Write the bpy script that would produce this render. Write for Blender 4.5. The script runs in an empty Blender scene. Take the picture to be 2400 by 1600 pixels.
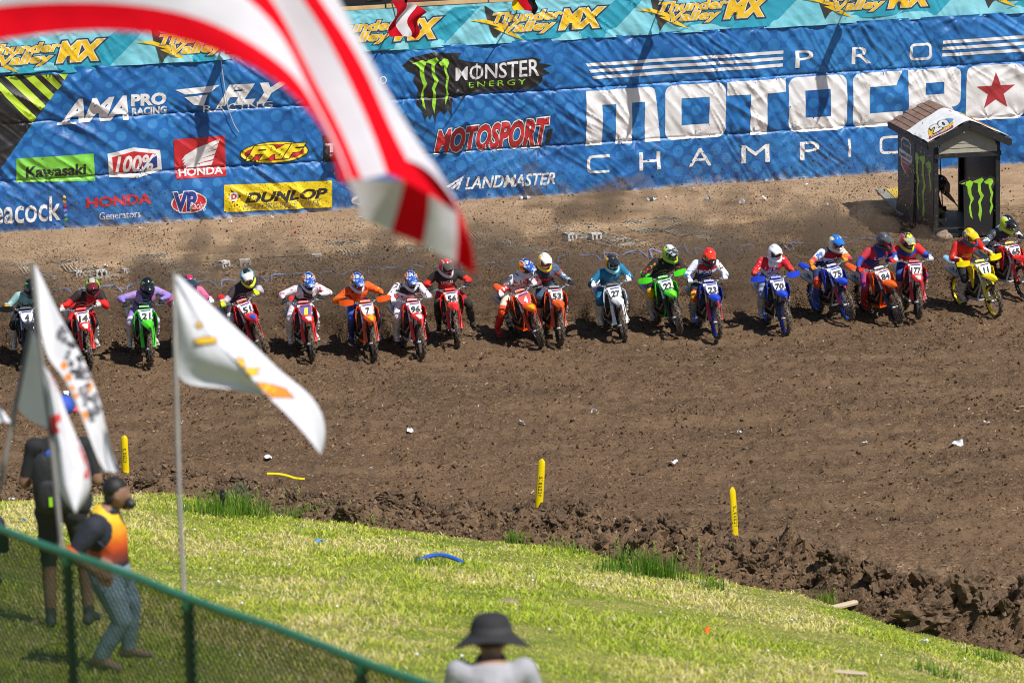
import bpy, bmesh, math, random
import numpy as np
from mathutils import Vector, Matrix, Euler
from mathutils.bvhtree import BVHTree

random.seed(7)
SC = bpy.context.scene
COL = SC.collection
R_ = math.radians

# ------------------------------------------------------------------ camera
CAM_Z, PITCH, ROLL, FPX = 15.3, 12.0, -1.5, 9000.0
cam_data = bpy.data.cameras.new('camera')
cam = bpy.data.objects.new('camera', cam_data)
COL.objects.link(cam)
CAMR = Euler((R_(90 - PITCH), 0, 0)).to_matrix() @ Matrix.Rotation(R_(ROLL), 3, 'Z')
cam.matrix_world = Matrix.Translation((0, 0, CAM_Z)) @ CAMR.to_4x4()
cam_data.sensor_width = 36
cam_data.lens = FPX / 2400 * 36
cam_data.clip_start, cam_data.clip_end = 0.5, 3000
cam_data.dof.use_dof = True
cam_data.dof.focus_distance = 75.5
cam_data.dof.aperture_fstop = 3.2
SC.camera = cam

# ------------------------------------------------------------------ light
SUN_DIR = Vector((0.40, -0.40, 0.83)).normalized()
world = bpy.data.worlds.new('World')
SC.world = world
world.use_nodes = True
wn = world.node_tree
for n in list(wn.nodes):
    wn.nodes.remove(n)
wo = wn.nodes.new('ShaderNodeOutputWorld')
wb = wn.nodes.new('ShaderNodeBackground')
sk = wn.nodes.new('ShaderNodeTexSky')
sk.sky_type = 'NISHITA'
sk.sun_disc = False
sk.sun_elevation = math.asin(SUN_DIR.z)
sk.sun_rotation = math.atan2(SUN_DIR.x, SUN_DIR.y)
sk.altitude = 1800
wb.inputs[1].default_value = 0.085
wn.links.new(sk.outputs[0], wb.inputs[0])
wn.links.new(wb.outputs[0], wo.inputs[0])
sun_data = bpy.data.lights.new('sun', 'SUN')
sun_data.energy = 4.6
sun_data.angle = R_(0.53)
sun_data.color = (1.0, 0.955, 0.90)
sun = bpy.data.objects.new('sun', sun_data)
COL.objects.link(sun)
sun.location = (20, -20, 60)
sun.rotation_euler = (-SUN_DIR).to_track_quat('-Z', 'Y').to_euler()

SC.view_settings.view_transform = 'Standard'
SC.view_settings.look = 'None'
SC.view_settings.exposure = 0.22
SC.view_settings.gamma = 1.0
SC.view_settings.use_curve_mapping = False
SC.render.engine = 'CYCLES'
SC.cycles.use_denoising = True
SC.cycles.filter_width = 1.0
SC.cycles.max_bounces = 6
SC.cycles.transparent_max_bounces = 8

# ------------------------------------------------------------------ helpers
def ray(px, py):
    v = CAMR @ Vector(((px - 1200) / FPX, -(py - 800) / FPX, -1.0))
    return v

CAMP = Vector((0, 0, CAM_Z))

def onz(px, py, z=0.0):
    v = ray(px, py)
    return CAMP + v * ((z - CAM_Z) / v.z)

def aty(px, py, y):
    v = ray(px, py)
    return CAMP + v * (y / v.y)

def to_px(p):
    q = CAMR.transposed() @ (Vector(p) - CAMP)
    return (1200 + FPX * q.x / -q.z, 800 - FPX * q.y / -q.z)

def lin(h):
    h = h.lstrip('#')
    o = []
    for i in (0, 2, 4):
        c = int(h[i:i + 2], 16) / 255
        o.append(c / 12.92 if c <= 0.04045 else ((c + 0.055) / 1.055) ** 2.4)
    return tuple(o)

_rt = np.random.RandomState(3).rand(256, 256)

def vnoise(x, y, seed=0):
    x = np.asarray(x, float) + seed * 17.31
    y = np.asarray(y, float) + seed * 7.77
    xi = np.floor(x).astype(int)
    yi = np.floor(y).astype(int)
    fx = x - xi
    fy = y - yi
    fx = fx * fx * (3 - 2 * fx)
    fy = fy * fy * (3 - 2 * fy)
    a = _rt[xi & 255, yi & 255]
    b = _rt[(xi + 1) & 255, yi & 255]
    c = _rt[xi & 255, (yi + 1) & 255]
    d = _rt[(xi + 1) & 255, (yi + 1) & 255]
    return (a * (1 - fx) + b * fx) * (1 - fy) + (c * (1 - fx) + d * fx) * fy

def fbm(x, y, seed=0, oct=4):
    s = 0
    a = 0.5
    for i in range(oct):
        s = s + a * vnoise(np.asarray(x) * 2 ** i, np.asarray(y) * 2 ** i, seed + i * 3)
        a *= 0.5
    return s

# ---- materials
_mats = {}

def mat(name, color, rough=0.6, metal=0.0, vary=0.12, vscale=6.0, bump=0.0, bscale=30.0, dirt=None,
        dirt_amt=0.0, dirt_scale=8.0, coat=0.0, trans=0.0, spec=0.5, attr=None, coords='Object', pat=None):
    if name in _mats:
        return _mats[name]
    m = bpy.data.materials.new(name)
    m.use_nodes = True
    nt = m.node_tree
    b = nt.nodes['Principled BSDF']
    out = nt.nodes['Material Output']
    if isinstance(color, str):
        color = lin(color)
    b.inputs['Roughness'].default_value = rough
    b.inputs['Metallic'].default_value = metal
    b.inputs['Specular IOR Level'].default_value = spec
    if coat:
        b.inputs['Coat Weight'].default_value = coat
        b.inputs['Coat Roughness'].default_value = 0.15
    tc = nt.nodes.new('ShaderNodeTexCoord')
    co = tc.outputs[coords] if coords != 'World' else nt.nodes.new('ShaderNodeNewGeometry').outputs['Position']
    col = None
    if attr:
        at = nt.nodes.new('ShaderNodeAttribute')
        at.attribute_name = attr
        col = at.outputs['Color']
    else:
        rgb = nt.nodes.new('ShaderNodeRGB')
        rgb.outputs[0].default_value = (*color, 1)
        col = rgb.outputs[0]
    if pat:
        nz = nt.nodes.new('ShaderNodeTexNoise')
        nz.inputs['Scale'].default_value = pat[1]
        nz.inputs['Detail'].default_value = 1.5
        nz.inputs['Distortion'].default_value = 1.2
        nt.links.new(co, nz.inputs['Vector'])
        mr = nt.nodes.new('ShaderNodeMapRange')
        mr.inputs['From Min'].default_value = pat[2]
        mr.inputs['From Max'].default_value = pat[2] + 0.015
        nt.links.new(nz.outputs['Fac'], mr.inputs['Value'])
        mx = nt.nodes.new('ShaderNodeMix')
        mx.data_type = 'RGBA'
        nt.links.new(mr.outputs[0], mx.inputs['Factor'])
        nt.links.new(col, mx.inputs['A'])
        mx.inputs['B'].default_value = (*lin(pat[0]), 1)
        col = mx.outputs['Result']
    if vary:
        nz = nt.nodes.new('ShaderNodeTexNoise')
        nz.inputs['Scale'].default_value = vscale
        nz.inputs['Detail'].default_value = 4
        nt.links.new(co, nz.inputs['Vector'])
        mr = nt.nodes.new('ShaderNodeMapRange')
        mr.inputs['From Min'].default_value = 0.3
        mr.inputs['From Max'].default_value = 0.7
        mr.inputs['To Min'].default_value = 1 - vary
        mr.inputs['To Max'].default_value = 1 + vary
        nt.links.new(nz.outputs['Fac'], mr.inputs['Value'])
        mx = nt.nodes.new('ShaderNodeVectorMath')
        mx.operation = 'SCALE'
        nt.links.new(col, mx.inputs[0])
        nt.links.new(mr.outputs[0], mx.inputs['Scale'])
        col = mx.outputs[0]
    if dirt is not None:
        nz = nt.nodes.new('ShaderNodeTexNoise')
        nz.inputs['Scale'].default_value = dirt_scale
        nz.inputs['Detail'].default_value = 6
        nz.inputs['Roughness'].default_value = 0.7
        nt.links.new(co, nz.inputs['Vector'])
        mr = nt.nodes.new('ShaderNodeMapRange')
        mr.inputs['From Min'].default_value = 0.62 - dirt_amt * 0.35
        mr.inputs['From Max'].default_value = 0.80 - dirt_amt * 0.2
        nt.links.new(nz.outputs['Fac'], mr.inputs['Value'])
        mx = nt.nodes.new('ShaderNodeMix')
        mx.data_type = 'RGBA'
        nt.links.new(mr.outputs[0], mx.inputs['Factor'])
        nt.links.new(col, mx.inputs['A'])
        mx.inputs['B'].default_value = (*(lin(dirt) if isinstance(dirt, str) else dirt), 1)
        col = mx.outputs['Result']
    nt.links.new(col, b.inputs['Base Color'])
    if bump:
        nz = nt.nodes.new('ShaderNodeTexNoise')
        nz.inputs['Scale'].default_value = bscale
        nz.inputs['Detail'].default_value = 5
        nt.links.new(co, nz.inputs['Vector'])
        bp = nt.nodes.new('ShaderNodeBump')
        bp.inputs['Strength'].default_value = 1.0
        bp.inputs['Distance'].default_value = bump
        nt.links.new(nz.outputs['Fac'], bp.inputs['Height'])
        nt.links.new(bp.outputs[0], b.inputs['Normal'])
    if trans:
        tr = nt.nodes.new('ShaderNodeBsdfTranslucent')
        nt.links.new(col, tr.inputs['Color'])
        ms = nt.nodes.new('ShaderNodeMixShader')
        ms.inputs[0].default_value = trans
        nt.links.new(b.outputs[0], ms.inputs[1])
        nt.links.new(tr.outputs[0], ms.inputs[2])
        nt.links.new(ms.outputs[0], out.inputs['Surface'])
    _mats[name] = m
    return m

# ---- objects
def tag(o, label=None, cat=None, group=None, kind=None):
    if label:
        o['label'] = label
    if cat:
        o['category'] = cat
    if group:
        o['group'] = group
    if kind:
        o['kind'] = kind
    return o

def empty(name, loc=(0, 0, 0), rot=None, parent=None):
    o = bpy.data.objects.new(name, None)
    COL.objects.link(o)
    o.location = loc
    o.empty_display_size = 0.1
    if rot is not None:
        o.rotation_euler = rot
    if parent:
        o.parent = parent
    return o

def link(name, mesh, mats=None, parent=None):
    """One mesh object; materials go on the object so that meshes can be shared."""
    o = bpy.data.objects.new(name, mesh)
    COL.objects.link(o)
    if mats is not None:
        if not isinstance(mats, (list, tuple)):
            mats = [mats]
        while len(mesh.materials) < len(mats):
            mesh.materials.append(None)
        for i, m in enumerate(mats):
            o.material_slots[i].link = 'OBJECT'
            o.material_slots[i].material = m
    if parent is not None:
        o.parent = parent
    return o

def np_mesh(name, verts, faces, smooth=True):
    """verts (n,3) array, faces (m,k) array of equal size k."""
    verts = np.asarray(verts, np.float32)
    faces = np.asarray(faces, np.int32)
    me = bpy.data.meshes.new(name)
    m, k = faces.shape
    me.vertices.add(len(verts))
    me.vertices.foreach_set('co', verts.ravel())
    me.loops.add(m * k)
    me.loops.foreach_set('vertex_index', faces.ravel())
    me.polygons.add(m)
    me.polygons.foreach_set('loop_start', np.arange(0, m * k, k, dtype=np.int32))
    me.polygons.foreach_set('use_smooth', np.full(m, smooth, bool))
    me.update(calc_edges=True)
    return me

def grid_faces(nu, nv, close_u=False):
    i = np.arange(nu if close_u else nu - 1)
    j = np.arange(nv - 1)
    I, J = np.meshgrid(i, j, indexing='ij')
    a = (I % nu) * nv + J
    b = ((I + 1) % nu) * nv + J
    return np.stack([a, b, b + 1, a + 1], -1).reshape(-1, 4)

class MB:
    def __init__(s):
        s.v, s.f, s.mi = [], [], []

    def add(s, vs, fs, m=0):
        o = len(s.v)
        s.v += [tuple(p) for p in vs]
        s.f += [tuple(i + o for i in f) for f in fs]
        s.mi += [m] * len(fs)
        return s

    def box(s, c, size, rot=None, m=0, taper=(1, 1)):
        c = Vector(c)
        hx, hy, hz = size[0] / 2, size[1] / 2, size[2] / 2
        vs = []
        for z in (-1, 1):
            tx, ty = (taper if z > 0 else (1, 1))
            for x, y in ((-1, -1), (1, -1), (1, 1), (-1, 1)):
                p = Vector((x * hx * tx, y * hy * ty, z * hz))
                if rot is not None:
                    p = rot @ p
                vs.append(c + p)
        return s.add(vs, [(3, 2, 1, 0), (4, 5, 6, 7), (0, 1, 5, 4), (1, 2, 6, 5), (2, 3, 7, 6), (3, 0, 4, 7)], m)

    def beam(s, a, b, w, h, m=0, up=(0, 0, 1)):
        a, b = Vector(a), Vector(b)
        d = (b - a)
        L = d.length
        x = d.normalized()
        y = Vector(up).cross(x)
        if y.length < 1e-5:
            y = Vector((0, 1, 0))
        y.normalize()
        z = x.cross(y)
        rot = Matrix((x, y, z)).transposed()
        return s.box((a + b) / 2, (L, w, h), rot, m)

    def tube(s, pts, r, n=8, m=0, closed=False, sq=None):
        pts = [Vector(p) for p in pts]
        k = len(pts)
        rs = r if isinstance(r, (list, tuple)) else [r] * k
        vs, fs = [], []
        prev = None
        for i, p in enumerate(pts):
            if closed:
                t = pts[(i + 1) % k] - pts[i - 1]
            else:
                t = pts[min(i + 1, k - 1)] - pts[max(i - 1, 0)]
            t.normalize()
            if prev is None:
                a = Vector((0, 0, 1)) if abs(t.z) < 0.9 else Vector((1, 0, 0))
                n1 = (a - t * a.dot(t)).normalized()
            else:
                n1 = (prev - t * prev.dot(t)).normalized()
            prev = n1
            n2 = t.cross(n1)
            for j in range(n):
                a = 2 * math.pi * j / n
                vs.append(p + (n1 * math.cos(a) + n2 * math.sin(a) * (sq or 1)) * rs[i])
        kk = k if closed else k - 1
        for i in range(kk):
            for j in range(n):
                a, b = i * n + j, i * n + (j + 1) % n
                c, d = ((i + 1) % k) * n + (j + 1) % n, ((i + 1) % k) * n + j
                fs.append((a, b, c, d))
        if not closed:
            fs.append(tuple(range(n - 1, -1, -1)))
            fs.append(tuple((k - 1) * n + j for j in range(n)))
        return s.add(vs, fs, m)

    def lathe(s, prof, n, frame, m=0, caps=True):
        """prof [(radius, height)], frame = 4x4 matrix whose z is the axis."""
        vs, fs = [], []
        for r, h in prof:
            for j in range(n):
                a = 2 * math.pi * j / n
                vs.append(frame @ Vector((r * math.cos(a), r * math.sin(a), h)))
        k = len(prof)
        for i in range(k - 1):
            for j in range(n):
                fs.append((i * n + j, i * n + (j + 1) % n, (i + 1) * n + (j + 1) % n, (i + 1) * n + j))
        if caps:
            fs.append(tuple(range(n - 1, -1, -1)))
            fs.append(tuple((k - 1) * n + j for j in range(n)))
        return s.add(vs, fs, m)

    def ell(s, c, r, nu=14, nv=9, rot=None, m=0, fn=None):
        c = Vector(c)
        vs, fs = [], []
        for i in range(nv + 1):
            ph = math.pi * i / nv - math.pi / 2
            for j in range(nu):
                th = 2 * math.pi * j / nu
                p = Vector((math.cos(ph) * math.cos(th), math.cos(ph) * math.sin(th), math.sin(ph)))
                if fn:
                    p = Vector(fn(p))
                p = Vector((p.x * r[0], p.y * r[1], p.z * r[2]))
                if rot is not None:
                    p = rot @ p
                vs.append(c + p)
        for i in range(nv):
            for j in range(nu):
                fs.append((i * nu + j, i * nu + (j + 1) % nu, (i + 1) * nu + (j + 1) % nu, (i + 1) * nu + j))
        return s.add(vs, fs, m)

    def plate(s, pts, off, m=0):
        """closed plate from a 3D outline, thickened by the vector off (or a list of vectors)."""
        n = len(pts)
        pts = [Vector(p) for p in pts]
        offs = off if isinstance(off, list) else [Vector(off)] * n
        vs = pts + [p + Vector(o) for p, o in zip(pts, offs)]
        fs = [tuple(range(n - 1, -1, -1)), tuple(range(n, 2 * n))]
        fs += [(i, (i + 1) % n, n + (i + 1) % n, n + i) for i in range(n)]
        return s.add(vs, fs, m)

    def sheet(s, fn, nu, nv, th, m=0):
        """closed thin shell: fn(u,v)->point, th = thickness vector or normal offset."""
        P = [[Vector(fn(i / (nu - 1), j / (nv - 1))) for j in range(nv)] for i in range(nu)]
        th = Vector(th)
        vs = [p for r in P for p in r] + [p + th for r in P for p in r]
        N = nu * nv
        fs = []
        for i in range(nu - 1):
            for j in range(nv - 1):
                a, b, c, d = i * nv + j, (i + 1) * nv + j, (i + 1) * nv + j + 1, i * nv + j + 1
                fs.append((a, b, c, d))
                fs.append((N + d, N + c, N + b, N + a))
        rim = [i * nv for i in range(nu)] + [(nu - 1) * nv + j for j in range(1, nv)] + \
              [i * nv + nv - 1 for i in range(nu - 2, -1, -1)] + [j for j in range(nv - 2, 0, -1)]
        for k in range(len(rim)):
            a, b = rim[k], rim[(k + 1) % len(rim)]
            fs.append((b, a, N + a, N + b))
        return s.add(vs, fs, m)

    def mesh(s, name, smooth=40):
        me = bpy.data.meshes.new(name)
        me.from_pydata(s.v, [], s.f)
        if max(s.mi, default=0) > 0:
            me.polygons.foreach_set('material_index', s.mi)
        bm = bmesh.new()
        bm.from_mesh(me)
        bmesh.ops.recalc_face_normals(bm, faces=bm.faces)
        bm.to_mesh(me)
        bm.free()
        if smooth:
            me.polygons.foreach_set('use_smooth', [True] * len(me.polygons))
            me.set_sharp_from_angle(angle=R_(smooth))
        me.update()
        return me

    def build(s, name, mats=None, parent=None, smooth=40):
        return link(name, s.mesh(name, smooth), mats, parent)

def rot_to(x_axis, up=(0, 0, 1)):
    x = Vector(x_axis).normalized()
    y = Vector(up).cross(x).normalized()
    z = x.cross(y)
    return Matrix((x, y, z)).transposed()

# ---- 2D print shapes: text and outlines turned into flat triangles
_tc = {}

def text2d(txt, offset=0.0, shear=0.0, spacing=1.0):
    """(verts (n,2) scaled to a unit box, faces) of a word set in Blender's own font."""
    key = (txt, offset, shear, spacing)
    if key in _tc:
        return _tc[key]
    cu = bpy.data.curves.new('t', 'FONT')
    cu.body = txt
    cu.offset = offset
    cu.shear = shear
    cu.space_character = spacing
    cu.resolution_u = 3
    ob = bpy.data.objects.new('t', cu)
    me = bpy.data.meshes.new_from_object(ob)
    v = np.array([p.co[:2] for p in me.vertices])
    f = [tuple(p.vertices) for p in me.polygons]
    cu2 = None
    bpy.data.objects.remove(ob)
    bpy.data.curves.remove(cu)
    bpy.data.meshes.remove(me)
    _tc[key] = (v, f)
    return _tc[key]

def text_unit(txt, offset=0.0, shear=0.0, spacing=1.0, ref=None):
    """scaled so that the text drawn with offset `ref` fills the unit box."""
    v, f = text2d(txt, offset, shear, spacing)
    r, _ = text2d(txt, ref if ref is not None else offset, shear, spacing)
    lo, hi = r.min(0), r.max(0)
    return (v - lo) / (hi - lo), f

def shape2d(loops):
    """filled 2D outline(s); inner loops become holes."""
    cu = bpy.data.curves.new('s', 'CURVE')
    cu.dimensions = '2D'
    cu.fill_mode = 'BOTH'
    for lp in loops:
        sp = cu.splines.new('POLY')
        sp.points.add(len(lp) - 1)
        for p, q in zip(sp.points, lp):
            p.co = (q[0], q[1], 0, 1)
        sp.use_cyclic_u = True
    ob = bpy.data.objects.new('s', cu)
    me = bpy.data.meshes.new_from_object(ob)
    v = np.array([p.co[:2] for p in me.vertices])
    f = [tuple(p.vertices) for p in me.polygons]
    bpy.data.objects.remove(ob)
    bpy.data.curves.remove(cu)
    bpy.data.meshes.remove(me)
    return v, f
# ================================================================== SETTING
# wall line (the banners hang on it) in ground coordinates
W0 = onz(0, 555)
W1 = onz(2400, 392)
EU = (W1 - W0)
WL = EU.length
EU.normalize()
EN = Vector((EU.y, -EU.x, 0))          # points to the track

def wall_uv(px, py):
    v = ray(px, py)
    t = (W0 - CAMP).dot(EN) / v.dot(EN)
    p = CAMP + v * t
    return ((p - W0).dot(EU), p.z)

def wall_pt(u, v, d=0.0):
    return W0 + EU * u + EN * d + Vector((0, 0, v))

TOE = [onz(px, py) for px, py in ((-1500, 1160), (0, 1170), (420, 1166), (640, 1205), (1040, 1252), (1300, 1290), (1560, 1335), (1900, 1408), (2120, 1480), (2400, 1535), (3600, 1800))]
TOEX, TOEY = [p.x for p in TOE], [p.y for p in TOE]

def ytoe(x):
    x = np.asarray(x, float)
    return np.interp(x, TOEX, TOEY) + 0.8 * (fbm(x * 0.6, x * 0 + 3.3, 5) - 0.47)

HS = 0.222

def hill(x, y):
    s = ytoe(x) - np.asarray(y, float)
    dip = 0.52 * np.exp(-(np.asarray(x) / 1.6) ** 2 - ((np.asarray(y, float) - 20.3) / 2.2) ** 2)
    return HS * np.maximum(0, s) - dip + 0.05 * (fbm(np.asarray(x) * 0.6, np.asarray(y) * 0.6, 9) - 0.5) * np.clip(s, 0, 1)

def wall_dist(x, y):
    """metres in front of the banner wall"""
    return (np.asarray(x) - W0.x) * EN.x + (np.asarray(y) - W0.y) * EN.y

STEP = 4.6      # distance of the pad's front edge from the wall

def dirt_z(x, y):
    x = np.asarray(x, float)
    y = np.asarray(y, float)
    s = y - ytoe(x)
    wd = wall_dist(x, y)
    z = 0.10 * (fbm(x * 0.25, y * 0.25, 1) - 0.5)
    soil = np.clip((wd - STEP - 0.4) / 1.5, 0, 1)
    rough = 0.30 + 0.70 * soil
    f = fbm(x * 2.2, y * 2.2, 2, 5)
    z = z + rough * 0.13 * (f - 0.5)
    l = vnoise(x * 6.1, y * 6.1, 4)
    z = z + rough * 0.075 * np.maximum(0, l - 0.58) / 0.42
    l = vnoise(x * 11.0 + 5, y * 11.0, 8)
    z = z + rough * 0.050 * (l - 0.5)
    # berm of clods between soil and grass
    rightness = np.clip((x + 3) / 10, 0, 1)
    w = 0.75 + 0.5 * rightness
    env = np.exp(-np.abs((s - 0.65 - 0.5 * rightness) / (w * 0.85)) ** 2.4)
    lum = fbm(x * 1.6, y * 1.1, 11, 4)
    lum2 = np.abs(vnoise(x * 3.3, y * 2.4, 13) - 0.5) * 2
    z = z + env * (0.05 + 0.75 * np.maximum(0, lum - 0.34) + 0.20 * lum2 + 0.20 * (vnoise(x * 6, y * 5, 15) - .5) + 0.14 * (vnoise(x * 13, y * 10, 16) - .5)) * (0.42 + 1.15 * rightness)
    # the ground drops under the grass
    z = np.where(s < 0, z * np.clip(1 + s / 0.8, 0, 1) + np.minimum(0, s) * 0.25, z)
    z = z + np.where(wd < STEP, 0.12 * np.clip((STEP - wd) / 0.12, 0, 1), 0)
    return z

# -------- dirt track
def ramp_mat(name, nodes_fn):
    m = bpy.data.materials.new(name)
    m.use_nodes = True
    nodes_fn(m.node_tree, m.node_tree.nodes['Principled BSDF'])
    return m

def N(nt, t, **k):
    n = nt.nodes.new('ShaderNode' + t)
    for a, b in k.items():
        setattr(n, a, b)
    return n

def noise(nt, co, scale, detail=4, rough=0.5):
    n = N(nt, 'TexNoise')
    n.inputs['Scale'].default_value = scale
    n.inputs['Detail'].default_value = detail
    n.inputs['Roughness'].default_value = rough
    nt.links.new(co, n.inputs['Vector'])
    return n.outputs['Fac']

def maprange(nt, v, a, b, c=0.0, d=1.0):
    n = N(nt, 'MapRange')
    for nm, x in zip(('From Min', 'From Max', 'To Min', 'To Max'), (a, b, c, d)):
        n.inputs[nm].default_value = x
    nt.links.new(v, n.inputs['Value'])
    return n.outputs[0]

def mix(nt, f, a, b):
    n = N(nt, 'Mix', data_type='RGBA')
    for s, v in (('Factor', f), ('A', a), ('B', b)):
        if isinstance(v, (tuple, list)):
            n.inputs[s].default_value = (*v[:3], 1)
        elif isinstance(v, (int, float)):
            n.inputs[s].default_value = v
        else:
            nt.links.new(v, n.inputs[s])
    return n.outputs['Result']

def math_(nt, op, a, b=None):
    n = N(nt, 'Math', operation=op)
    for i, v in enumerate((a, b)):
        if v is None:
            continue
        if isinstance(v, (int, float)):
            n.inputs[i].default_value = v
        else:
            nt.links.new(v, n.inputs[i])
    return n.outputs[0]

SOIL = (0.100, 0.060, 0.032)

def soil_nodes(nt, b):
    pos = N(nt, 'NewGeometry').outputs['Position']
    at = N(nt, 'Attribute')
    at.attribute_name = 'pad'
    pad = at.outputs['Fac']
    n1 = noise(nt, pos, 0.35, 4)
    n2 = noise(nt, pos, 7.0, 6, 0.7)
    n3 = noise(nt, pos, 26.0, 4, 0.6)
    c = mix(nt, maprange(nt, n1, 0.35, 0.65), tuple(x * 0.66 for x in SOIL), tuple(x * 1.42 for x in SOIL))
    c = mix(nt, maprange(nt, n2, 0.30, 0.72, 0, 0.85), c, (0.175, 0.112, 0.066))
    c = mix(nt, maprange(nt, n3, 0.56, 0.70, 0, 0.9), c, (0.30, 0.21, 0.13))
    c = mix(nt, maprange(nt, n3, 0.46, 0.34, 0, 0.85), c, (0.030, 0.020, 0.013))
    wv = N(nt, 'Mapping')
    wv.inputs['Rotation'].default_value = (0, 0, 0.22)
    wv.inputs['Scale'].default_value = (0.25, 1.6, 1)
    nt.links.new(pos, wv.inputs['Vector'])
    c = mix(nt, maprange(nt, noise(nt, wv.outputs[0], 0.8, 4, 0.6), 0.48, 0.66, 0, 0.60), c, (0.21, 0.135, 0.078))
    # dry tan hardpack in front of the banners
    t1 = noise(nt, pos, 1.1, 6, 0.6)
    tan = mix(nt, maprange(nt, t1, 0.35, 0.65), (0.31, 0.205, 0.120), (0.42, 0.29, 0.178))
    tan = mix(nt, maprange(nt, n2, 0.58, 0.70, 0, 0.6), tan, (0.20, 0.13, 0.08))
    k = math_(nt, 'ADD', pad, maprange(nt, n2, 0.3, 0.7, -0.28, 0.28))
    c = mix(nt, maprange(nt, k, 0.3, 0.7), c, tan)
    nt.links.new(c, b.inputs['Base Color'])
    b.inputs['Roughness'].default_value = 0.95
    b.inputs['Specular IOR Level'].default_value = 0.15
    bp = N(nt, 'Bump')
    bp.inputs['Distance'].default_value = 0.038
    bp.inputs['Strength'].default_value = 1.0
    h = math_(nt, 'ADD', noise(nt, pos, 17.0, 5, 0.65), math_(nt, 'MULTIPLY', n3, 0.6))
    nt.links.new(h, bp.inputs['Height'])
    nt.links.new(bp.outputs[0], b.inputs['Normal'])

soil_mat = ramp_mat('soil', soil_nodes)

xs = np.arange(-14.2, 14.6, 0.055)
ys = np.arange(46.5, 92.5, 0.072)
X, Y = np.meshgrid(xs, ys, indexing='ij')
Z = dirt_z(X, Y)
me = np_mesh('dirt_track', np.stack([X, Y, Z], -1).reshape(-1, 3), grid_faces(len(xs), len(ys)))
wd = wall_dist(X, Y)
pad = np.clip(1.35 - (wd - 1.0) / 6.2 + 0.5 * (fbm(X * 0.5, Y * 0.5, 21) - 0.5), 0, 1)
pad = np.where(wd < STEP, np.maximum(pad, 0.9), np.minimum(pad, 0.50 - 0.05 * (wd - STEP)))
pad = np.where(Y - ytoe(X) < 12, 0.26 * np.clip(1 - np.abs(Y - ytoe(X) - 3.2) / 2.2, 0, 1) * np.clip((X - 3) / 3, 0, 1) * 1.9, pad)
at = me.attributes.new('pad', 'FLOAT', 'POINT')
at.data.foreach_set('value', pad.astype(np.float32).ravel())
tag(link('dirt_track', me, soil_mat), 'dark tilled soil of the start straight', kind='structure')

# wide ground sheet out to the horizon
far_mat = mat('dry_ground', (0.24, 0.17, 0.10), 0.95, vary=0.25, vscale=0.2, coords='World')
me = np_mesh('ground', [(-1500, -1500, -0.6), (1500, -1500, -0.6), (1500, 1500, -0.6), (-1500, 1500, -0.6)], [(0, 1, 2, 3)])
tag(link('ground', me, far_mat), 'dry open ground around the track', kind='structure')

# -------- grassy hillside: turf sheet
xs = np.arange(-16, 16.1, 0.16)
ss = np.concatenate([np.arange(-0.6, 40, 0.22), np.arange(40, 75, 1.5)])
X, S = np.meshgrid(xs, ss, indexing='ij')
Y = ytoe(X) - S
Z = np.where(S < 0, -0.12 + S * 0.1, hill(X, Y) - 0.015)
turf_mat = ramp_mat('turf', lambda nt, b: None)
def turf_nodes(nt, b):
    pos = N(nt, 'NewGeometry').outputs['Position']
    n1 = noise(nt, pos, 0.9, 5, 0.6)
    n2 = noise(nt, pos, 14, 4)
    c = mix(nt, maprange(nt, n1, 0.38, 0.6), (0.17, 0.21, 0.035), (0.36, 0.31, 0.10))
    c = mix(nt, maprange(nt, n2, 0.4, 0.62, 0, 0.7), c, (0.11, 0.15, 0.025))
    nt.links.new(c, b.inputs['Base Color'])
    b.inputs['Roughness'].default_value = 0.9
    b.inputs['Specular IOR Level'].default_value = 0.1
turf_nodes(turf_mat.node_tree, turf_mat.node_tree.nodes['Principled BSDF'])
me = np_mesh('grass_hillside', np.stack([X, Y, Z], -1).reshape(-1, 3), grid_faces(len(xs), len(ss))[:, ::-1])
tag(link('grass_hillside', me, turf_mat), 'grassy slope above the track', kind='structure')
# -------- banner wall
ROW = [0.0, wall_uv(1200, 346)[1], wall_uv(1200, 215)[1], wall_uv(1200, 100)[1]]
TQ0, TQ1 = wall_uv(1200, 99)[1], wall_uv(1200, 3)[1]
UA, UB = -3.0, WL + 3.0
TIE = 0.92

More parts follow.
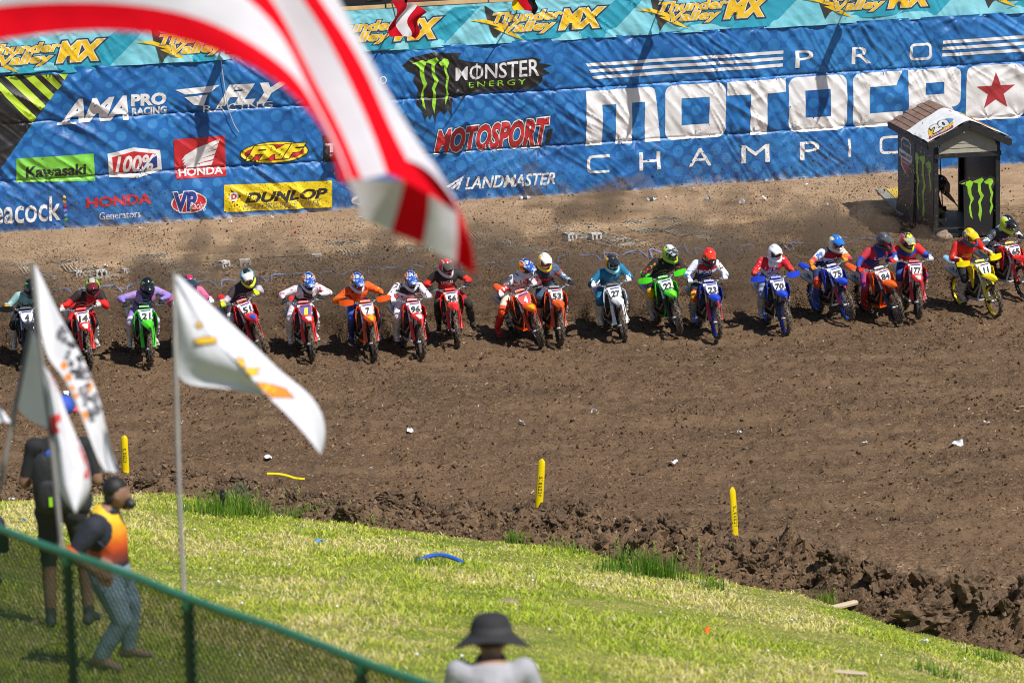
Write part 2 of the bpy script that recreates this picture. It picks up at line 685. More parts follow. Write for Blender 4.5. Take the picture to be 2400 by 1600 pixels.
def wrinkle(u, v):
    """how far the vinyl stands off the wall at (u, v)"""
    u = np.asarray(u, float)
    v = np.asarray(v, float)
    d = np.full(u.shape, 0.05)
    rows = ROW
    # belly between the tie rows
    rr = np.zeros(u.shape)
    for a, b in zip(rows[:-1], rows[1:]):
        t = np.clip((v - a) / (b - a), 0, 1)
        inside = (v >= a) & (v < b)
        rr = np.where(inside, np.sin(np.pi * t), rr)
    d = d + 0.04 * rr * (0.6 + 0.8 * vnoise(u * 0.9, v * 0.8, 31))
    # folds fanning out of the tie points
    for k, rv in enumerate(rows + [TQ1]):
        off = (k % 2) * 0.35
        nu = np.round((u - off) / TIE)
        for dn in (-1, 0, 1):
            tu = (nu + dn) * TIE + off
            ph = np.sin(np.round(tu * 100) * 12.9898 + k * 78.2) * 437.585
            ph = (ph - np.floor(ph)) * 6.28
            tu = tu + 0.3 * np.sin(ph * 3)
            du, dv = u - tu, v - rv
            r = np.sqrt(du * du + dv * dv) + 1e-4
            th = np.arctan2(dv, du)
            amp = 0.017 * np.exp(-(r / 0.40) ** 1.3) * (1 - np.exp(-(r / 0.06) ** 2))
            d = d + amp * np.cos(7 * th + ph + 0.7 * np.sin(3 * th + ph))
            d = d - 0.014 * np.exp(-(r / 0.08) ** 2)
    # long diagonal tension folds
    w = 0.16 * (fbm(u * 0.7, v * 0.7, 33, 3) - 0.5)
    for ang, sc, sl, am, sd in ((-33, 3.4, 0.40, 0.085, 41), (-50, 4.4, 0.45, 0.060, 43), (22, 4.0, 0.5, 0.035, 45), (-38, 8.5, 0.55, 0.044, 47), (-60, 9.0, 0.6, 0.034, 49)):
        ca, sa = math.cos(R_(ang)), math.sin(R_(ang))
        a = (u + w) * ca + (v + w) * sa
        b = -(u + w) * sa + (v + w) * ca
        m = np.clip((vnoise(u * 0.75, v * 0.75, sd) - 0.35) / 0.4, 0, 1)
        q = np.abs(vnoise(a * sl, b * sc, sd + 1) * 2 - 1)
        d = d + am * m * (1 - q)
    # tucked seams
    for rv in rows[1:3]:
        d = d - 0.03 * np.exp(-((v - rv) / 0.025) ** 2)
    return d

_wl_far = None

def turq_bulge(u, v):
    return wrinkle(u * 1.0 + 40.3, v + 0.11) * 0.55 + 0.055

def banner_nodes(nt, b):
    tc = N(nt, 'UVMap')
    uv = tc.outputs['UV']              # metres along / up the wall
    sep = N(nt, 'SeparateXYZ')
    nt.links.new(uv, sep.inputs[0])
    x, y = sep.outputs[0], sep.outputs[1]
    # halftone dots on a diagonal grid whose size changes slowly
    s = 3.0
    def frac_c(v):
        f = math_(nt, 'FRACT', math_(nt, 'MULTIPLY', v, s))
        return math_(nt, 'SUBTRACT', f, 0.5)
    a = math_(nt, 'ADD', x, y)
    c = math_(nt, 'SUBTRACT', x, y)
    fa, fc = frac_c(math_(nt, 'MULTIPLY', a, 0.7071)), frac_c(math_(nt, 'MULTIPLY', c, 0.7071))
    r = math_(nt, 'SQRT', math_(nt, 'ADD', math_(nt, 'MULTIPLY', fa, fa), math_(nt, 'MULTIPLY', fc, fc)))
    n1 = noise(nt, uv, 0.45, 3)
    size = maprange(nt, n1, 0.3, 0.7, 0.18, 0.58)
    dot = maprange(nt, math_(nt, 'SUBTRACT', r, size), 0.012, -0.012)
    n2 = noise(nt, uv, 0.6, 2)
    base = mix(nt, maprange(nt, n2, 0.35, 0.65), (0.011, 0.080, 0.265), (0.018, 0.138, 0.400))
    dotc = mix(nt, maprange(nt, n2, 0.35, 0.65), (0.022, 0.150, 0.38), (0.040, 0.215, 0.50))
    col = mix(nt, math_(nt, 'MULTIPLY', dot, maprange(nt, noise(nt, uv, 0.33, 2), 0.38, 0.60, 0.45, 1.0)), base, dotc)
    # dust and scuffs near the ground and mud flecks
    n3 = noise(nt, uv, 2.2, 6, 0.7)
    k = math_(nt, 'ADD', maprange(nt, y, 0.0, 0.55, 0.75, 0.0), maprange(nt, n3, 0.35, 0.75, -0.5, 0.35))
    col = mix(nt, maprange(nt, k, 0.25, 0.9, 0, 0.8), col, (0.42, 0.40, 0.40))
    hm = math_(nt, 'ADD', y, math_(nt, 'MULTIPLY', noise(nt, uv, 1.3, 4, 0.6), 0.16))
    col = mix(nt, maprange(nt, hm, 0.26, 0.14, 0, 0.85), col, (0.52, 0.52, 0.54))
    n4 = noise(nt, uv, 45, 3, 0.6)
    col = mix(nt, maprange(nt, n4, 0.73, 0.76), col, (0.05, 0.035, 0.025))
    nt.links.new(col, b.inputs['Base Color'])
    b.inputs['Roughness'].default_value = 0.42
    b.inputs['Specular IOR Level'].default_value = 0.36
    bp = N(nt, 'Bump')
    bp.inputs['Distance'].default_value = 0.008
    nt.links.new(noise(nt, uv, 9, 4, 0.55), bp.inputs['Height'])
    nt.links.new(bp.outputs[0], b.inputs['Normal'])

blue_mat = ramp_mat('blue_vinyl', banner_nodes)

def hang(name, fn, v0, v1, material, parent, step=0.026, hem=None):
    us = np.arange(UA, UB, step)
    vs = np.linspace(v0, v1, max(3, int((v1 - v0) / step)))
    U, V = np.meshgrid(us, vs, indexing='ij')
    D = fn(U, V)
    VV = V.copy()
    if hem is not None:
        t = np.clip(1 - (V - v0) / 0.25, 0, 1)
        VV = V + t * hem(U)
        D = D + t * 0.03 * np.sin(U * 5 + 2 * np.sin(U * 1.3))
    P = np.array(W0)[None, None] + U[..., None] * np.array(EU) + D[..., None] * np.array(EN) + VV[..., None] * np.array((0, 0, 1.0))
    me = np_mesh(name, P.reshape(-1, 3), grid_faces(len(us), len(vs)))
    uvl = me.uv_layers.new(name='UVMap')
    li = np.empty(len(me.loops), np.int32)
    me.loops.foreach_get('vertex_index', li)
    uvl.data.foreach_set('uv', np.stack([U.ravel(), V.ravel()], -1)[li].astype(np.float32).ravel())
    return link(name, me, material, parent)

back_mat = mat('weathered_boards', (0.20, 0.14, 0.09), 0.85, vary=0.3, vscale=3)
wall = empty('retaining_wall', wall_pt(WL / 2, 0, 0))
tag(wall, 'board wall behind the sponsor banners with raw timber along its top', 'wall')
bd = MB()
p0, p1 = wall_pt(UA, 0, -0.02), wall_pt(UB, 0, -0.02)
nb = 6
for i in range(nb):
    m = MB()
    z0, z1 = i * TQ1 / nb - (0.15 if i == 0 else 0), (i + 1) * TQ1 / nb - 0.012
    zz = Vector((0, 0, (z0 + z1) / 2))
    m.beam(p0 + zz - EN * 0.03, p1 + zz - EN * 0.03, 0.05, z1 - z0)
    o = m.build('board', back_mat)
    o.parent = wall
    o.matrix_parent_inverse = Matrix.Translation(-wall.location)
timber_mat = mat('raw_timber', '#cfae7e', 0.7, vary=0.2, vscale=2.5)
u = UA
k = 0
while u < UB:
    m = MB()
    z = Vector((0, 0, TQ1 + 0.040 + 0.01 * (k % 2)))
    m.beam(wall_pt(u, 0, 0.02) + z, wall_pt(u + 2.36, 0, 0.02) + z, 0.04, 0.085)
    o = m.build('timber', timber_mat)
    o.parent = wall
    o.matrix_parent_inverse = Matrix.Translation(-wall.location)
    u += 2.4
    k += 1

banner = empty('sponsor_banner', wall_pt(WL / 2, 0, 0.05))
tag(banner, 'long wrinkled blue vinyl banner with halftone dots and sponsor logos', 'banner')
BINV = Matrix.Translation(-banner.location)

def under(o, root):
    o.parent = root
    o.matrix_parent_inverse = Matrix.Translation(-root.location)
    return o

hem = lambda U: 0.05 * (fbm(U * 0.8, U * 0 + 1.7, 51) - 0.5) - 0.0
for a, b, h in ((ROW[0] + 0.02, ROW[1], hem), (ROW[1], ROW[2], None), (ROW[2], ROW[3] + 0.05, None)):
    under(hang('banner_strip', wrinkle, a, b, blue_mat, None, hem=h), banner)

# turquoise strip along the top
def turq_nodes(nt, b):
    uv = N(nt, 'UVMap').outputs['UV']
    n2 = noise(nt, uv, 0.9, 3)
    c = mix(nt, maprange(nt, n2, 0.35, 0.65), (0.16, 0.52, 0.62), (0.25, 0.62, 0.70))
    n4 = noise(nt, uv, 3, 6, 0.7)
    c = mix(nt, maprange(nt, n4, 0.6, 0.8, 0, 0.35), c, (0.3, 0.3, 0.28))
    nt.links.new(c, b.inputs['Base Color'])
    b.inputs['Roughness'].default_value = 0.45
    bp = N(nt, 'Bump')
    bp.inputs['Distance'].default_value = 0.008
    nt.links.new(noise(nt, uv, 9, 4, 0.55), bp.inputs['Height'])
    nt.links.new(bp.outputs[0], b.inputs['Normal'])
turq_mat = ramp_mat('turquoise_vinyl', turq_nodes)
tbanner = empty('track_banner', wall_pt(WL / 2, TQ0, 0.08))
tag(tbanner, 'turquoise vinyl banner along the wall top with yellow lettering repeated', 'banner')
under(hang('banner_sheet', turq_bulge, TQ0, TQ1, turq_mat, None, hem=lambda U: 0.04 * (fbm(U * 0.8, U * 0 + 4.7, 52) - 0.5)), tbanner)

# ------------------------------------------------------------------ prints
SLOPE = -0.0645

def ink(name, c, rough=0.45):
    m = mat('ink_' + name, c, rough, vary=0.10, vscale=1.5, bump=0.006, bscale=8, dirt=(0.25, 0.2, 0.16), dirt_amt=0.02, dirt_scale=14, coords='World')
    return m
WHITE = ink('white', (0.72, 0.71, 0.70))
BLACK = ink('black', (0.018, 0.017, 0.018))
GREY = ink('grey', (0.20, 0.20, 0.18))
DGREY = ink('dark_grey', (0.045, 0.042, 0.038))
GREEN = ink('green', (0.18, 0.52, 0.05))
RED = ink('red', (0.52, 0.022, 0.028))
DRED = ink('star_red', (0.36, 0.03, 0.035))
YELLOW = ink('yellow', (0.80, 0.60, 0.01))
GOLD = ink('gold', (0.80, 0.50, 0.015))
LIME = ink('lime', (0.42, 0.60, 0.03))
CLAW = ink('claw', (0.30, 0.62, 0.04))
NAVY = ink('navy', (0.02, 0.04, 0.22))
ORANGE = ink('orange', (0.75, 0.22, 0.02))
SKY = ink('sky', (0.10, 0.32, 0.60))
DTURQ = ink('deep_turquoise', (0.025, 0.33, 0.46))
PTURQ = ink('pale_turquoise', (0.34, 0.68, 0.74))
VIOLET = ink('violet', (0.30, 0.14, 0.55))

def slice2d(v, f, step):
    bm = bmesh.new()
    vs = [bm.verts.new((p[0], p[1], 0)) for p in v]
    for q in f:
        try:
            bm.faces.new([vs[i] for i in q])
        except ValueError:
            pass
    lo, hi = np.min(v, 0), np.max(v, 0)
    for ax in (0, 1):
        n = int((hi[ax] - lo[ax]) / step)
        for k in range(1, n + 1):
            c = lo[ax] + (hi[ax] - lo[ax]) * k / (n + 1)
            co = (c, 0, 0) if ax == 0 else (0, c, 0)
            no = (1, 0, 0) if ax == 0 else (0, 1, 0)
            bmesh.ops.bisect_plane(bm, geom=bm.verts[:] + bm.edges[:] + bm.faces[:], dist=1e-6, plane_co=co, plane_no=no)
    bm.verts.index_update()
    V = np.array([p.co[:2] for p in bm.verts])
    F = [tuple(p.index for p in q.verts) for q in bm.faces]
    bm.free()
    return V, F

def ink_print(name, v, f, material, layer=0, root=None, fn=None, label=None):
    """v: picture points of the print; they are laid on the wrinkled vinyl in wall metres."""
    root = root or banner
    fn = fn or wrinkle
    uv = np.array([wall_uv(p[0], p[1]) for p in v])
    V, F = slice2d(uv, f, 0.042)
    d = fn(V[:, 0], V[:, 1])
    e = 0.01
    gx = (fn(V[:, 0] + e, V[:, 1]) - fn(V[:, 0] - e, V[:, 1])) / (2 * e)
    gy = (fn(V[:, 0], V[:, 1] + e) - fn(V[:, 0], V[:, 1] - e)) / (2 * e)
    nn = np.stack([-gx, -gy, np.ones_like(gx)], -1)
    nn /= np.linalg.norm(nn, axis=1)[:, None]
    D = d + 0.0075 + 0.003 * layer
    eu, en = np.array(EU), np.array(EN)
    P = np.array(W0) + V[:, :1] * eu + D[:, None] * en + V[:, 1:] * np.array((0, 0, 1.0))
    NW = nn[:, :1] * eu + nn[:, 1:2] * np.array((0, 0, 1.0)) + nn[:, 2:] * en
    me = bpy.data.meshes.new(name)
    me.from_pydata([tuple(p) for p in P], [], F)
    me.polygons.foreach_set('use_smooth', [True] * len(me.polygons))
    me.update()
    if len(me.polygons):
        if me.polygons[0].normal.dot(EN) < 0:
            me.flip_normals()
        me.normals_split_custom_set_from_vertices([tuple(n) for n in NW])
    o = link(name, me, material)
    under(o, root)
    if label:
        o['label'] = label
    return o

def word(txt, x0, x1, y0, y1, material, layer=0, bold=0.0, shear=0.0, spacing=1.0, outline=(), root=None, fn=None, grow=0.0, name='lettering', slope=SLOPE):
    """word filling picture columns x0..x1 and rows y0..y1 (rows taken at the middle), sloping with the wall."""
    xc = (x0 + x1) / 2
    jobs = [(bold + o, m) for o, m in outline] + [(bold, material)]
    for i, (off, m) in enumerate(jobs):
        v, f = text_unit(txt, off, shear, spacing, ref=bold)
        px = x0 + v[:, 0] * (x1 - x0)
        py = y1 - v[:, 1] * (y1 - y0) * (1 + grow * (v[:, 0] - 0.5)) + slope * (px - xc)
        ink_print(name, np.stack([px, py], -1), f, m, layer + i, root, fn)

def poly(loops, material, layer=0, name='emblem', root=None, fn=None):
    if not isinstance(loops[0][0], (tuple, list)):
        loops = [loops]
    v, f = shape2d(loops)
    return ink_print(name, v, f, material, layer, root, fn)

def flat(xc, pts):
    """outline given level at column xc, sloped with the wall"""
    return [(x, y + SLOPE * (x - xc)) for x, y in pts]

def oval(cx, cy, rx, ry, n=28, tilt=SLOPE):
    return [(cx + rx * math.cos(2 * math.pi * i / n), cy + ry * math.sin(2 * math.pi * i / n) + tilt * rx * math.cos(2 * math.pi * i / n)) for i in range(n)]

def rrect(x0, y0, x1, y1, r, n=5):
    pts = []
    for cx, cy, a0 in ((x1 - r, y0 + r, -90), (x1 - r, y1 - r, 0), (x0 + r, y1 - r, 90), (x0 + r, y0 + r, 180)):
        for i in range(n + 1):
            a = R_(a0 + 90 * i / n)
            pts.append((cx + r * math.cos(a), cy + r * math.sin(a)))
    return pts

# --- big title
XT = 1200
def F(*pts):
    return flat(XT, pts)
T0, T1 = 223, 351
poly([F(*([(1369, T1), (1369, T0)] + [(1533 - 14 + 14 * math.sin(a), T0 + 14 - 14 * math.cos(a)) for a in (0, .5, 1, 1.57)] +
          [(1545, T1), (1508, T1), (1508, T0 + 34), (1478, T0 + 34), (1478, T1), (1439, T1), (1439, T0 + 34), (1407, T0 + 34), (1407, T1)]))], WHITE, name='lettering')
for a, b in ((1556, 1697), (1845, 1981)):
    poly([F(*rrect(a, T0, b, T1, 19)), F((a + 38, T0 + 32), (b - 38, T0 + 32), (b - 38, T1 - 33), (a + 38, T1 - 33))], WHITE, name='lettering')
poly([F((1700, T0), (1838, T0), (1838, T0 + 32), (1793, T0 + 32), (1793, T1), (1754, T1), (1754, T0 + 32), (1700, T0 + 32))], WHITE, name='lettering')
poly([F(*([(2110, T0), (2096, T0 + 33), (2034, T0 + 33), (2034, T1 - 33), (2112, T1 - 33), (2112, T1)] +
          [(p[0], p[1]) for p in rrect(1995, T0, 2110, T1, 19)[12:24]]))], WHITE, name='lettering')
poly([F(*([(2124, T1), (2124, T0)] + rrect(2124, T0, 2248, T0 + 92, 17)[0:12] + [(2226, T0 + 92), (2250, T1), (2208, T1), (2188, T0 + 92), (2164, T0 + 92), (2164, T1)])),
      F((2164, T0 + 32), (2208, T0 + 32), (2208, T0 + 60), (2164, T0 + 60))], WHITE, name='lettering')
poly([F(*rrect(2261, T0, 2395, T1, 19))], WHITE, name='lettering')
star = []
for i in range(10):
    r = (46, 18)[i % 2]
    a = math.pi * i / 5
    star.append((2329 + r * math.sin(a), 286 - r * math.cos(a) * 1.0))
poly([F(*star)], DRED, 2, name='star')
poly([F(*rrect(2408, T0, 2540, T1, 19))], WHITE, name='lettering')
for i, y in enumerate((158, 173, 188.5)):
    poly([F((1368 + i * 7, y), (1832, y), (1832, y + 7.5), (1373 + i * 7, y + 7.5))], WHITE, name='stripe')
    poly([F((2203, y), (2520, y), (2520, y + 7.5), (2203, y + 7.5))], WHITE, name='stripe')
for ch, a, b in (('P', 1860, 1902), ('R', 1992, 2037)):
    word(ch, a, b, 161 + SLOPE * ((a + b) / 2 - XT), 201 + SLOPE * ((a + b) / 2 - XT), WHITE, bold=0.0)
poly([F(*rrect(2127, 161, 2178, 201, 11)), F(*rrect(2133, 167, 2172, 195, 7))], WHITE, name='lettering')
cc = 374
poly([F(*([(1424, cc), (1424, cc + 7)] + [(1423.9, cc + 7)] + [(x, y) for x, y in rrect(1379, cc + 6, 1500, cc + 36, 7)[12:24]][::-1] + [(1424, cc + 36), (1424, cc + 42)] + [(x, y) for x, y in rrect(1372, cc, 1500, cc + 42, 12)[12:24]]))], WHITE, name='lettering')
for ch, a, b in (('H', 1493, 1543), ('A', 1612, 1665), ('M', 1734, 1799), ('P', 1869, 1915)):
    word(ch, a, b, cc + SLOPE * ((a + b) / 2 - XT), cc + 42 + SLOPE * ((a + b) / 2 - XT), WHITE, bold=0.0)
poly([F((1983, cc), (1989, cc), (1989, cc + 42), (1983, cc + 42))], WHITE, name='lettering')
poly([F(*rrect(2058, cc, 2112, cc + 42, 12)), F(*rrect(2064, cc + 6, 2106, cc + 36, 8))], WHITE, name='lettering')

# --- energy drink panel
def zz(pts, ox=800, s=2.904):
    return [(ox + x / s, y / s) for x, y in pts]

def jag(pts, amp, rnd):
    out = []
    for i, p in enumerate(pts):
        q = pts[(i + 1) % len(pts)]
        n = max(1, int(math.hypot(q[0] - p[0], q[1] - p[1]) / 7))
        for k in range(n):
            t = k / n
            j = amp if (k % 2) else 0
            out.append((p[0] + (q[0] - p[0]) * t + rnd.uniform(-j, j), p[1] + (q[1] - p[1]) * t + rnd.uniform(-j, j) * 0.6))
    return out
rj = random.Random(5)
brush = zz([(400, 440), (470, 385), (600, 352), (810, 355), (780, 395), (880, 420), (1040, 425), (1170, 395), (1290, 385), (1345, 400), (1330, 425), (1420, 438), (1350, 462),
            (1408, 492), (1350, 512), (1345, 560), (1275, 600), (1060, 612), (900, 628), (805, 662), (765, 640), (742, 700), (738, 785), (715, 735), (690, 772), (665, 745), (640, 770), (625, 832),
            (608, 770), (590, 805), (572, 775), (556, 825), (532, 742), (500, 712), (508, 600), (478, 545), (492, 500), (436, 478)])
poly([jag(brush, 2.0, rj)], BLACK, 0)
CL = [[(466, 430), (500, 415), (540, 402), (566, 418), (548, 470), (551, 520), (570, 562), (545, 610), (548, 660), (560, 738), (541, 712), (530, 640), (545, 575), (522, 510), (518, 455), (492, 430)],
      [(556, 416), (590, 400), (634, 384), (648, 404), (622, 440), (626, 500), (648, 540), (622, 600), (634, 672), (620, 766), (604, 705), (612, 650), (603, 590), (621, 550), (603, 500), (600, 430), (578, 424)],
      [(648, 422), (688, 392), (714, 398), (723, 425), (704, 460), (708, 490), (722, 520), (708, 590), (722, 640), (698, 708), (692, 680), (705, 622), (694, 585), (703, 535), (688, 470), (684, 440), (664, 440)]]
rj = random.Random(9)
for c in CL:
    poly([jag(zz(c), 0.8, rj)], CLAW, 2, name='claw_mark')
word('MONSTER', 1064, 1259, 146, 182, WHITE, 2, bold=0.012, grow=0.25)
poly([zz([(908, 430), (916, 428), (920, 532), (910, 534)])], WHITE, 3, name='lettering')
word('ENERGY', 1096, 1228, 187, 200, CLAW, 2, spacing=1.35)

# --- other marks, left to right
word('MOTOSPORT', 1016, 1282, 289, 348, RED, 1, bold=0.03, shear=0.25, outline=((0.075, BLACK), (0.055, WHITE), (0.018, BLACK)), grow=0.25)
poly([zz([(1380, 965), (1390, 875), (1425, 868), (1412, 955)])], BLACK, 1)
word('LANDMASTER', 1087, 1297, 407, 436, WHITE, 0, bold=0.022, shear=0.25)
for y in (0, 9, 18):
    poly([(1040 + y * 1.4, 436 + y * .35), (1086 - y * 0.6, 409 + y * .75), (1084 - y * .4, 414 + y * .75), (1048 + y * 1.3, 438 + y * .35)], WHITE)
poly([(-40, 178), (157, 171), (0, 392), (-40, 420)], BLACK, 0, name='panel')
for q in ([(505, 80), (590, 80), (555, 132)], [(355, 90), (440, 85), (530, 180), (500, 222)], [(200, 97), (290, 93), (465, 260), (430, 310)], [(40, 110), (130, 100), (392, 358), (350, 402)], [(-60, 100), (0, 160), (312, 460), (275, 515), (50, 292), (0, 232), (-60, 180)]):
    q = [(x / 3.733, 150 + y / 3.733) for x, y in q]
    poly(q, LIME, 1, name='stripe')
word('AMA', 140, 300, 227, 284, WHITE, 1, bold=0.045, shear=0.35)
poly(flat(220, [(133, 281), (175, 281), (178, 285), (131, 287)]), WHITE, 1)
word('PRO', 305, 388, 217, 246, WHITE, 1, bold=0.05)
word('RACING', 307, 389, 249, 267, WHITE, 1, bold=0.04)
word('FLY', 506, 676, 193, 243, WHITE, 1, bold=0.06, shear=0.45)
for i, q in enumerate(([(408, 209), (512, 197), (490, 214), (432, 220)], [(430, 226), (484, 220), (474, 246), (452, 244)])):
    poly(q, WHITE, 1)
word('RACING', 474, 637, 240, 257, WHITE, 1, spacing=1.25)
word('PRO', 862, 903, 178, 196, WHITE, 1)
poly([(36, 370), (217, 357), (221, 421), (37, 425)], GREEN, 1, name='panel')
word('Kawasaki', 59, 199, 384, 411, BLACK, 2, bold=0.035)
poly([(249, 358), (311, 343), (373, 350), (378, 397), (321, 415), (254, 413)], WHITE, 1, name='panel')
poly([(260, 366), (311, 352), (364, 358), (310, 404), (263, 403)], RED, 2, name='panel')
poly([(365, 362), (367, 390), (320, 405), (290, 405)], NAVY, 2, name='panel')
word('100%', 268, 361, 361, 401, WHITE, 3, bold=0.03, shear=0.2)
poly([(404, 325), (524, 316), (529, 411), (410, 418)], RED, 1, name='panel')
for i in range(5):
    a = i * 13
    poly([(512 - i * 3.4, 323 + a), (510 - i * 4, 333 + a * 1.0), (444 + i * 1.5, 366 + i * 6.5), (424 + i * 2.2, 375 + i * 6.0), (432 + i * 1, 362 + i * 6.3), (460, 345 + i * 9.6)], WHITE, 2, name='wing_feather')
word('HONDA', 417, 521, 391, 409, WHITE, 3, bold=0.03)
poly([oval(640, 355, 81, 26)], BLACK, 1)
poly([oval(640, 355, 78, 24)], YELLOW, 2)
poly([oval(640, 355, 70, 19)], RED, 3)
word('FMF', 572, 714, 337, 370, YELLOW, 5, bold=0.05, shear=0.4, outline=((0.035, BLACK),))
poly([(753, 316), (900, 307), (902, 368), (755, 378)], BLACK, 1, name='panel')
word('THOR', 760, 880, 330, 352, WHITE, 2, bold=0.05)
word('Peacock', -46, 140, 461, 520, WHITE, 1, bold=0.012)
for i, c in enumerate((GOLD, ORANGE, RED, VIOLET, SKY, GREEN)):
    poly([oval(148 + i * 0.9, 459 + i * 10.4, 4, 4, 12)], c, 1, name='dot')
word('HONDA', 200, 353, 455, 480, RED, 1, bold=0.035)
word('Generators', 230, 327, 492, 509, WHITE, 1)
poly([oval(440, 472, 42, 25)], WHITE, 1)
poly([oval(440, 472, 39, 22.5)], RED, 2)
word('VP', 403, 458, 446, 493, NAVY, 4, bold=0.05, outline=((0.035, WHITE),))
word('Racing', 440, 481, 469, 491, WHITE, 6, shear=0.35)
poly([(522, 431), (774, 420), (775, 483), (523, 495)], YELLOW, 1, name='panel')
word('DUNLOP', 571, 764, 443, 468, BLACK, 2, bold=0.045, shear=0.25)
word('MOTORCYCLE TIRES', 566, 746, 471, 484, GREY, 2, shear=0.3)
poly([(536, 441), (563, 457), (538, 475), (545, 458)], BLACK, 2)
poly([oval(545, 458, 11, 11)], WHITE, 3)
word('D', 539, 552, 452, 464, RED, 4, bold=0.05)
poly([oval(846, 466, 26, 13), oval(848, 466, 19, 8)], WHITE, 1)

# --- turquoise strip marks
def tq(x):
    return (x - 1105)
def turq_logo(x0, s, yoff):
    kw = dict(root=tbanner, fn=turq_bulge)
    ref = 1105
    def q(pts):
        # outlines measured on the logo at column 1105 (3.36x, offset 760)
        o = []
        for x, y in pts:
            X, Yv = 760 + x / 3.36, y / 3.36
            lx = (X - ref) * s
            ly = (Yv - 50 - SLOPE * (X - ref)) * s
            o.append((x0 + lx, 50 + SLOPE * (x0 + lx - ref) + ly + yoff))
        return o
    poly(q([(560, 395), (1010, 52), (1215, 45), (905, 372)]), DTURQ, 0, name='shard', **kw)
    poly(q([(1480, 318), (1830, 100), (2200, 50), (1900, 285)]), DTURQ, 0, name='shard', **kw)
    poly(q([(1250, 38), (1330, 92), (1400, 86), (1380, 180), (1400, 240), (1365, 265), (1330, 318), (1290, 210), (1270, 150)]), DGREY, 1, **kw)
    poly(q([(1130, 155), (1260, 148), (1310, 164), (1420, 190), (1415, 225), (1470, 252), (1562, 312), (1435, 268), (1318, 215), (1372, 212), (1260, 178)]), GOLD, 3, name='lightning_bolt', **kw)
    def w(txt, a, b, y0, y1, bold):
        xa, xb = x0 + (760 + a / 3.36 - ref) * s, x0 + (760 + b / 3.36 - ref) * s
        xm = (xa + xb) / 2
        c = (760 + (a + b) / 2 / 3.36)
        f = lambda y: 50 + SLOPE * (xm - ref) + (y / 3.36 - 50 - SLOPE * (c - ref)) * s + yoff
        word(txt, xa, xb, f(y0), f(y1), GOLD, 3, bold=bold, shear=0.3, outline=((0.085, DGREY), (0.03, WHITE)), root=tbanner, fn=turq_bulge)
    w('Thunder', 1318, 1868, 82, 160, 0.028)
    w('Valley', 1404, 1806, 164, 262, 0.028)
    w('MX', 1836, 2196, 62, 218, 0.05)
for x0, s in ((-78, 1.035), (324, 1.03), (716, 1.015), (1105, 1.0), (1494, 0.99), (1880, 0.98), (2264, 0.97)):
    turq_logo(x0, s, 0)
# ================================================================== DIRT BIKE (built once, meshes shared)
# local axes: x forward, y to the rider's left, z up; origin under the rear axle
WB, RF, RR = 1.46, 0.345, 0.335
BIKE = []      # (part name, mesh, material key(s), parent part index or None)

def part(name, mb, key, parent=None, smooth=40):
    me = mb.mesh('bike_' + name, smooth)
    BIKE.append((name, me, key, parent))
    return len(BIKE) - 1

def wheel_frame(cx, r):
    # z axis of the lathe -> world y
    return Matrix.Translation((cx, 0, r)) @ Matrix.Rotation(R_(90), 4, 'X')

def make_wheel(cx, r, w, rimr, disc_side):
    fr = wheel_frame(cx, r)
    m = MB()
    prof = [(rimr - 0.012, -w * 0.22), (rimr + 0.006, -w * 0.28), (rimr + 0.012, -w * 0.2), (rimr, 0), (rimr + 0.012, w * 0.2), (rimr + 0.006, w * 0.28), (rimr - 0.012, w * 0.22)]
    m.lathe(prof + [prof[0]], 36, fr, caps=False)
    wi = part('wheel', m, 'rim')
    m = MB()
    t = r - rimr
    prof = []
    for i in range(11):
        a = math.pi * (0.06 + 0.88 * i / 10)
        prof.append((rimr + 0.004 + (t - 0.018) * math.sin(a) ** 0.8, -math.cos(a) * (w * 0.46 - 0.002)))
    m.lathe(prof, 40, fr, caps=False)
    n = 34
    for i in range(n):
        a = 2 * math.pi * i / n
        pat = ((-0.30, 0.0), (0.30, 0.0)) if i % 2 else ((-0.02, 0.0), (-0.46, 0.35), (0.46, -0.35))
        for off, tl in pat:
            h = 0.020
            rr = r - h * 0.5 - (0.026 if abs(off) > 0.4 else (0.006 if abs(off) > 0.1 else 0))
            q = Matrix.Rotation(-a, 3, 'Y')
            c = Vector((cx, off * w, r)) + q @ Vector((0, 0, rr))
            rot = q @ Matrix.Rotation(-off * 1.5, 3, 'X')
            m.box(c, (0.024, w * 0.20, h), rot)
    part('tyre', m, 'rubber', wi)
    m = MB()
    for i in range(28):
        a = 2 * math.pi * i / 28
        sgn = 1 if i % 2 else -1
        b = a + 0.35 * (1 if i % 4 < 2 else -1)
        m.tube([Vector((cx, sgn * 0.022, r)) + Vector((math.cos(b), 0, math.sin(b))) * 0.028, Vector((cx, 0, r)) + Vector((math.cos(a), 0, math.sin(a))) * (rimr - 0.008)], 0.0022, 3)
    part('spokes', m, 'steel', wi)
    m = MB()
    m.lathe([(0.012, -0.075), (0.03, -0.05), (0.03, -0.03), (0.02, -0.02), (0.02, 0.02), (0.03, 0.03), (0.03, 0.05), (0.012, 0.075)], 14, fr)
    part('hub', m, 'alloy', wi)
    m = MB()
    f2 = fr @ Matrix.Translation((0, 0, -disc_side * 0.055))
    rd = 0.13 if cx > 1 else 0.12
    m.lathe([(rd - 0.03, -0.002), (rd, -0.002), (rd, 0.002), (rd - 0.03, 0.002), (rd - 0.03, -0.002)], 28, f2, caps=False)
    part('brake_disc', m, 'steel', wi)

make_wheel(0.0, RR, 0.118, 0.255, -1)
make_wheel(WB, RF, 0.092, 0.278, 1)

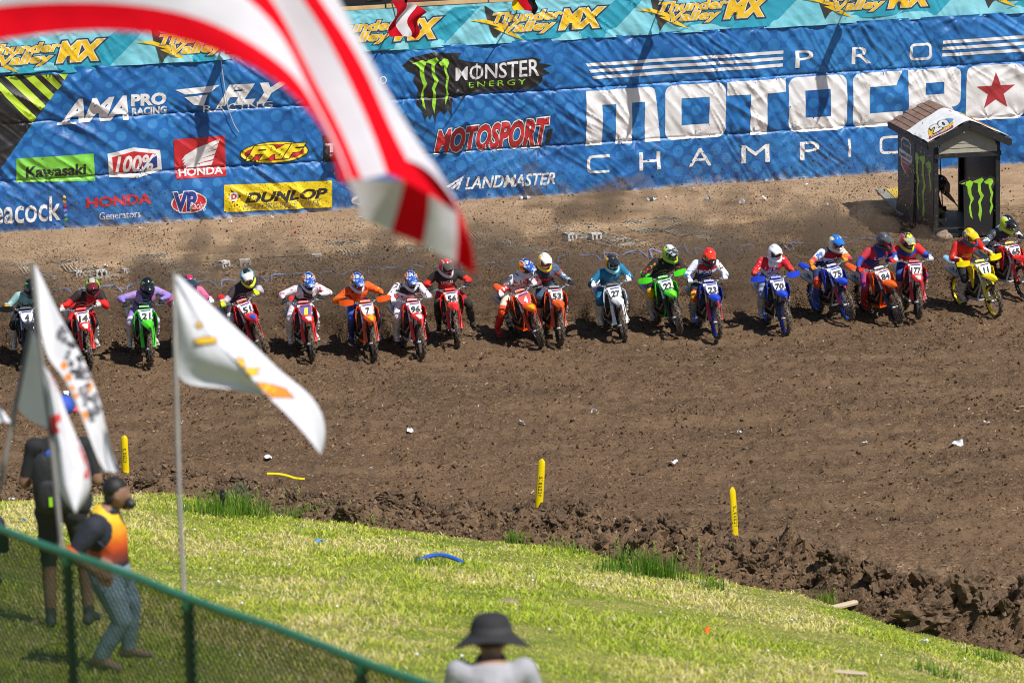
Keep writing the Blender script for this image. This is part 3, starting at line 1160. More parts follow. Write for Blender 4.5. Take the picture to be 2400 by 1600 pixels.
# fork, clamps
FA = math.tan(R_(26))
def fk(z):
    return WB - 0.03 - (z - RF) * FA
for sy in (-1, 1):
    m = MB()
    m.tube([(fk(1.03), sy * 0.103, 1.03), (fk(0.70), sy * 0.103, 0.70), (fk(0.66), sy * 0.103, 0.66)], [0.029, 0.029, 0.026], 10, 0)
    m.tube([(fk(0.74), sy * 0.103, 0.74), (fk(0.42), sy * 0.103, 0.42), (fk(0.33), sy * 0.10, 0.33)], [0.024, 0.024, 0.028], 10, 1)
    m.box((WB - 0.005, sy * 0.096, RF), (0.07, 0.03, 0.07), None, 1)
    fi = part('fork_leg', m, ['forktube', 'dark'])
    m = MB()
    pts = [(fk(0.72) + 0.045, 0.72), (fk(0.56) + 0.042, 0.56), (fk(0.38) + 0.045, 0.38)]
    def guard(u, v, sy=sy, pts=pts):
        i = min(int(u * 2), 1)
        t = u * 2 - i
        x = pts[i][0] * (1 - t) + pts[i + 1][0] * t
        z = pts[i][1] * (1 - t) + pts[i + 1][1] * t
        a = (v - 0.5) * 2.4
        w = 0.031 + 0.006 * u
        return (x - w * 0.8 * (1 - math.cos(a)), sy * 0.112 + w * math.sin(a), z)
    m.sheet(guard, 5, 7, (0.004, 0, 0))
    part('fork_guard', m, 'guard', fi)
m = MB()
for z, l in ((1.01, 0.07), (0.87, 0.08)):
    m.box((fk(z) - 0.012, 0, z), (0.075, 0.27, 0.035), Matrix.Rotation(R_(-26), 3, 'Y'))
m.tube([(fk(1.03) - 0.03, 0, 1.03), (fk(0.85) - 0.03, 0, 0.85)], 0.022, 8)
part('triple_clamp', m, 'alloy')
m = MB()
m.tube([(WB, -0.10, RF), (WB, 0.10, RF)], 0.013, 8)
part('front_axle', m, 'alloy')

# front fender
def fender(u, v):
    x = 1.04 + 0.70 * u
    z = 0.845 + 0.055 * math.sin(u * 2.2) - 0.16 * max(0, u - 0.35) ** 1.6
    if u < 0.15:
        z -= 0.02
    w = 0.085 + 0.035 * math.sin(min(1, u * 1.6) * math.pi / 2) - 0.085 * max(0, (u - 0.5) / 0.5) ** 1.8
    a = (v - 0.5) * 2
    return (x - 0.05 * abs(a) * u, w * a, z - 0.055 * abs(a) ** 2.2)
m = MB()
m.sheet(fender, 14, 9, (0, 0, -0.006))
fend = part('front_fender', m, 'main', smooth=50)
m = MB()
m.sheet(lambda u, v: tuple(Vector(fender(0.66 + 0.28 * u, 0.22 + 0.56 * v)) + Vector((0, 0, 0.004))), 5, 6, (0, 0, -0.002))
part('fender_decal', m, 'accent', fend, smooth=50)

# number plate
PC = Vector((1.272, 0, 0.955))
PX = Vector((0, 1, 0))
PY = Vector((-math.sin(R_(24)), 0, math.cos(R_(24))))
PN = Vector((math.cos(R_(24)), 0, math.sin(R_(24))))
outl = [(-0.085, 0.122), (0.085, 0.122), (0.122, 0.085), (0.126, 0.03), (0.10, -0.07), (0.062, -0.118), (-0.062, -0.118), (-0.10, -0.07), (-0.126, 0.03), (-0.122, 0.085)]
m = MB()
m.plate([PC + PX * a + PY * b - PN * (0.35 * a * a * 4) for a, b in outl], PN * 0.008)
plate = part('number_plate', m, 'platerim', smooth=30)
m = MB()
k = 0.90
m.plate([PC + PX * a * k + PY * (b * k) + PN * (0.0085 - 0.35 * a * a * 4 * k) for a, b in outl], PN * 0.003)
part('plate_field', m, 'platebg', plate, smooth=30)
m = MB()
m.plate([PC + PX * a + PY * b + PN * (0.0125 - 0.35 * a * a * 4 * k) for a, b in [(-0.09, 0.082), (0.09, 0.082), (0.082, 0.104), (-0.082, 0.104)]], PN * 0.0015)
part('plate_strip', m, 'strip', plate, smooth=30)

# handlebar
m = MB()
BZ = -0.058
hb = [(0.955, -0.40, 1.155), (0.99, -0.25, 1.15), (1.04, -0.13, 1.10), (1.05, 0, 1.085), (1.04, 0.13, 1.10), (0.99, 0.25, 1.15), (0.955, 0.40, 1.155)]
hb = [(x, y, z + BZ) for x, y, z in hb]
m.tube(hb, 0.014, 8)
m.tube([(1.0, -0.2, 1.135 + BZ), (1.015, 0, 1.135 + BZ), (1.0, 0.2, 1.135 + BZ)], 0.009, 6)
m.box((1.06, 0, 1.075 + BZ), (0.06, 0.12, 0.05))
bar = part('handlebar', m, 'bar')
for sy in (-1, 1):
    m = MB()
    m.tube([(0.972, sy * 0.285, 1.153 + BZ), (0.954, sy * 0.405, 1.156 + BZ)], 0.019, 8)
    part('grip', m, 'black', bar)
    m = MB()
    m.tube([(1.0, sy * 0.24, 1.15 + BZ), (1.055, sy * 0.26, 1.148 + BZ), (1.04, sy * 0.38, 1.14 + BZ)], [0.012, 0.009, 0.006], 6)
    m.box((0.995, sy * 0.235, 1.16 + BZ), (0.04, 0.045, 0.04))
    part('lever', m, 'alloy', bar)
m = MB()
m.box((1.03, 0, 1.137 + BZ), (0.055, 0.19, 0.05), Matrix.Rotation(R_(-30), 3, 'Y'))
part('bar_pad', m, 'pad', bar)
m = MB()
for k in range(2):
    pts = []
    for i in range(11):
        a = math.pi * i / 10
        pts.append((1.06 + 0.05 * math.sin(a) + 0.02 * k, 0.21 * math.cos(a) * (1 - 0.25 * k) - 0.02 * k, 1.13 + BZ + (0.15 - 0.05 * k) * math.sin(a)))
    m.tube(pts, 0.005, 5)
m.tube([(1.05, 0.2, 1.13 + BZ), (1.22, 0.13, 0.98), (1.30, 0.125, 0.72), (1.42, 0.12, 0.5), (1.45, 0.1, 0.4)], 0.006, 5)
part('brake_hose', m, 'dark', bar)
# hand guards (only on some bikes)
for sy in (-1, 1):
    m = MB()
    def hg(u, v, sy=sy):
        y = 0.22 + 0.27 * u
        x = 1.075 + 0.015 * math.sin(math.pi * u) - 0.05 * u * u
        h = 0.055 * (0.75 + 0.35 * math.sin(math.pi * u))
        return (x, sy * y, 1.15 + BZ + (v - 0.5) * 2 * h + 0.012 * u)
    m.sheet(hg, 6, 4, (-0.008, 0, 0))
    part('hand_guard', m, 'hguard', bar)

# bodywork
for sy in (-1, 1):
    sh = [(1.17, 0.955), (1.175, 0.80), (1.10, 0.66), (1.00, 0.565), (0.93, 0.60), (0.90, 0.72), (0.72, 0.86), (0.62, 0.95), (0.80, 0.985), (1.0, 1.0)]
    m = MB()
    m.plate([(x, sy * (0.105 + 0.115 * max(0, (x - 0.62) / 0.55) ** 1.2 - 0.03 * max(0, (z - 0.9) / 0.1)), z) for x, z in sh], (0, sy * 0.012, 0))
    si = part('radiator_shroud', m, 'main', smooth=30)
    m = MB()
    sd = [(1.14, 0.90), (1.145, 0.80), (1.06, 0.69), (0.98, 0.70), (0.86, 0.84), (0.98, 0.92)]
    m.plate([(x, sy * (0.1185 + 0.115 * max(0, (x - 0.62) / 0.55) ** 1.2), z) for x, z in sd], (0, sy * 0.003, 0))
    part('shroud_decal', m, 'accent2', si, smooth=30)
    m = MB()
    m.box((1.075, sy * 0.135, 0.79), (0.03, 0.115, 0.27), Matrix.Rotation(R_(-8), 3, 'Y'))
    for i in range(9):
        m.box((1.094, sy * 0.135, 0.68 + i * 0.028), (0.012, 0.11, 0.010), Matrix.Rotation(R_(-25), 3, 'Y'))
    part('radiator', m, 'dark')
    m = MB()
    sp = [(0.47, 0.90), (0.45, 0.66), (0.30, 0.62), (0.12, 0.74), (-0.06, 0.90), (0.05, 0.945), (0.3, 0.93)]
    m.plate([(x, sy * (0.12 + 0.02 * math.sin((x + 0.1) * 4)), z) for x, z in sp], (0, sy * 0.010, 0))
    pi_ = part('side_panel', m, 'sidebg', smooth=30)
m = MB()
def tank(u, v):
    x = 0.60 + 0.48 * u
    a = (v - 0.5) * 2
    w = 0.075 + 0.055 * math.sin(u * 2.4)
    return (x, w * a, 0.955 + 0.055 * math.sin(u * 2.6) - 0.06 * a * a)
m.sheet(tank, 9, 7, (0, 0, -0.12))
part('fuel_tank', m, 'main', smooth=60)
def seat(u, v):
    x = 0.86 - 0.80 * u
    a = (v - 0.5) * 2
    w = 0.055 + 0.035 * math.sin(u * 2.6)
    return (x, w * a, 0.965 - 0.05 * math.sin(u * 3.0) + 0.015 * u - 0.03 * a ** 4)
m = MB()
m.sheet(seat, 12, 7, (0, 0, -0.09))
part('seat', m, 'seat', smooth=60)
def rfend(u, v):
    x = 0.30 - 0.78 * u
    a = (v - 0.5) * 2
    w = 0.115 - 0.03 * u - 0.02 * u ** 6
    return (x, w * a, 0.875 + 0.115 * u - 0.04 * a * a)
m = MB()
m.sheet(rfend, 10, 7, (0, 0, -0.012))
part('rear_fender', m, 'rearf', smooth=60)
# engine and frame
m = MB()
m.ell((0.70, 0, 0.42), (0.20, 0.135, 0.125), 14, 8, m=0)
m.ell((0.60, -0.12, 0.44), (0.10, 0.05, 0.10), 12, 6, m=0)
m.ell((0.60, 0.12, 0.42), (0.09, 0.05, 0.09), 12, 6, m=0)
m.box((0.80, 0, 0.62), (0.15, 0.15, 0.24), Matrix.Rotation(R_(8), 3, 'Y'))
m.box((0.81, 0, 0.76), (0.17, 0.17, 0.08), Matrix.Rotation(R_(8), 3, 'Y'))
for i in range(5):
    m.box((0.80, 0, 0.54 + i * 0.035), (0.17, 0.17, 0.010), Matrix.Rotation(R_(8), 3, 'Y'))
part('engine', m, 'engine')
m = MB()
for sy in (-1, 1):
    m.tube([(1.09, sy * 0.03, 0.94), (0.95, sy * 0.09, 0.86), (0.60, sy * 0.115, 0.76), (0.50, sy * 0.10, 0.60), (0.50, sy * 0.10, 0.36), (0.62, sy * 0.09, 0.29), (0.90, sy * 0.07, 0.30), (1.02, sy * 0.04, 0.55), (1.09, sy * 0.02, 0.84)], [0.028] * 9, 6, sq=0.7)
    m.tube([(0.55, sy * 0.09, 0.80), (0.25, sy * 0.08, 0.86), (-0.05, sy * 0.06, 0.87)], 0.014, 6)
    m.tube([(0.50, sy * 0.09, 0.52), (0.20, sy * 0.08, 0.82)], 0.012, 6)
m.box((0.76, 0, 0.285), (0.36, 0.2, 0.02))
part('frame', m, 'frame')
m = MB()
for sy in (-1, 1):
    m.tube([(0.52, sy * 0.085, 0.40), (0.30, sy * 0.10, 0.38), (0.0, sy * 0.105, RR)], [0.032, 0.034, 0.022], 6)
    m.box((-0.02, sy * 0.10, RR), (0.10, 0.03, 0.05))
m.tube([(0.0, -0.12, RR), (0.0, 0.12, RR)], 0.012, 8)
part('swingarm', m, 'alloy')
m = MB()
m.tube([(0.90, -0.03, 0.62), (0.98, -0.08, 0.56), (0.95, -0.14, 0.46), (0.80, -0.16, 0.50), (0.60, -0.15, 0.60), (0.42, -0.135, 0.68)], 0.022, 8)
part('exhaust_pipe', m, 'pipe')
m = MB()
d = Vector((-0.50, -0.03, 0.13)).normalized()
a = Vector((0.36, -0.155, 0.70))
m.tube([a, a + d * 0.05, a + d * 0.42, a + d * 0.50], [0.03, 0.056, 0.056, 0.035], 10)
part('muffler', m, 'pipe2')
for sy in (-1, 1):
    m = MB()
    m.box((0.50, sy * 0.19, 0.355), (0.05, 0.10, 0.02))
    part('footpeg', m, 'steel')
m = MB()
m.tube([(0.0, 0.075, RR + 0.07), (0.3, 0.075, 0.46), (0.56, 0.075, 0.47), (0.58, 0.075, 0.40), (0.3, 0.075, 0.36), (0, 0.075, RR - 0.07), (-0.07, 0.075, RR)], 0.008, 5, closed=True)
part('chain', m, 'dark')

MUD = (0.10, 0.065, 0.04)
COMMON = {
    'rubber': mat('tyre_rubber', (0.020, 0.019, 0.018), 0.85, vary=0.3, vscale=30, dirt=(0.26, 0.18, 0.115), dirt_amt=0.62, dirt_scale=20, bump=0.002, bscale=90),
    'steel': mat('steel', (0.55, 0.55, 0.56), 0.35, 0.9, vary=0.1, dirt=MUD, dirt_amt=0.2, dirt_scale=25),
    'alloy': mat('alloy', (0.42, 0.42, 0.43), 0.4, 0.85, vary=0.15, dirt=MUD, dirt_amt=0.25, dirt_scale=20),
    'dark': mat('dark_metal', (0.022, 0.022, 0.024), 0.5, 0.2, dirt=MUD, dirt_amt=0.2, dirt_scale=20),
    'black': mat('black_plastic', (0.016, 0.016, 0.017), 0.55, dirt=MUD, dirt_amt=0.1, dirt_scale=16),
    'engine': mat('engine_metal', (0.05, 0.048, 0.046), 0.5, 0.6, vary=0.3, vscale=14, dirt=MUD, dirt_amt=0.3, dirt_scale=16),
    'pipe': mat('exhaust_steel', (0.30, 0.27, 0.24), 0.3, 0.95, vary=0.3, vscale=12),
    'pipe2': mat('muffler_titanium', (0.40, 0.39, 0.38), 0.35, 0.9, vary=0.2),
    'seat': mat('seat_cover', (0.020, 0.020, 0.021), 0.85, dirt=MUD, dirt_amt=0.1),
    'gold': mat('fork_gold', (0.60, 0.40, 0.13), 0.3, 0.9),
    'silver': mat('fork_silver', (0.58, 0.58, 0.60), 0.3, 0.9),
}

def plastic(c):
    return mat('plastic_%s' % (c if isinstance(c, str) else '%.2f_%.2f_%.2f' % c), c, 0.36, vary=0.08, vscale=9, dirt=(0.11, 0.07, 0.042), dirt_amt=0.11, dirt_scale=15, bump=0.0015, bscale=60)

_numc = {}
def number_mesh(txt):
    if txt in _numc:
        return _numc[txt]
    v, f = text_unit(txt, 0.040, 0.08)
    w = {1: 0.085, 2: 0.178, 3: 0.20}[len(txt)]
    if txt == '11':
        w = 0.12
    h = 0.128
    V = []
    for a, b in v:
        x, y = (a - 0.5) * w, (b - 0.5) * h - 0.018
        V.append(tuple(PC + PX * x + PY * y + PN * (0.0135 - 0.35 * x * x * 4 * 0.9 * 0 - 1.26 * x * x)))
    me = bpy.data.meshes.new('plate_number')
    me.from_pydata(V, [], f)
    me.update()
    if len(me.polygons) and me.polygons[0].normal.dot(PN) < 0:
        me.flip_normals()
    _numc[txt] = me
    return me

def side_number(txt, sy):
    key = (txt, sy)
    if key in _numc:
        return _numc[key]
    v, f = text_unit(txt, 0.03, 0.05)
    V = []
    for a, b in v:
        t = (a - 0.5) * 0.20
        x = 0.20 - sy * t * 1.0
        z = 0.79 + (b - 0.5) * 0.12 - sy * t * -0.2
        V.append((x, sy * (0.132 + 0.02 * math.sin((x + 0.1) * 4)), z))
    me = bpy.data.meshes.new('side_number')
    me.from_pydata(V, [], f)
    me.update()
    _numc[key] = me
    return me

def make_bike(num, sch, label):
    root = empty('dirt_bike')
    tag(root, label, 'motorcycle', 'dirt bikes leaving the start gate')
    mk = {k: COMMON[k] for k in COMMON}
    main = plastic(sch['main'])
    mk['main'] = main
    mk['rearf'] = plastic(sch.get('rearf', sch['main']))
    mk['accent'] = plastic(sch.get('accent', sch['main']))
    mk['accent2'] = plastic(sch.get('accent2', sch.get('accent', sch['main'])))
    mk['platerim'] = plastic(sch.get('platerim', sch['main']))
    mk['platebg'] = mat('plate_%s' % (sch.get('plate', '#f2f2ee')), sch.get('plate', '#f2f2ee'), 0.4, vary=0.05, dirt=MUD, dirt_amt=0.06, dirt_scale=22)
    mk['strip'] = mat('plate_strip_blue', '#27348b', 0.4)
    mk['guard'] = plastic(sch.get('guard', sch['main']))
    mk['pad'] = plastic(sch.get('pad', sch['main']))
    mk['hguard'] = plastic(sch.get('hguard', sch['main']))
    mk['sidebg'] = plastic(sch.get('side', '#e8e8e6'))
    mk['rim'] = mat('rim_%s' % sch.get('rim', '#161616'), sch.get('rim', '#161616'), 0.35, 0.4, dirt=MUD, dirt_amt=0.15, dirt_scale=20)
    mk['forktube'] = COMMON[sch.get('fork', 'silver')]
    mk['bar'] = COMMON['dark'] if sch.get('darkbar') else COMMON['steel']
    mk['frame'] = plastic(sch['frame']) if 'frame' in sch else COMMON['alloy']
    objs = []
    for name, me, key, par in BIKE:
        if name == 'hand_guard' and 'hguard' not in sch:
            objs.append(None)
            continue
        mats = [mk[k] for k in key] if isinstance(key, list) else [mk[key]]
        objs.append(link(name, me, mats, objs[par] if par is not None else root))
    pl = [o for o in objs if o and o.name.startswith('number_plate')][0]
    nm = mat('number_%s' % sch.get('num', '#101010'), sch.get('num', '#101010'), 0.5, vary=0)
    link('plate_number', number_mesh(num), nm, pl)
    for o, sy in zip([o for o in objs if o and o.name.startswith('side_panel')], (-1, 1)):
        link('side_number', side_number(num, sy), mat('number_side', sch.get('sidenum', '#101010'), 0.5, vary=0), o)
    return root
# ================================================================== RIDER
def fabric(c, name=None, rough=0.8):
    if isinstance(c, tuple):
        return mat('cloth_%s_%s' % c[:2], c[0], rough, vary=0.10, vscale=7, bump=0.012, bscale=18, dirt=(0.12, 0.08, 0.05), dirt_amt=0.05, dirt_scale=11, pat=(c[1], c[2] if len(c) > 2 else 7.0, c[3] if len(c) > 3 else 0.55))
    return mat('cloth_%s' % (name or c), c, rough, vary=0.10, vscale=7, bump=0.010, bscale=16, dirt=(0.12, 0.08, 0.05), dirt_amt=0.05, dirt_scale=11)

def remesh(mb, voxel, smooth_it=4):
    me = mb.mesh('raw', smooth=0)
    ob = bpy.data.objects.new('raw', me)
    COL.objects.link(ob)
    md = ob.modifiers.new('r', 'REMESH')
    md.mode = 'VOXEL'
    md.voxel_size = voxel
    ms = ob.modifiers.new('s', 'SMOOTH')
    ms.factor = 0.5
    ms.iterations = smooth_it
    dg = bpy.context.evaluated_depsgraph_get()
    out = bpy.data.meshes.new_from_object(ob.evaluated_get(dg))
    bpy.data.objects.remove(ob)
    bpy.data.meshes.remove(me)
    out.polygons.foreach_set('use_smooth', [True] * len(out.polygons))
    return out

def limb(mb, pts, rs, n=10):
    """tapered limb with round joints"""
    mb.tube(pts, rs, n)
    for p, r in zip(pts, rs):
        mb.ell(p, (r, r, r), 10, 6)

def seg_dist(P, a, b):
    a, b = np.array(a), np.array(b)
    ab = b - a
    t = np.clip(((P - a) @ ab) / (ab @ ab), 0, 1)
    return np.linalg.norm(P - (a + t[:, None] * ab), axis=1)

def paint(me, bones):
    """bones: [(material index, a, b, weight)]; every face takes the nearest bone's material."""
    n = len(me.polygons)
    c = np.empty(n * 3)
    me.polygons.foreach_get('center', c)
    c = c.reshape(-1, 3)
    D = np.stack([seg_dist(c, a, b) * w for _, a, b, w in bones], 1)
    idx = np.array([b[0] for b in bones])[np.argmin(D, 1)]
    me.polygons.foreach_set('material_index', idx.astype(np.int32))
    me.update()

def decal(body, txt, y0, y1, z0, z1, bold=0.03, shear=0.0, polyg=None):
    """word laid on the chest: cast from the front back onto the body mesh"""
    bvh = BVHTree.FromPolygons([v.co[:] for v in body.vertices], [tuple(p.vertices) for p in body.polygons])
    v, f = (text_unit(txt, bold, shear) if polyg is None else shape2d([polyg]))
    V, F = slice2d(np.stack([y0 + v[:, 0] * (y1 - y0), z0 + v[:, 1] * (z1 - z0)], -1), f, 0.03)
    out = []
    for y, z in V:
        h = bvh.ray_cast(Vector((2.2, y, z)), Vector((-1, 0, 0)))
        if h[0] is None:
            out.append(None)
        else:
            out.append((h[0].x + 0.006, y, z))
    good = [q for q in F if all(out[i] is not None for i in q)]
    if not good:
        return None
    me = bpy.data.meshes.new('print')
    me.from_pydata([p or (0, 0, 0) for p in out], [], good)
    me.polygons.foreach_set('use_smooth', [True] * len(me.polygons))
    me.update()
    return me

# ---- helmet (shared): x forward, z up, origin at the head's centre
HEL = {}
m = MB()
def shell_fn(p):
    k = 1 + 0.06 * max(0, -p.x) * max(0, 1 - abs(p.z))
    z = p.z
    return (p.x * k * (1.0 if p.x < 0 or p.z > -0.1 else 0.93), p.y * (1 - 0.12 * max(0, -p.z)), z)
m.ell((0, 0, 0.005), (0.142, 0.122, 0.142), 22, 14, fn=shell_fn)
HEL['helmet_shell'] = m.mesh('helmet_shell', 80)
m = MB()
def chin(u, v):
    a = (u - 0.5) * 2 * 1.95
    fw = math.cos(a)
    r = 0.118 + 0.045 * max(0, fw)
    x = r * fw + 0.035 * max(0, fw)
    y = 0.113 * math.sin(a) * (1.0 - 0.12 * max(0, fw))
    b = v * math.pi * 2
    return (x + 0.020 * math.cos(b) * fw, y + 0.020 * math.cos(b) * math.sin(a), -0.082 - 0.018 * max(0, fw) + 0.036 * math.sin(b))
m.sheet(chin, 19, 9, (0, 0, 0.0005))
HEL['chin_bar'] = m.mesh('chin_bar', 80)
m = MB()
def peak(u, v):
    a = (v - 0.5) * 2
    x = 0.060 + 0.205 * u
    w = 0.108 - 0.018 * u - 0.024 * u * u
    return (x - 0.040 * abs(a) ** 2 * (1 - 0.3 * u), w * a, 0.118 + 0.030 * u - 0.062 * u * u - 0.040 * a * a)
m.sheet(peak, 8, 9, (0, 0, -0.005))
HEL['visor'] = m.mesh('visor', 60)
m = MB()
def gog(u, v, r0=0.0):
    a = (u - 0.5) * 2 * 0.98
    return (0.020 + (0.122 + r0) * math.cos(a), (0.112 + r0) * math.sin(a), 0.012 + (v - 0.5) * 0.092)
m.sheet(lambda u, v: gog(u, v), 11, 4, (0.010, 0, 0))
HEL['goggle_frame'] = m.mesh('goggle_frame', 60)
m = MB()
m.sheet(lambda u, v: gog(0.12 + 0.76 * u, 0.16 + 0.68 * v, 0.008), 9, 4, (0.006, 0, 0))
HEL['goggle_lens'] = m.mesh('goggle_lens', 60)
m = MB()
def crest(u, v):
    th = R_(-12 + 150 * u)
    a = (v - 0.5) * 2
    y = 0.052 * a
    k = math.sqrt(max(0.1, 1 - (y / 0.122) ** 2))
    return (0.1445 * math.cos(th) * k * 0.99, y, 0.007 + 0.1445 * math.sin(th) * k)
m.sheet(lambda u, v: crest(0.25 + 0.75 * u, v), 12, 5, (0, 0, 0.001))
HEL['crest_panel'] = m.mesh('crest_panel', 80)
for sy in (-1, 1):
    m = MB()
    def side(u, v, sy=sy):
        th = R_(-28 + 78 * u)
        az = R_(62 + 66 * v)
        return (0.1455 * math.cos(th) * math.cos(az), sy * 0.1255 * math.cos(th) * math.sin(az), 0.006 + 0.1455 * math.sin(th))
    m.sheet(side, 6, 6, (0, sy * 0.001, 0))
    HEL['side_graphic' + ('_' if sy < 0 else '')] = m.mesh('side_graphic', 80)
# three claw-like marks for some helmets
for sy in (-1, 1):
    m = MB()
    for k in range(3):
        for j in range(3):
            th = R_(42 - j * 10)
            az = R_(40 + k * 11 + (j % 2) * 3)
            c = Vector((0.147 * math.cos(th) * math.cos(az), sy * 0.127 * math.cos(th) * math.sin(az), 0.006 + 0.147 * math.sin(th)))
            m.ell(c, (0.010, 0.006, 0.016 - 0.003 * j), 6, 4)
    HEL['claw_mark' + ('_' if sy < 0 else '')] = m.mesh('claw_mark', 60)
# star and small badge on the peak
m = MB()
vv, ff = shape2d([[((0.026, 0.011)[i % 2] * math.sin(math.pi * i / 5), (0.026, 0.011)[i % 2] * math.cos(math.pi * i / 5)) for i in range(10)]])
m.add([(0.185 + b, -a, 0.098 + 0.035 * 0.65 - 0.04 * 0.42 + 0.005 + 0.0) for a, b in vv], [tuple(q) for q in ff])
HEL['badge'] = m.mesh('badge', 0)

# ---- glove (shared): grip axis along y through the origin, wrist at -x
def glove_mesh(sy):
    m = MB()
    m.box((-0.032, 0, 0.026), (0.075, 0.086, 0.034), Matrix.Rotation(R_(-18), 3, 'Y'), taper=(0.85, 0.85))
    m.ell((-0.03, 0, 0.03), (0.046, 0.047, 0.026), 10, 6)
    for i, (y, L) in enumerate(((-0.033, 0.90), (-0.011, 1.0), (0.011, 0.97), (0.033, 0.82))):
        pts = []
        for k in range(6):
            a = R_(115 - k * 46 * L)
            pts.append((0.032 * math.cos(a) + 0.004, y * sy, 0.032 * math.sin(a)))
        m.tube(pts, [0.0125, 0.0125, 0.012, 0.0115, 0.011, 0.009], 6)
        m.ell(pts[0], (0.013, 0.013, 0.013), 6, 4)
    m.tube([(-0.045, -0.042 * sy, 0.012), (-0.02, -0.052 * sy, -0.012), (0.008, -0.050 * sy, -0.026), (0.024, -0.042 * sy, -0.022)], [0.014, 0.013, 0.012, 0.010], 6)
    m.tube([(-0.055, 0, 0.036), (-0.095, 0, 0.05)], [0.035, 0.033], 8)
    return m.mesh('glove', 60)
GLOVE = {1: glove_mesh(1), -1: glove_mesh(-1)}

def boot(mb, knee, ankle, toe):
    knee, ankle, toe = Vector(knee), Vector(ankle), Vector(toe)
    top = ankle + (knee - ankle) * 0.72
    limb(mb, [top, ankle + (knee - ankle) * 0.42, ankle + (knee - ankle) * 0.1], [0.078, 0.074, 0.058])
    d = (toe - ankle)
    dn = d.normalized()
    heel = ankle - dn * 0.055 + Vector((0, 0, -0.06))
    limb(mb, [ankle, ankle + d * 0.45 + Vector((0, 0, -0.025)), toe + Vector((0, 0, -0.01))], [0.052, 0.046, 0.036])
    limb(mb, [heel, heel * 0.6 + ankle * 0.4], [0.042, 0.048])
    f = rot_to(Vector((d.x, d.y, d.z)))
    mb.box((heel + toe) / 2 + Vector((0, 0, -0.030)), (d.length + 0.10, 0.088, 0.026), f)
    # buckles and shin plate
    for t in (0.2, 0.4, 0.58):
        c = ankle + (knee - ankle) * t
        mb.box(c + Vector((0.01, 0.0, 0)), (0.10, 0.160, 0.024), rot_to(Vector((1, 0, 0.2))))

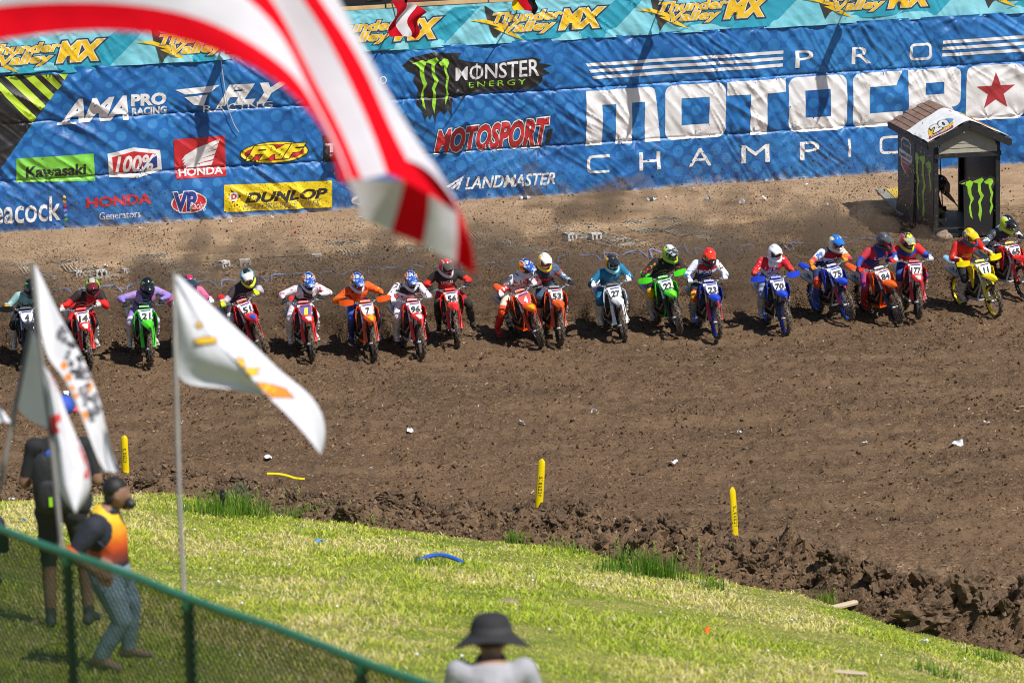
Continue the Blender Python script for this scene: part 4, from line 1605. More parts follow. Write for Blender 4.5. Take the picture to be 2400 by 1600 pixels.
def make_rider(sch, pose, label):
    """sch: colours; pose: lean (sideways m), fwd, drop, head yaw / pitch / roll, feet."""
    root = empty('person')
    tag(root, label, 'person', 'riders leaving the start gate')
    L = pose.get('lean', 0.0)
    fw = pose.get('fwd', 0.0)
    up = pose.get('up', 0.0)
    pel = Vector((0.40, L * 0.25, 1.02 + up * 0.5))
    mid = Vector((0.48 + fw * 0.4, L * 0.5, 1.17 + up * 0.75))
    chest = Vector((0.56 + fw * 0.8, L * 0.78, 1.32 + up))
    neck = Vector((0.65 + fw, L * 0.92, 1.435 + up))
    head = Vector((0.755 + fw * 1.1, L, 1.53 + up))
    shy = pose.get('twist', 0.0)
    sh = {s: Vector((0.575 + fw * 0.85 - s * shy, L * 0.8 + s * 0.205, 1.385 + up + s * pose.get('tilt', 0.0))) for s in (1, -1)}
    hand = {s: Vector((0.962, s * 0.345, 1.175 - 0.058)) for s in (1, -1)}
    wrist = {s: hand[s] + Vector((-0.085, s * 0.004, 0.048)) for s in (1, -1)}
    el = {}
    for s in (1, -1):
        mid_ = (sh[s] + wrist[s]) / 2
        d = (wrist[s] - sh[s]).length
        h = math.sqrt(max(0.012, 0.285 ** 2 - (d / 2) ** 2))
        out = Vector((-0.45, s * (0.72 + pose.get('elbow', 0) * 0.6), -0.55 + pose.get('elbow', 0)))
        ax = (wrist[s] - sh[s]).normalized()
        out = (out - ax * out.dot(ax)).normalized()
        el[s] = mid_ + out * h
    hip = {s: pel + Vector((0.0, s * 0.10, -0.02)) for s in (1, -1)}
    knee = {s: Vector(pose.get('knee', {}).get(s, (0.80, s * 0.245, 0.755))) for s in (1, -1)}
    ank = {s: Vector(pose.get('ankle', {}).get(s, (0.54, s * 0.235, 0.40))) for s in (1, -1)}
    toe = {s: ank[s] + Vector((0.17, s * 0.025, -0.055)) for s in (1, -1)}
    mb = MB()
    ch = rot_to(neck - mid, up=(0, 1, 0))
    mb.ell(chest, (0.17, 0.125, 0.20), 14, 9, Matrix((ch.col[0], -ch.col[1], ch.col[2])).transposed() if False else rot_to((neck - pel), up=(1, 0, 0)))
    limb(mb, [pel, mid, chest, neck], [0.125, 0.122, 0.128, 0.060])
    mb.ell((pel + mid) / 2, (0.115, 0.175, 0.17), 12, 8)
    mb.ell(chest + Vector((0.01, 0, -0.02)), (0.120, 0.215, 0.150), 12, 8)
    for s in (1, -1):
        limb(mb, [chest + Vector((0, s * 0.08, 0.03)), sh[s]], [0.10, 0.088])
        limb(mb, [sh[s], (sh[s] + el[s]) / 2, el[s]], [0.086, 0.074, 0.062])
        limb(mb, [el[s], (el[s] * 0.6 + wrist[s] * 0.4), wrist[s]], [0.062, 0.056, 0.038])
        limb(mb, [pel, hip[s]], [0.12, 0.115])
        limb(mb, [hip[s], (hip[s] + knee[s]) / 2, knee[s]], [0.112, 0.102, 0.082])
        mb.ell(knee[s] + Vector((0.012, 0, 0)), (0.088, 0.082, 0.096), 10, 7)
        limb(mb, [knee[s], knee[s] * 0.6 + ank[s] * 0.4, ank[s]], [0.075, 0.062, 0.045])
    limb(mb, [neck, head], [0.062, 0.07])
    me = remesh(mb, 0.0215, 2)
    bones = [(0, pel + (mid - pel) * 0.55, chest, 1.0), (0, chest, neck, 1.0), (3, pel, pel + (mid - pel) * 0.15, 1.0), (6, neck + (head - neck) * 0.4, head, 1.0)]
    for s in (1, -1):
        bones += [(1, sh[s] * 0.8 + chest * 0.2, (sh[s] + el[s]) / 2, 0.92), (2, el[s] * 0.75 + sh[s] * 0.25, wrist[s], 0.95), (3, hip[s], knee[s] * 0.75 + hip[s] * 0.25, 0.95),
                  (4, knee[s] * 0.92 + hip[s] * 0.08, knee[s] * 0.88 + ank[s] * 0.12, 0.80), (5, knee[s] * 0.6 + ank[s] * 0.4, ank[s], 1.0)]
    paint(me, bones)
    g = lambda k, d: fabric(sch.get(k, d))
    j = sch['jersey']
    p = sch['pants']
    body = link('body', me, [fabric(j), g('shoulder', j), g('sleeve', sch.get('shoulder', j)), fabric(p), g('knee', p), g('shin', p), fabric('#1a1a1c')], root)
    for txt, y0, y1, z0, z1, c in sch.get('chest', ()):
        pm = decal(me, txt, y0 + L * 0.7, y1 + L * 0.7, z0 + up, z1 + up)
        if pm:
            link('chest_print', pm, mat('print_%s' % c, c, 0.6, vary=0.0), body)
    if 'panel' in sch:
        c, pts = sch['panel']
        pm = decal(me, '', 0, 1, 0, 1, polyg=[(a + L * 0.7, b + up) for a, b in pts])
        if pm:
            link('chest_panel', pm, fabric(c), body)
    if 'yoke' in sch:
        pm = decal(me, '', 0, 1, 0, 1, polyg=[(a + L * 0.8, b + up) for a, b in ((-0.20, 1.31), (-0.06, 1.25), (0.06, 1.25), (0.20, 1.31), (0.17, 1.40), (-0.17, 1.40))])
        if pm:
            link('yoke', pm, fabric(sch['yoke']), body)
    # boots
    for s in (-1, 1):
        b = MB()
        boot(b, knee[s], ank[s], toe[s])
        bo = link('boot', b.mesh('boot', 50), mat('boot_%s' % sch.get('boot', '#e6e6e2'), sch.get('boot', '#e6e6e2'), 0.5, vary=0.15, dirt=(0.10, 0.065, 0.04), dirt_amt=0.34, dirt_scale=14), root)
        b = MB()
        dd = toe[s] - ank[s]
        heel = ank[s] - dd.normalized() * 0.055 + Vector((0, 0, -0.06))
        b.box((heel + toe[s]) / 2 + Vector((0, 0, -0.052)), (dd.length + 0.10, 0.084, 0.018), rot_to(dd))
        link('sole', b.mesh('sole', 30), COMMON['black'], bo)
    for s in (-1, 1):
        o = link('glove', GLOVE[s], fabric(sch.get('glove', '#16161a')), root)
        o.location = hand[s] + Vector((0.0, 0, -0.02))
        o.rotation_euler = (0, R_(8), R_(s * 6))
    # helmet
    he = empty('helmet', head + Vector((0.012, 0, 0.03)), parent=root)
    he.scale = (1.10, 1.10, 1.10)
    he.rotation_euler = (R_(pose.get('roll', 0)), R_(pose.get('pitch', 18)), R_(pose.get('yaw', 0)))
    def plas(c):
        if isinstance(c, tuple):
            return mat('helmet_%s_%s' % c[:2], c[0], 0.25, vary=0.05, coat=0.4, pat=(c[1], c[2] if len(c) > 2 else 12.0, 0.52))
        return mat('helmet_%s' % c, c, 0.25, vary=0.05, coat=0.4, dirt=(0.12, 0.08, 0.05), dirt_amt=0.03, dirt_scale=14)
    cs = sch['helmet']
    cv = sch.get('visor', cs)
    for k, c in (('helmet_shell', cs), ('chin_bar', sch.get('chin', cs)), ('visor', cv), ('goggle_frame', sch.get('goggle', '#15151a')), ('goggle_lens', sch.get('lens', '#3a2418')),
                 ('crest_panel', sch.get('crest')), ('side_graphic', sch.get('side')), ('side_graphic_', sch.get('side')), ('claw_mark', sch.get('claw')), ('claw_mark_', sch.get('claw')), ('badge', sch.get('badge'))):
        if c is None:
            continue
        mm = plas(c)
        if k == 'goggle_lens':
            mm = mat('lens_%s' % c, c, 0.08, 0.6, vary=0, coat=1.0)
        link(k.rstrip('_'), HEL[k], mm, he)
    return root, head
# ================================================================== RIDERS ON THEIR BIKES
HR = '#e8271b'      # red plastics
KTM = '#ee5a10'
BLU = '#1a39b8'
GRN = '#3fd01c'
YEL = '#f2d800'
def chest(txt, c, w=0.10, z0=1.17, z1=1.225):
    m, h = (z0 + z1) / 2, (z1 - z0) * 0.75
    return (txt, -w * 1.4, w * 1.4, m - h, m + h, c)
RED_BIKE = dict(main=HR, fork='silver', frame='#c9c9c9', side='#e8e8e6')
KTM_BIKE = dict(main=KTM, frame=KTM, pad=KTM)
BLU_BIKE = dict(main=BLU, rim='#1c3fc0', guard='#15151c', platerim=BLU)
RB = dict(helmet=('#c4c8d0','#1c3f92',13), visor=('#2a56a8','#c4c8d0',16), crest=('#16408f','#d0d4da',16), side=('#f0b400','#c8202c',14), chin='#c8ccd2', lens='#2c2620')
RIDERS = [
 # number, front tyre (picture), apparent turn, helmet (picture), lean of bike, bike colours, rider colours, bike label, rider label, pose
 ('2', (-52, 873), 3, None, 0, dict(main='#e9e9ea', darkbar=1), dict(jersey='#e8e8e8', pants='#22242a', helmet='#e8e8e8', glove='#e9e9ea'),
  'white dirt bike cut off by the left edge, only a grip showing', 'rider in white gloves cut off by the left edge', {}),
 ('4', (76, 868), 4, (70, 672), 2, dict(main='#20242c', plate='#f2f2ee', hguard='#141416', frame='#3a3d44', platerim='#22306f'), dict(jersey='#8fb7b4', sleeve=('#8fb7b4','#a9cac6',7,0.55), pants='#17181b', helmet='#15181a', claw='#8fe01a', visor='#15181a', glove='#e2a41d', boot='#dcdcd8', chest=(chest('NEXT', '#243038'),)),
  'dark dirt bike with black hand guards half behind the checkered flag', 'rider in a pale sea green jersey half behind the flag', {}),
 ('14', (212, 867), 6, (214, 676), 4, dict(RED_BIKE, accent='#f0e9e4'), dict(jersey='#c8141a', shoulder='#2a1d1e', sleeve='#e0201f', pants='#b8171b', knee='#2b2527', shin='#2b2527', helmet=('#23211f','#8a857a',13), visor=('#7d2129','#2a2020',14), side='#8fd01a', claw='#8fe01a', crest='#b7b0a2', chin='#5d1a20', lens='#3c0d16', glove='#c9c4c0', boot='#d3d3d0', chest=(chest('HONDA', '#f0d9d4', 0.085, 1.10, 1.135),), panel=('#e6b9b4', [(-0.08, 1.17), (-0.02, 1.16), (0.06, 1.19), (0.09, 1.26), (0.0, 1.235), (-0.06, 1.215)])),
  'red dirt bike with number 14 beside the checkered flag', 'rider in red and black gear on the red number 14 bike', dict(yaw=-4)),
 ('21', (352, 862), 8, (344, 672), 0, dict(main=GRN, guard=GRN, accent='#57e02a', darkbar=1, frame='#20241f', side='#20241f', rearf='#20241f', pad='#2e8a18'), dict(jersey='#24306e', shoulder=('#9d86c4','#c9507c',9,0.6), sleeve=('#8d7ac6','#7ad01a',5,0.68), pants='#8e7cc0', knee='#c9bfe0', shin='#7466b0', helmet='#17181b', claw='#8fe01a', visor='#191a1d', badge='#8fe01a', glove='#17181b', boot='#d6d6d3', chest=(chest('MONSTER', '#cdd6ea', 0.085, 1.20, 1.225), chest('III', '#5fd01a', 0.04, 1.08, 1.14))),
  'bright green dirt bike with number 21', 'rider in a lavender and navy jersey on the green bike', dict(pitch=26, elbow=0.35)),
 ('9', (470, 856), 9, (444, 672), 0, dict(main='#2a2c5a', plate='#f2f2ee'), dict(jersey='#d9356f', shoulder='#e36a94', sleeve='#e34b84', pants='#5d4a9a', helmet='#2b3a4c', claw='#8fe01a', crest='#c02f58', side='#2f57b8', boot='#d84a6c', glove='#e9e9e9'),
  'dark blue dirt bike hidden behind the white pennant', 'rider in a pink jersey mostly hidden behind the white pennant', {}),
 ('51', (617, 842), 17, (598, 664), 13, dict(RED_BIKE, main='#e2261f', accent='#2b55c4', accent2='#b0141a', side='#f0c000', frame='#c81a20', guard='#b3161c', pad='#c21b22'), dict(jersey='#2f2630', shoulder='#3a3238', sleeve='#b9b6bd', pants='#4a434a', knee='#d5d5d5', shin='#d9d9da', helmet=('#cfd8d4','#3a4a48',14), visor='#e4ece8', crest='#1f2a2a', side='#63b6c4', chin='#d2dc3a', goggle='#22202a', lens='#c99a12', glove='#d9f01c', boot='#e4e4e0', chest=(chest('GASGAS', '#e6dfe2', 0.08, 1.17, 1.205),), yoke='#26222c'),
  'red dirt bike with number 51 and a blue orange fender tip', 'rider with neon yellow gloves on the number 51 bike', dict(yaw=-12, tilt=0.05)),
 ('1', (731, 848), 9, (722, 668), 2.5, dict(RED_BIKE, plate='#3b2585', num='#e9ee1c', platerim=HR, accent='#e8e2de', pad='#b3161c'), dict(jersey='#2b2326', shoulder=('#d8d3da','#c8405a',7,0.62), sleeve=('#dcd8de','#d0506a',7,0.62), pants=('#cfc8cf','#5a4a52',7,0.6), knee='#dcd6da', shin='#d7d2d4', glove='#1b1b1f', boot='#e0dedb', chest=(chest('HRC', '#d8344a', 0.06, 1.10, 1.14),), **RB),
  'red dirt bike with a purple plate and yellow number 1', 'rider in white sleeves and a dark vest on the purple plate bike', dict(pitch=34, elbow=0.4)),
 ('7', (877, 848), 10, (835, 655), 3, dict(KTM_BIKE, hguard=KTM, accent='#e8b800', accent2='#d64a10', guard='#d4501a', fork='silver', pad=KTM), dict(jersey='#d24a10', shoulder=('#e05a12','#7a2410',9,0.57), sleeve=('#e4610f','#e8b01c',8,0.6), pants='#24439a', knee='#2c50ad', shin='#24439a', glove='#2a2422', boot='#22306e', chest=(chest('Red Bull', '#f0d8c0', 0.085, 1.09, 1.135),), panel=('#e8b418', [(-0.05, 1.16), (0.05, 1.16), (0.09, 1.19), (0.0, 1.205), (-0.09, 1.19)]), **RB),
  'orange dirt bike with number 7 and orange hand guards', 'rider in an orange jersey and blue trousers on the orange number 7', dict(pitch=28, yaw=6)),
 ('96', (987, 842), 14, (961, 656), 1.5, dict(RED_BIKE, accent='#eae4e0', pad='#c2171c'), dict(jersey='#ecebf0', shoulder=('#ecebf0','#3a3840',9,0.56), sleeve=('#e9e8ee','#b9283a',8,0.62), pants=('#e3e1ea','#8d889c',6,0.6), knee='#e9e8ee', shin='#2b2a2e', glove='#f0f0f2', boot='#dcdad4', yoke='#232026', chest=(chest('HRC', '#d8344a', 0.07, 1.08, 1.13),), **RB),
  'red dirt bike ridden by the rider all in white', 'rider all in white on the red number 96 bike', dict(pitch=28, yaw=-4)),
 ('56', (1073, 817), 5.5, (1044, 622), 4, dict(RED_BIKE, fork='gold', guard='#c8181c', accent='#d11a1e', accent2='#1f8f84'), dict(jersey='#c9191c', shoulder='#2a2426', sleeve='#d92a20', pants='#a8171b', knee='#26221f', shin='#2a2725', helmet='#b3aeac', visor='#5a4f4a', crest='#cf2a26', side='#c42420', chin='#c7c2c0', glove='#241f20', boot='#2f2c2a', chest=(chest('ONEAL', '#d9d4d2', 0.09, 1.215, 1.262),), yoke='#2a2426'),
  'red dirt bike with number 56 and gold fork tubes', 'rider in a red and black jersey leaning off the number 56 bike', dict(pitch=22, yaw=14, ankle={1: (0.40, 0.42, 0.30)}, knee={1: (0.70, 0.36, 0.70)})),
 ('4', (1267, 812), 19, (1238, 640), 13, dict(KTM_BIKE, plate='#e0241c', num='#f6f4f0', platerim='#ef5a14', accent='#e8b800', accent2='#c8201c', guard='#c9301a', pad='#c83a14', side='#c8201c'), dict(jersey='#d9dfe6', shoulder=('#d9dfe6','#53505a',8,0.5), sleeve=('#d8402c','#e8e4ea',9,0.52), pants=('#d6cfb8','#c83a2a',7,0.55), knee='#e24a20', shin=('#8a5a90','#e8e4ea',9,0.5), glove='#f0e9e4', boot='#b8141c', chest=(chest('Red Bull', '#c42a30', 0.08, 1.08, 1.12),), panel=('#d8a018', [(-0.04, 1.13), (0.04, 1.13), (0.08, 1.16), (0.0, 1.17), (-0.08, 1.16)]), **RB),
  'orange dirt bike with a red plate and white number 4, leaning', 'rider with red boots leaning over the orange number 4 bike', dict(pitch=30, yaw=16, ankle={-1: (0.42, -0.44, 0.36)}, knee={-1: (0.74, -0.36, 0.72)})),
 ('53', (1313, 810), 11, (1277, 610), 0, dict(KTM_BIKE, guard='#cf4a18', accent='#e05a14', accent2='#1c1c20', side='#1c1c20', pad='#22252a', rearf='#1c1c20'), dict(jersey='#26344a', shoulder=('#3b5a78','#d85a24',8,0.6), sleeve=('#5d7c98','#c9d3dc',12,0.56), pants='#39536c', knee='#20242c', shin='#c04a24', helmet='#e9e9ea', crest='#f4f4f4', visor='#f2f2f2', side='#e8b818', chin='#e6c02a', lens='#b85a18', goggle='#2a2420', glove='#17181b', boot='#c9a9a4', chest=(chest('QNVS', '#e0451c', 0.09, 1.16, 1.205),)),
  'orange dirt bike with dark side panels under the white helmeted rider', 'rider in a white helmet and slate blue jersey on the number 53', dict(pitch=16, yaw=6, up=0.05)),
 ('27', (1462, 800), 11.5, (1433, 619), 6, dict(main='#eceef0', frame='#8a8f96', guard='#f0f0f0', accent='#e8e8e8', accent2='#dfe3e6', pad='#2a2c30', side='#e8e8e6'), dict(jersey='#15688c', shoulder=('#176d92','#d8a020',7,0.66), sleeve=('#1a7298','#cfe2ea',10,0.64), pants='#145f82', knee='#176d92', shin='#176d92', helmet='#22252a', visor='#23262b', crest='#2a2c30', side='#e0a21a', badge='#e8a81c', chin='#9fd0d0', goggle='#8fd0cc', glove='#dfe3e6', boot='#dcdedc', chest=(chest('seven', '#d6e6ee', 0.07, 1.12, 1.155),)),
  'white dirt bike with number 27', 'rider in teal gear on the white number 27 bike', dict(pitch=16, yaw=8)),
 ('22', (1591, 787), 16, (1575, 600), 9, dict(main=GRN, hguard='#4fdc20', guard='#1d3020', accent='#8ee03a', frame='#2c6a1e', side='#e9e9e6', pad='#4fb32a'), dict(jersey='#17171a', shoulder=('#1b1a1c','#c98a18',8,0.62), sleeve=('#2b1b1c','#b3221c',9,0.56), pants='#1a1a1c', knee='#e0a21a', shin='#1a1a1c', helmet=('#b9bcbc','#3a3c3e',10), visor=('#4a4c50','#d0d2d2',12), crest='#e0e2e2', side='#a6d81e', chin='#a9c81e', goggle='#3a8a2a', glove='#2a1c1c', boot='#b5b2aa', chest=(chest('CHICKEN', '#d3281f', 0.09, 1.20, 1.225), chest('BARS', '#d8dae0', 0.06, 1.11, 1.14))),
  'green dirt bike with number 22 and green hand guards', 'rider in black gear with yellow chevrons on the green number 22', dict(pitch=18, yaw=12, elbow=0.3)),
 ('23', (1681, 797), 14.5, (1663, 600), 1.5, dict(BLU_BIKE, fork='gold', guard='#c41f3a', accent='#2348c8'), dict(jersey='#24365e', shoulder=('#dfe3ea','#8a5a3a',8,0.58), sleeve=('#dfe0e6','#3a8ac8',8,0.55), pants=('#1d2430','#c8282a',7,0.6), knee=('#d8451a','#e8b02a',12,0.5), shin='#26262c', helmet='#e0301c', visor='#e8391f', crest='#e0301c', chin='#22222a', goggle='#26302a', lens='#3f9a3a', glove='#d9dadd', boot='#8f9494', yoke='#b01822', chest=(chest('FXR', '#eceef2', 0.105, 1.225, 1.275), chest('MOTO', '#e8b030', 0.07, 1.08, 1.105))),
  'blue dirt bike with gold fork tubes beside the green number 22', 'rider in a red helmet and white sleeves on the blue number 23', dict(pitch=20, yaw=-2)),
 ('70', (1843, 783), 14.5, (1816, 592), 4, dict(BLU_BIKE, hguard='#2143d2', accent='#2a4fd6', guard='#26262c', fork='gold'), dict(jersey='#eceef2', shoulder=('#d0202a','#f0e0e0',9,0.62), sleeve=('#e02a20','#f2e6e6',8,0.64), pants=('#7a86a0','#566078',6,0.52), knee='#8d98ae', shin='#8d98ae', helmet='#eeeeee', visor='#f2f2f2', crest='#f2f2f2', chin='#f0f0f0', goggle='#26262c', lens='#6a5a3a', glove='#26262c', boot='#b7bab6', chest=(chest('FIX', '#c9202c', 0.10, 1.20, 1.26), chest('RACING', '#c9202c', 0.075, 1.13, 1.15))),
  'blue dirt bike with number 70 and blue hand guards', 'rider in a white helmet with red sleeves on the number 70 bike', dict(pitch=14, yaw=4)),
 ('75', (1990, 758), 24, (1964, 583), 8, dict(BLU_BIKE, rim='#2a66d8', accent='#2a50d0', guard='#b81f50'), dict(jersey='#2a2a40', shoulder=('#e6e2e2','#4a7ac0',8,0.55), sleeve=('#d8862a','#c83a5a',8,0.52), pants='#22305c', knee=('#e2621a','#c82a20',12,0.5), shin='#23366e', helmet='#e0d9bc', visor='#2a74cc', crest='#2a6cc4', side='#e6dfc2', chin='#d9d2b4', lens='#5a4a44', glove='#dc8f1c', boot='#1f4a9c', yoke='#a81c2a', chest=(chest('FXR', '#eceef2', 0.105, 1.205, 1.255),)),
  'blue dirt bike with bright blue rims and crimson fork guards', 'rider with a cream and blue helmet on the number 75 bike', dict(pitch=18, yaw=2)),
 ('84', (2105, 757), 25, (2089, 571), 10, dict(KTM_BIKE, accent='#f06a14', accent2='#e05a14', guard='#1d2c4a', side='#e9e9e6', pad='#8a8a8c', seatc=1), dict(jersey='#223a86', shoulder='#b8283a', sleeve='#2a4098', pants=('#c02a34','#5a3a9a',8,0.58), knee=('#cf2f34','#7a3aa0',12,0.52), shin='#5a2a58', helmet='#4a4b50', visor='#55565c', crest='#5c5d62', side='#3a3b40', badge='#e8a01c', chin='#2a2a2e', lens='#a82a1c', glove='#c9281f', boot='#a8161c', chest=(chest('Leatt', '#cdd2e2', 0.08, 1.20, 1.25),)),
  'orange dirt bike with its white number 84 side panel showing', 'rider in a grey helmet and red boots on the orange number 84', dict(pitch=16, yaw=10, lean2=0.1)),
 ('177', (2152, 753), 9.5, (2127, 568), 0, dict(RED_BIKE, accent='#d9d2d0', guard='#c9202a', pad='#b01c22'), dict(jersey='#b01e2e', shoulder='#d8242c', sleeve='#2856b8', pants='#23408c', knee='#2a4a98', shin='#c8303a', helmet=('#2a2c2a','#b8bcba',14), visor=('#9ea2a0','#d8e022',14), crest=('#d8e022','#2a2c2a',14), side='#d82a6a', chin='#c9d820', lens='#2a2a2a', glove='#cfd0d4', boot='#c99a98', yoke='#23479e', chest=(chest('ANSR', '#d8a8b0', 0.07, 1.12, 1.15),)),
  'red dirt bike wheel to wheel beside the orange number 84 bike', 'rider in red and blue gear on the red number 177 bike', dict(pitch=22, yaw=12)),
 ('11', (2333, 739), 27, (2272, 551), 6, dict(main=YEL, hguard=YEL, accent='#f4dd18', guard='#d8c418', frame='#b9bcc0', rim='#e8cf08', platerim=YEL, side='#e9e9e6', pad='#d8c418', num='#2a2a2e', rearf='#8fc4e6'), dict(jersey='#cf2018', shoulder='#cf2018', sleeve=('#cf2a1c','#e6e0da',6,0.55), pants='#1b1b1e', knee='#202024', shin='#202024', helmet=('#e8c410','#2456a8',9), visor='#eac814', crest='#ecca16', side=('#2456a8','#e8c410',14), chin='#2a4c78', goggle='#3a3020', lens='#b8741c', glove='#e4d41a', boot='#c2bfb8', chest=(chest('TWISTED TEA', '#e8b030', 0.085, 1.17, 1.195), chest('SUZUKI', '#e8c9b0', 0.08, 1.12, 1.15))),
  'yellow dirt bike with number 11 and yellow rims', 'rider in a yellow helmet and red jersey on the yellow bike', dict(pitch=18, yaw=4)),
 ('65', (2402, 700), 30, (2359, 525), 5, dict(RED_BIKE, accent='#d21a20', pad='#c9a018', side='#e9e9e6'), dict(jersey='#e6e4e8', shoulder=('#2a3236','#5a666c',8,0.55), sleeve=('#e4e4e6','#2a3236',7,0.6), pants='#1d2634', knee='#1d2634', shin='#8a2a3a', helmet='#c9ccc8', visor='#1c1c1e', crest='#1c1c1e', side='#c8e01c', chin='#c8e01c', glove='#17181b', boot='#b0202c', yoke='#2c353a', chest=(chest('R3NEW', '#20242a', 0.085, 1.17, 1.21),)),
  'red dirt bike with number 65 by the right edge', 'rider in a white and charcoal jersey on the number 65 bike', dict(pitch=30, yaw=12)),
]
BIKES = []
rnd = random.Random(11)
for num, (fx, fy), app, hp, lean, bs, rs, bl, rl, pose in RIDERS:
    f = onz(fx, fy, 0.02)
    h = R_(app) - math.atan((fx - 1200) / FPX)
    hd = Vector((math.sin(h), -math.cos(h), 0))
    pit = R_(rnd.uniform(1.5, 4.0))
    rear = f - hd * (WB * math.cos(pit))
    f2 = Vector((f.x, f.y, 0))
    loc = Vector((rear.x, rear.y, float(dirt_z(rear.x, rear.y)) - 0.03))
    M = Matrix.Translation(loc) @ Matrix.Rotation(math.atan2(hd.y, hd.x), 4, 'Z') @ Matrix.Rotation(-pit, 4, 'Y') @ Matrix.Rotation(R_(lean), 4, 'X')
    root = make_bike(num, bs, bl)
    root.matrix_world = M
    pose = dict(pose)
    pose['elbow'] = pose.get('elbow', 0) + rnd.uniform(-0.28, 0.10)
    pose.setdefault('tilt', rnd.uniform(-0.03, 0.03))
    pose.setdefault('twist', rnd.uniform(-0.04, 0.04))
    pose.setdefault('fwd', rnd.uniform(-0.05, 0.05))
    if hp is not None:
        h0 = M @ Vector((0.775, 0, 1.575))
        cx, cy = to_px(h0)
        s = 122.0
        dx = (hp[0] - cx) / s
        dy = -(hp[1] - cy) / s
        # y (rider's left) shows to the right of the picture
        pose['lean'] = max(-0.30, min(0.30, dx / max(0.5, math.cos(R_(app)))))
        pose['up'] = pose.get('up', 0) * 0 + max(-0.12, min(0.16, dy))
    pr, head = make_rider(rs, pose, rl)
    pr.matrix_world = M
    BIKES.append((M, loc, hd))
# ================================================================== STARTER'S SHED
SF = onz(2190, 560)
SB = onz(2106, 507)
bdir = (SB - SF)
SL = bdir.length
bdir.normalize()
adir = Vector((bdir.y, -bdir.x, 0))
SW = 1.0
while to_px(SF + adir * SW)[0] < 2345:
    SW += 0.005
SH = 2.0
while to_px(SF + Vector((0, 0, SH)))[1] > 328:
    SH += 0.005
RH = SH + 0.36
BK = mat('black_plywood', (0.016, 0.015, 0.015), 0.5, vary=0.35, vscale=2.5, dirt=(0.17, 0.12, 0.08), dirt_amt=0.07, dirt_scale=3.0, coords='World')
BKT = mat('black_trim', (0.014, 0.014, 0.014), 0.6, vary=0.3, vscale=5, dirt=(0.15, 0.11, 0.075), dirt_amt=0.12, dirt_scale=7, coords='World')
SID = mat('olive_siding', (0.33, 0.31, 0.235), 0.75, vary=0.1, vscale=9, bump=0.003, bscale=25)
SHIN = mat('brown_shingle', (0.22, 0.135, 0.10), 0.9, vary=0.35, vscale=7, bump=0.004, bscale=60)
VIN = mat('white_vinyl', (0.80, 0.80, 0.80), 0.5, vary=0.05, bump=0.02, bscale=5)
shed = empty('starter_shed', (SF + SB) / 2)
tag(shed, 'small black gabled starting shed with green claw marks at the right', 'shed')

def SP(s, t, z):
    return SF + adir * s + bdir * t + Vector((0, 0, z))

def sbuild(mb, name, m, parent=None, smooth=30):
    o = mb.build(name, m, smooth=smooth)
    return under(o, shed) if parent is None else sub(o, parent)

def sub(o, parent):
    o.parent = parent
    o.matrix_parent_inverse = (Matrix.Translation(parent_world(parent))).inverted()
    return o

def parent_world(p):
    v = Vector((0, 0, 0))
    while p is not None:
        v += p.location
        if p.parent is not None:
            v += p.matrix_parent_inverse.translation
        p = p.parent
    return v

def sprism(name, pts, off, m, parent=None):
    mb = MB()
    mb.plate([SP(*p) for p in pts], off)
    return sbuild(mb, name, m, parent)

for s, t in ((0.045, 0.05), (SW - 0.06, 0.05), (0.045, SL - 0.05), (SW - 0.06, SL - 0.05)):
    mb = MB()
    mb.beam(SP(s, t, -0.15), SP(s, t, SH - 0.02), 0.10, 0.10, up=adir)
    sbuild(mb, 'post', BKT)
# left wall: two plywood sheets, slightly flared at the foot
hw = SL * 0.5
lw = None
for t0, t1, fl in ((-0.0, hw - 0.004, 0.0), (hw + 0.004, SL, 0.05)):
    mb = MB()
    mb.plate([SP(-0.03 - fl, t0, -0.1), SP(-0.03 - fl * 1.6, t1, -0.1), SP(-0.012, t1, 0.5), SP(-0.012, t1, SH), SP(-0.012, t0, SH), SP(-0.012, t0, 0.5)], adir * 0.02)
    o = sbuild(mb, 'wall_panel', BK)
    lw = lw or o
sprism('wall_panel', [(SW - 0.02, 0.1, -0.1), (SW - 0.02, SL, -0.1), (SW - 0.02, SL, SH), (SW - 0.02, 0.1, SH)], adir * 0.02, BK)
sprism('back_panel', [(0.05, SL - 0.04, -0.1), (SW * 0.46, SL - 0.04, -0.1), (SW * 0.46, SL - 0.04, SH), (0.05, SL - 0.04, SH)], bdir * 0.02, BK)
sprism('floor', [(0.03, 0.03, 0.02), (SW - 0.05, 0.03, 0.02), (SW - 0.05, SL - 0.06, 0.02), (0.03, SL - 0.06, 0.02)], Vector((0, 0, 0.05)), BKT)
# header beam and lapped gable siding
mb = MB()
mb.beam(SP(0.0, -0.01, SH - 0.36), SP(SW, -0.01, SH - 0.36), 0.09, 0.10)
sbuild(mb, 'header_beam', BKT)
zs = SH - 0.31
for i in range(5):
    z0, z1 = zs + i * 0.105, zs + (i + 1) * 0.105 + 0.012
    def half(z):
        return SW / 2 - 0.09 if z < SH - 0.12 else max(0.03, (SW / 2 - 0.09) * (1 - (z - (SH - 0.12)) / (RH - SH + 0.10)))
    c = SW / 2
    mb = MB()
    pts = [SP(c - half(z0), -0.045, z0), SP(c + half(z0), -0.045, z0), SP(c + half(z1), -0.030, z1), SP(c - half(z1), -0.030, z1)]
    mb.plate(pts, bdir * 0.018)
    sbuild(mb, 'siding_board', SID)
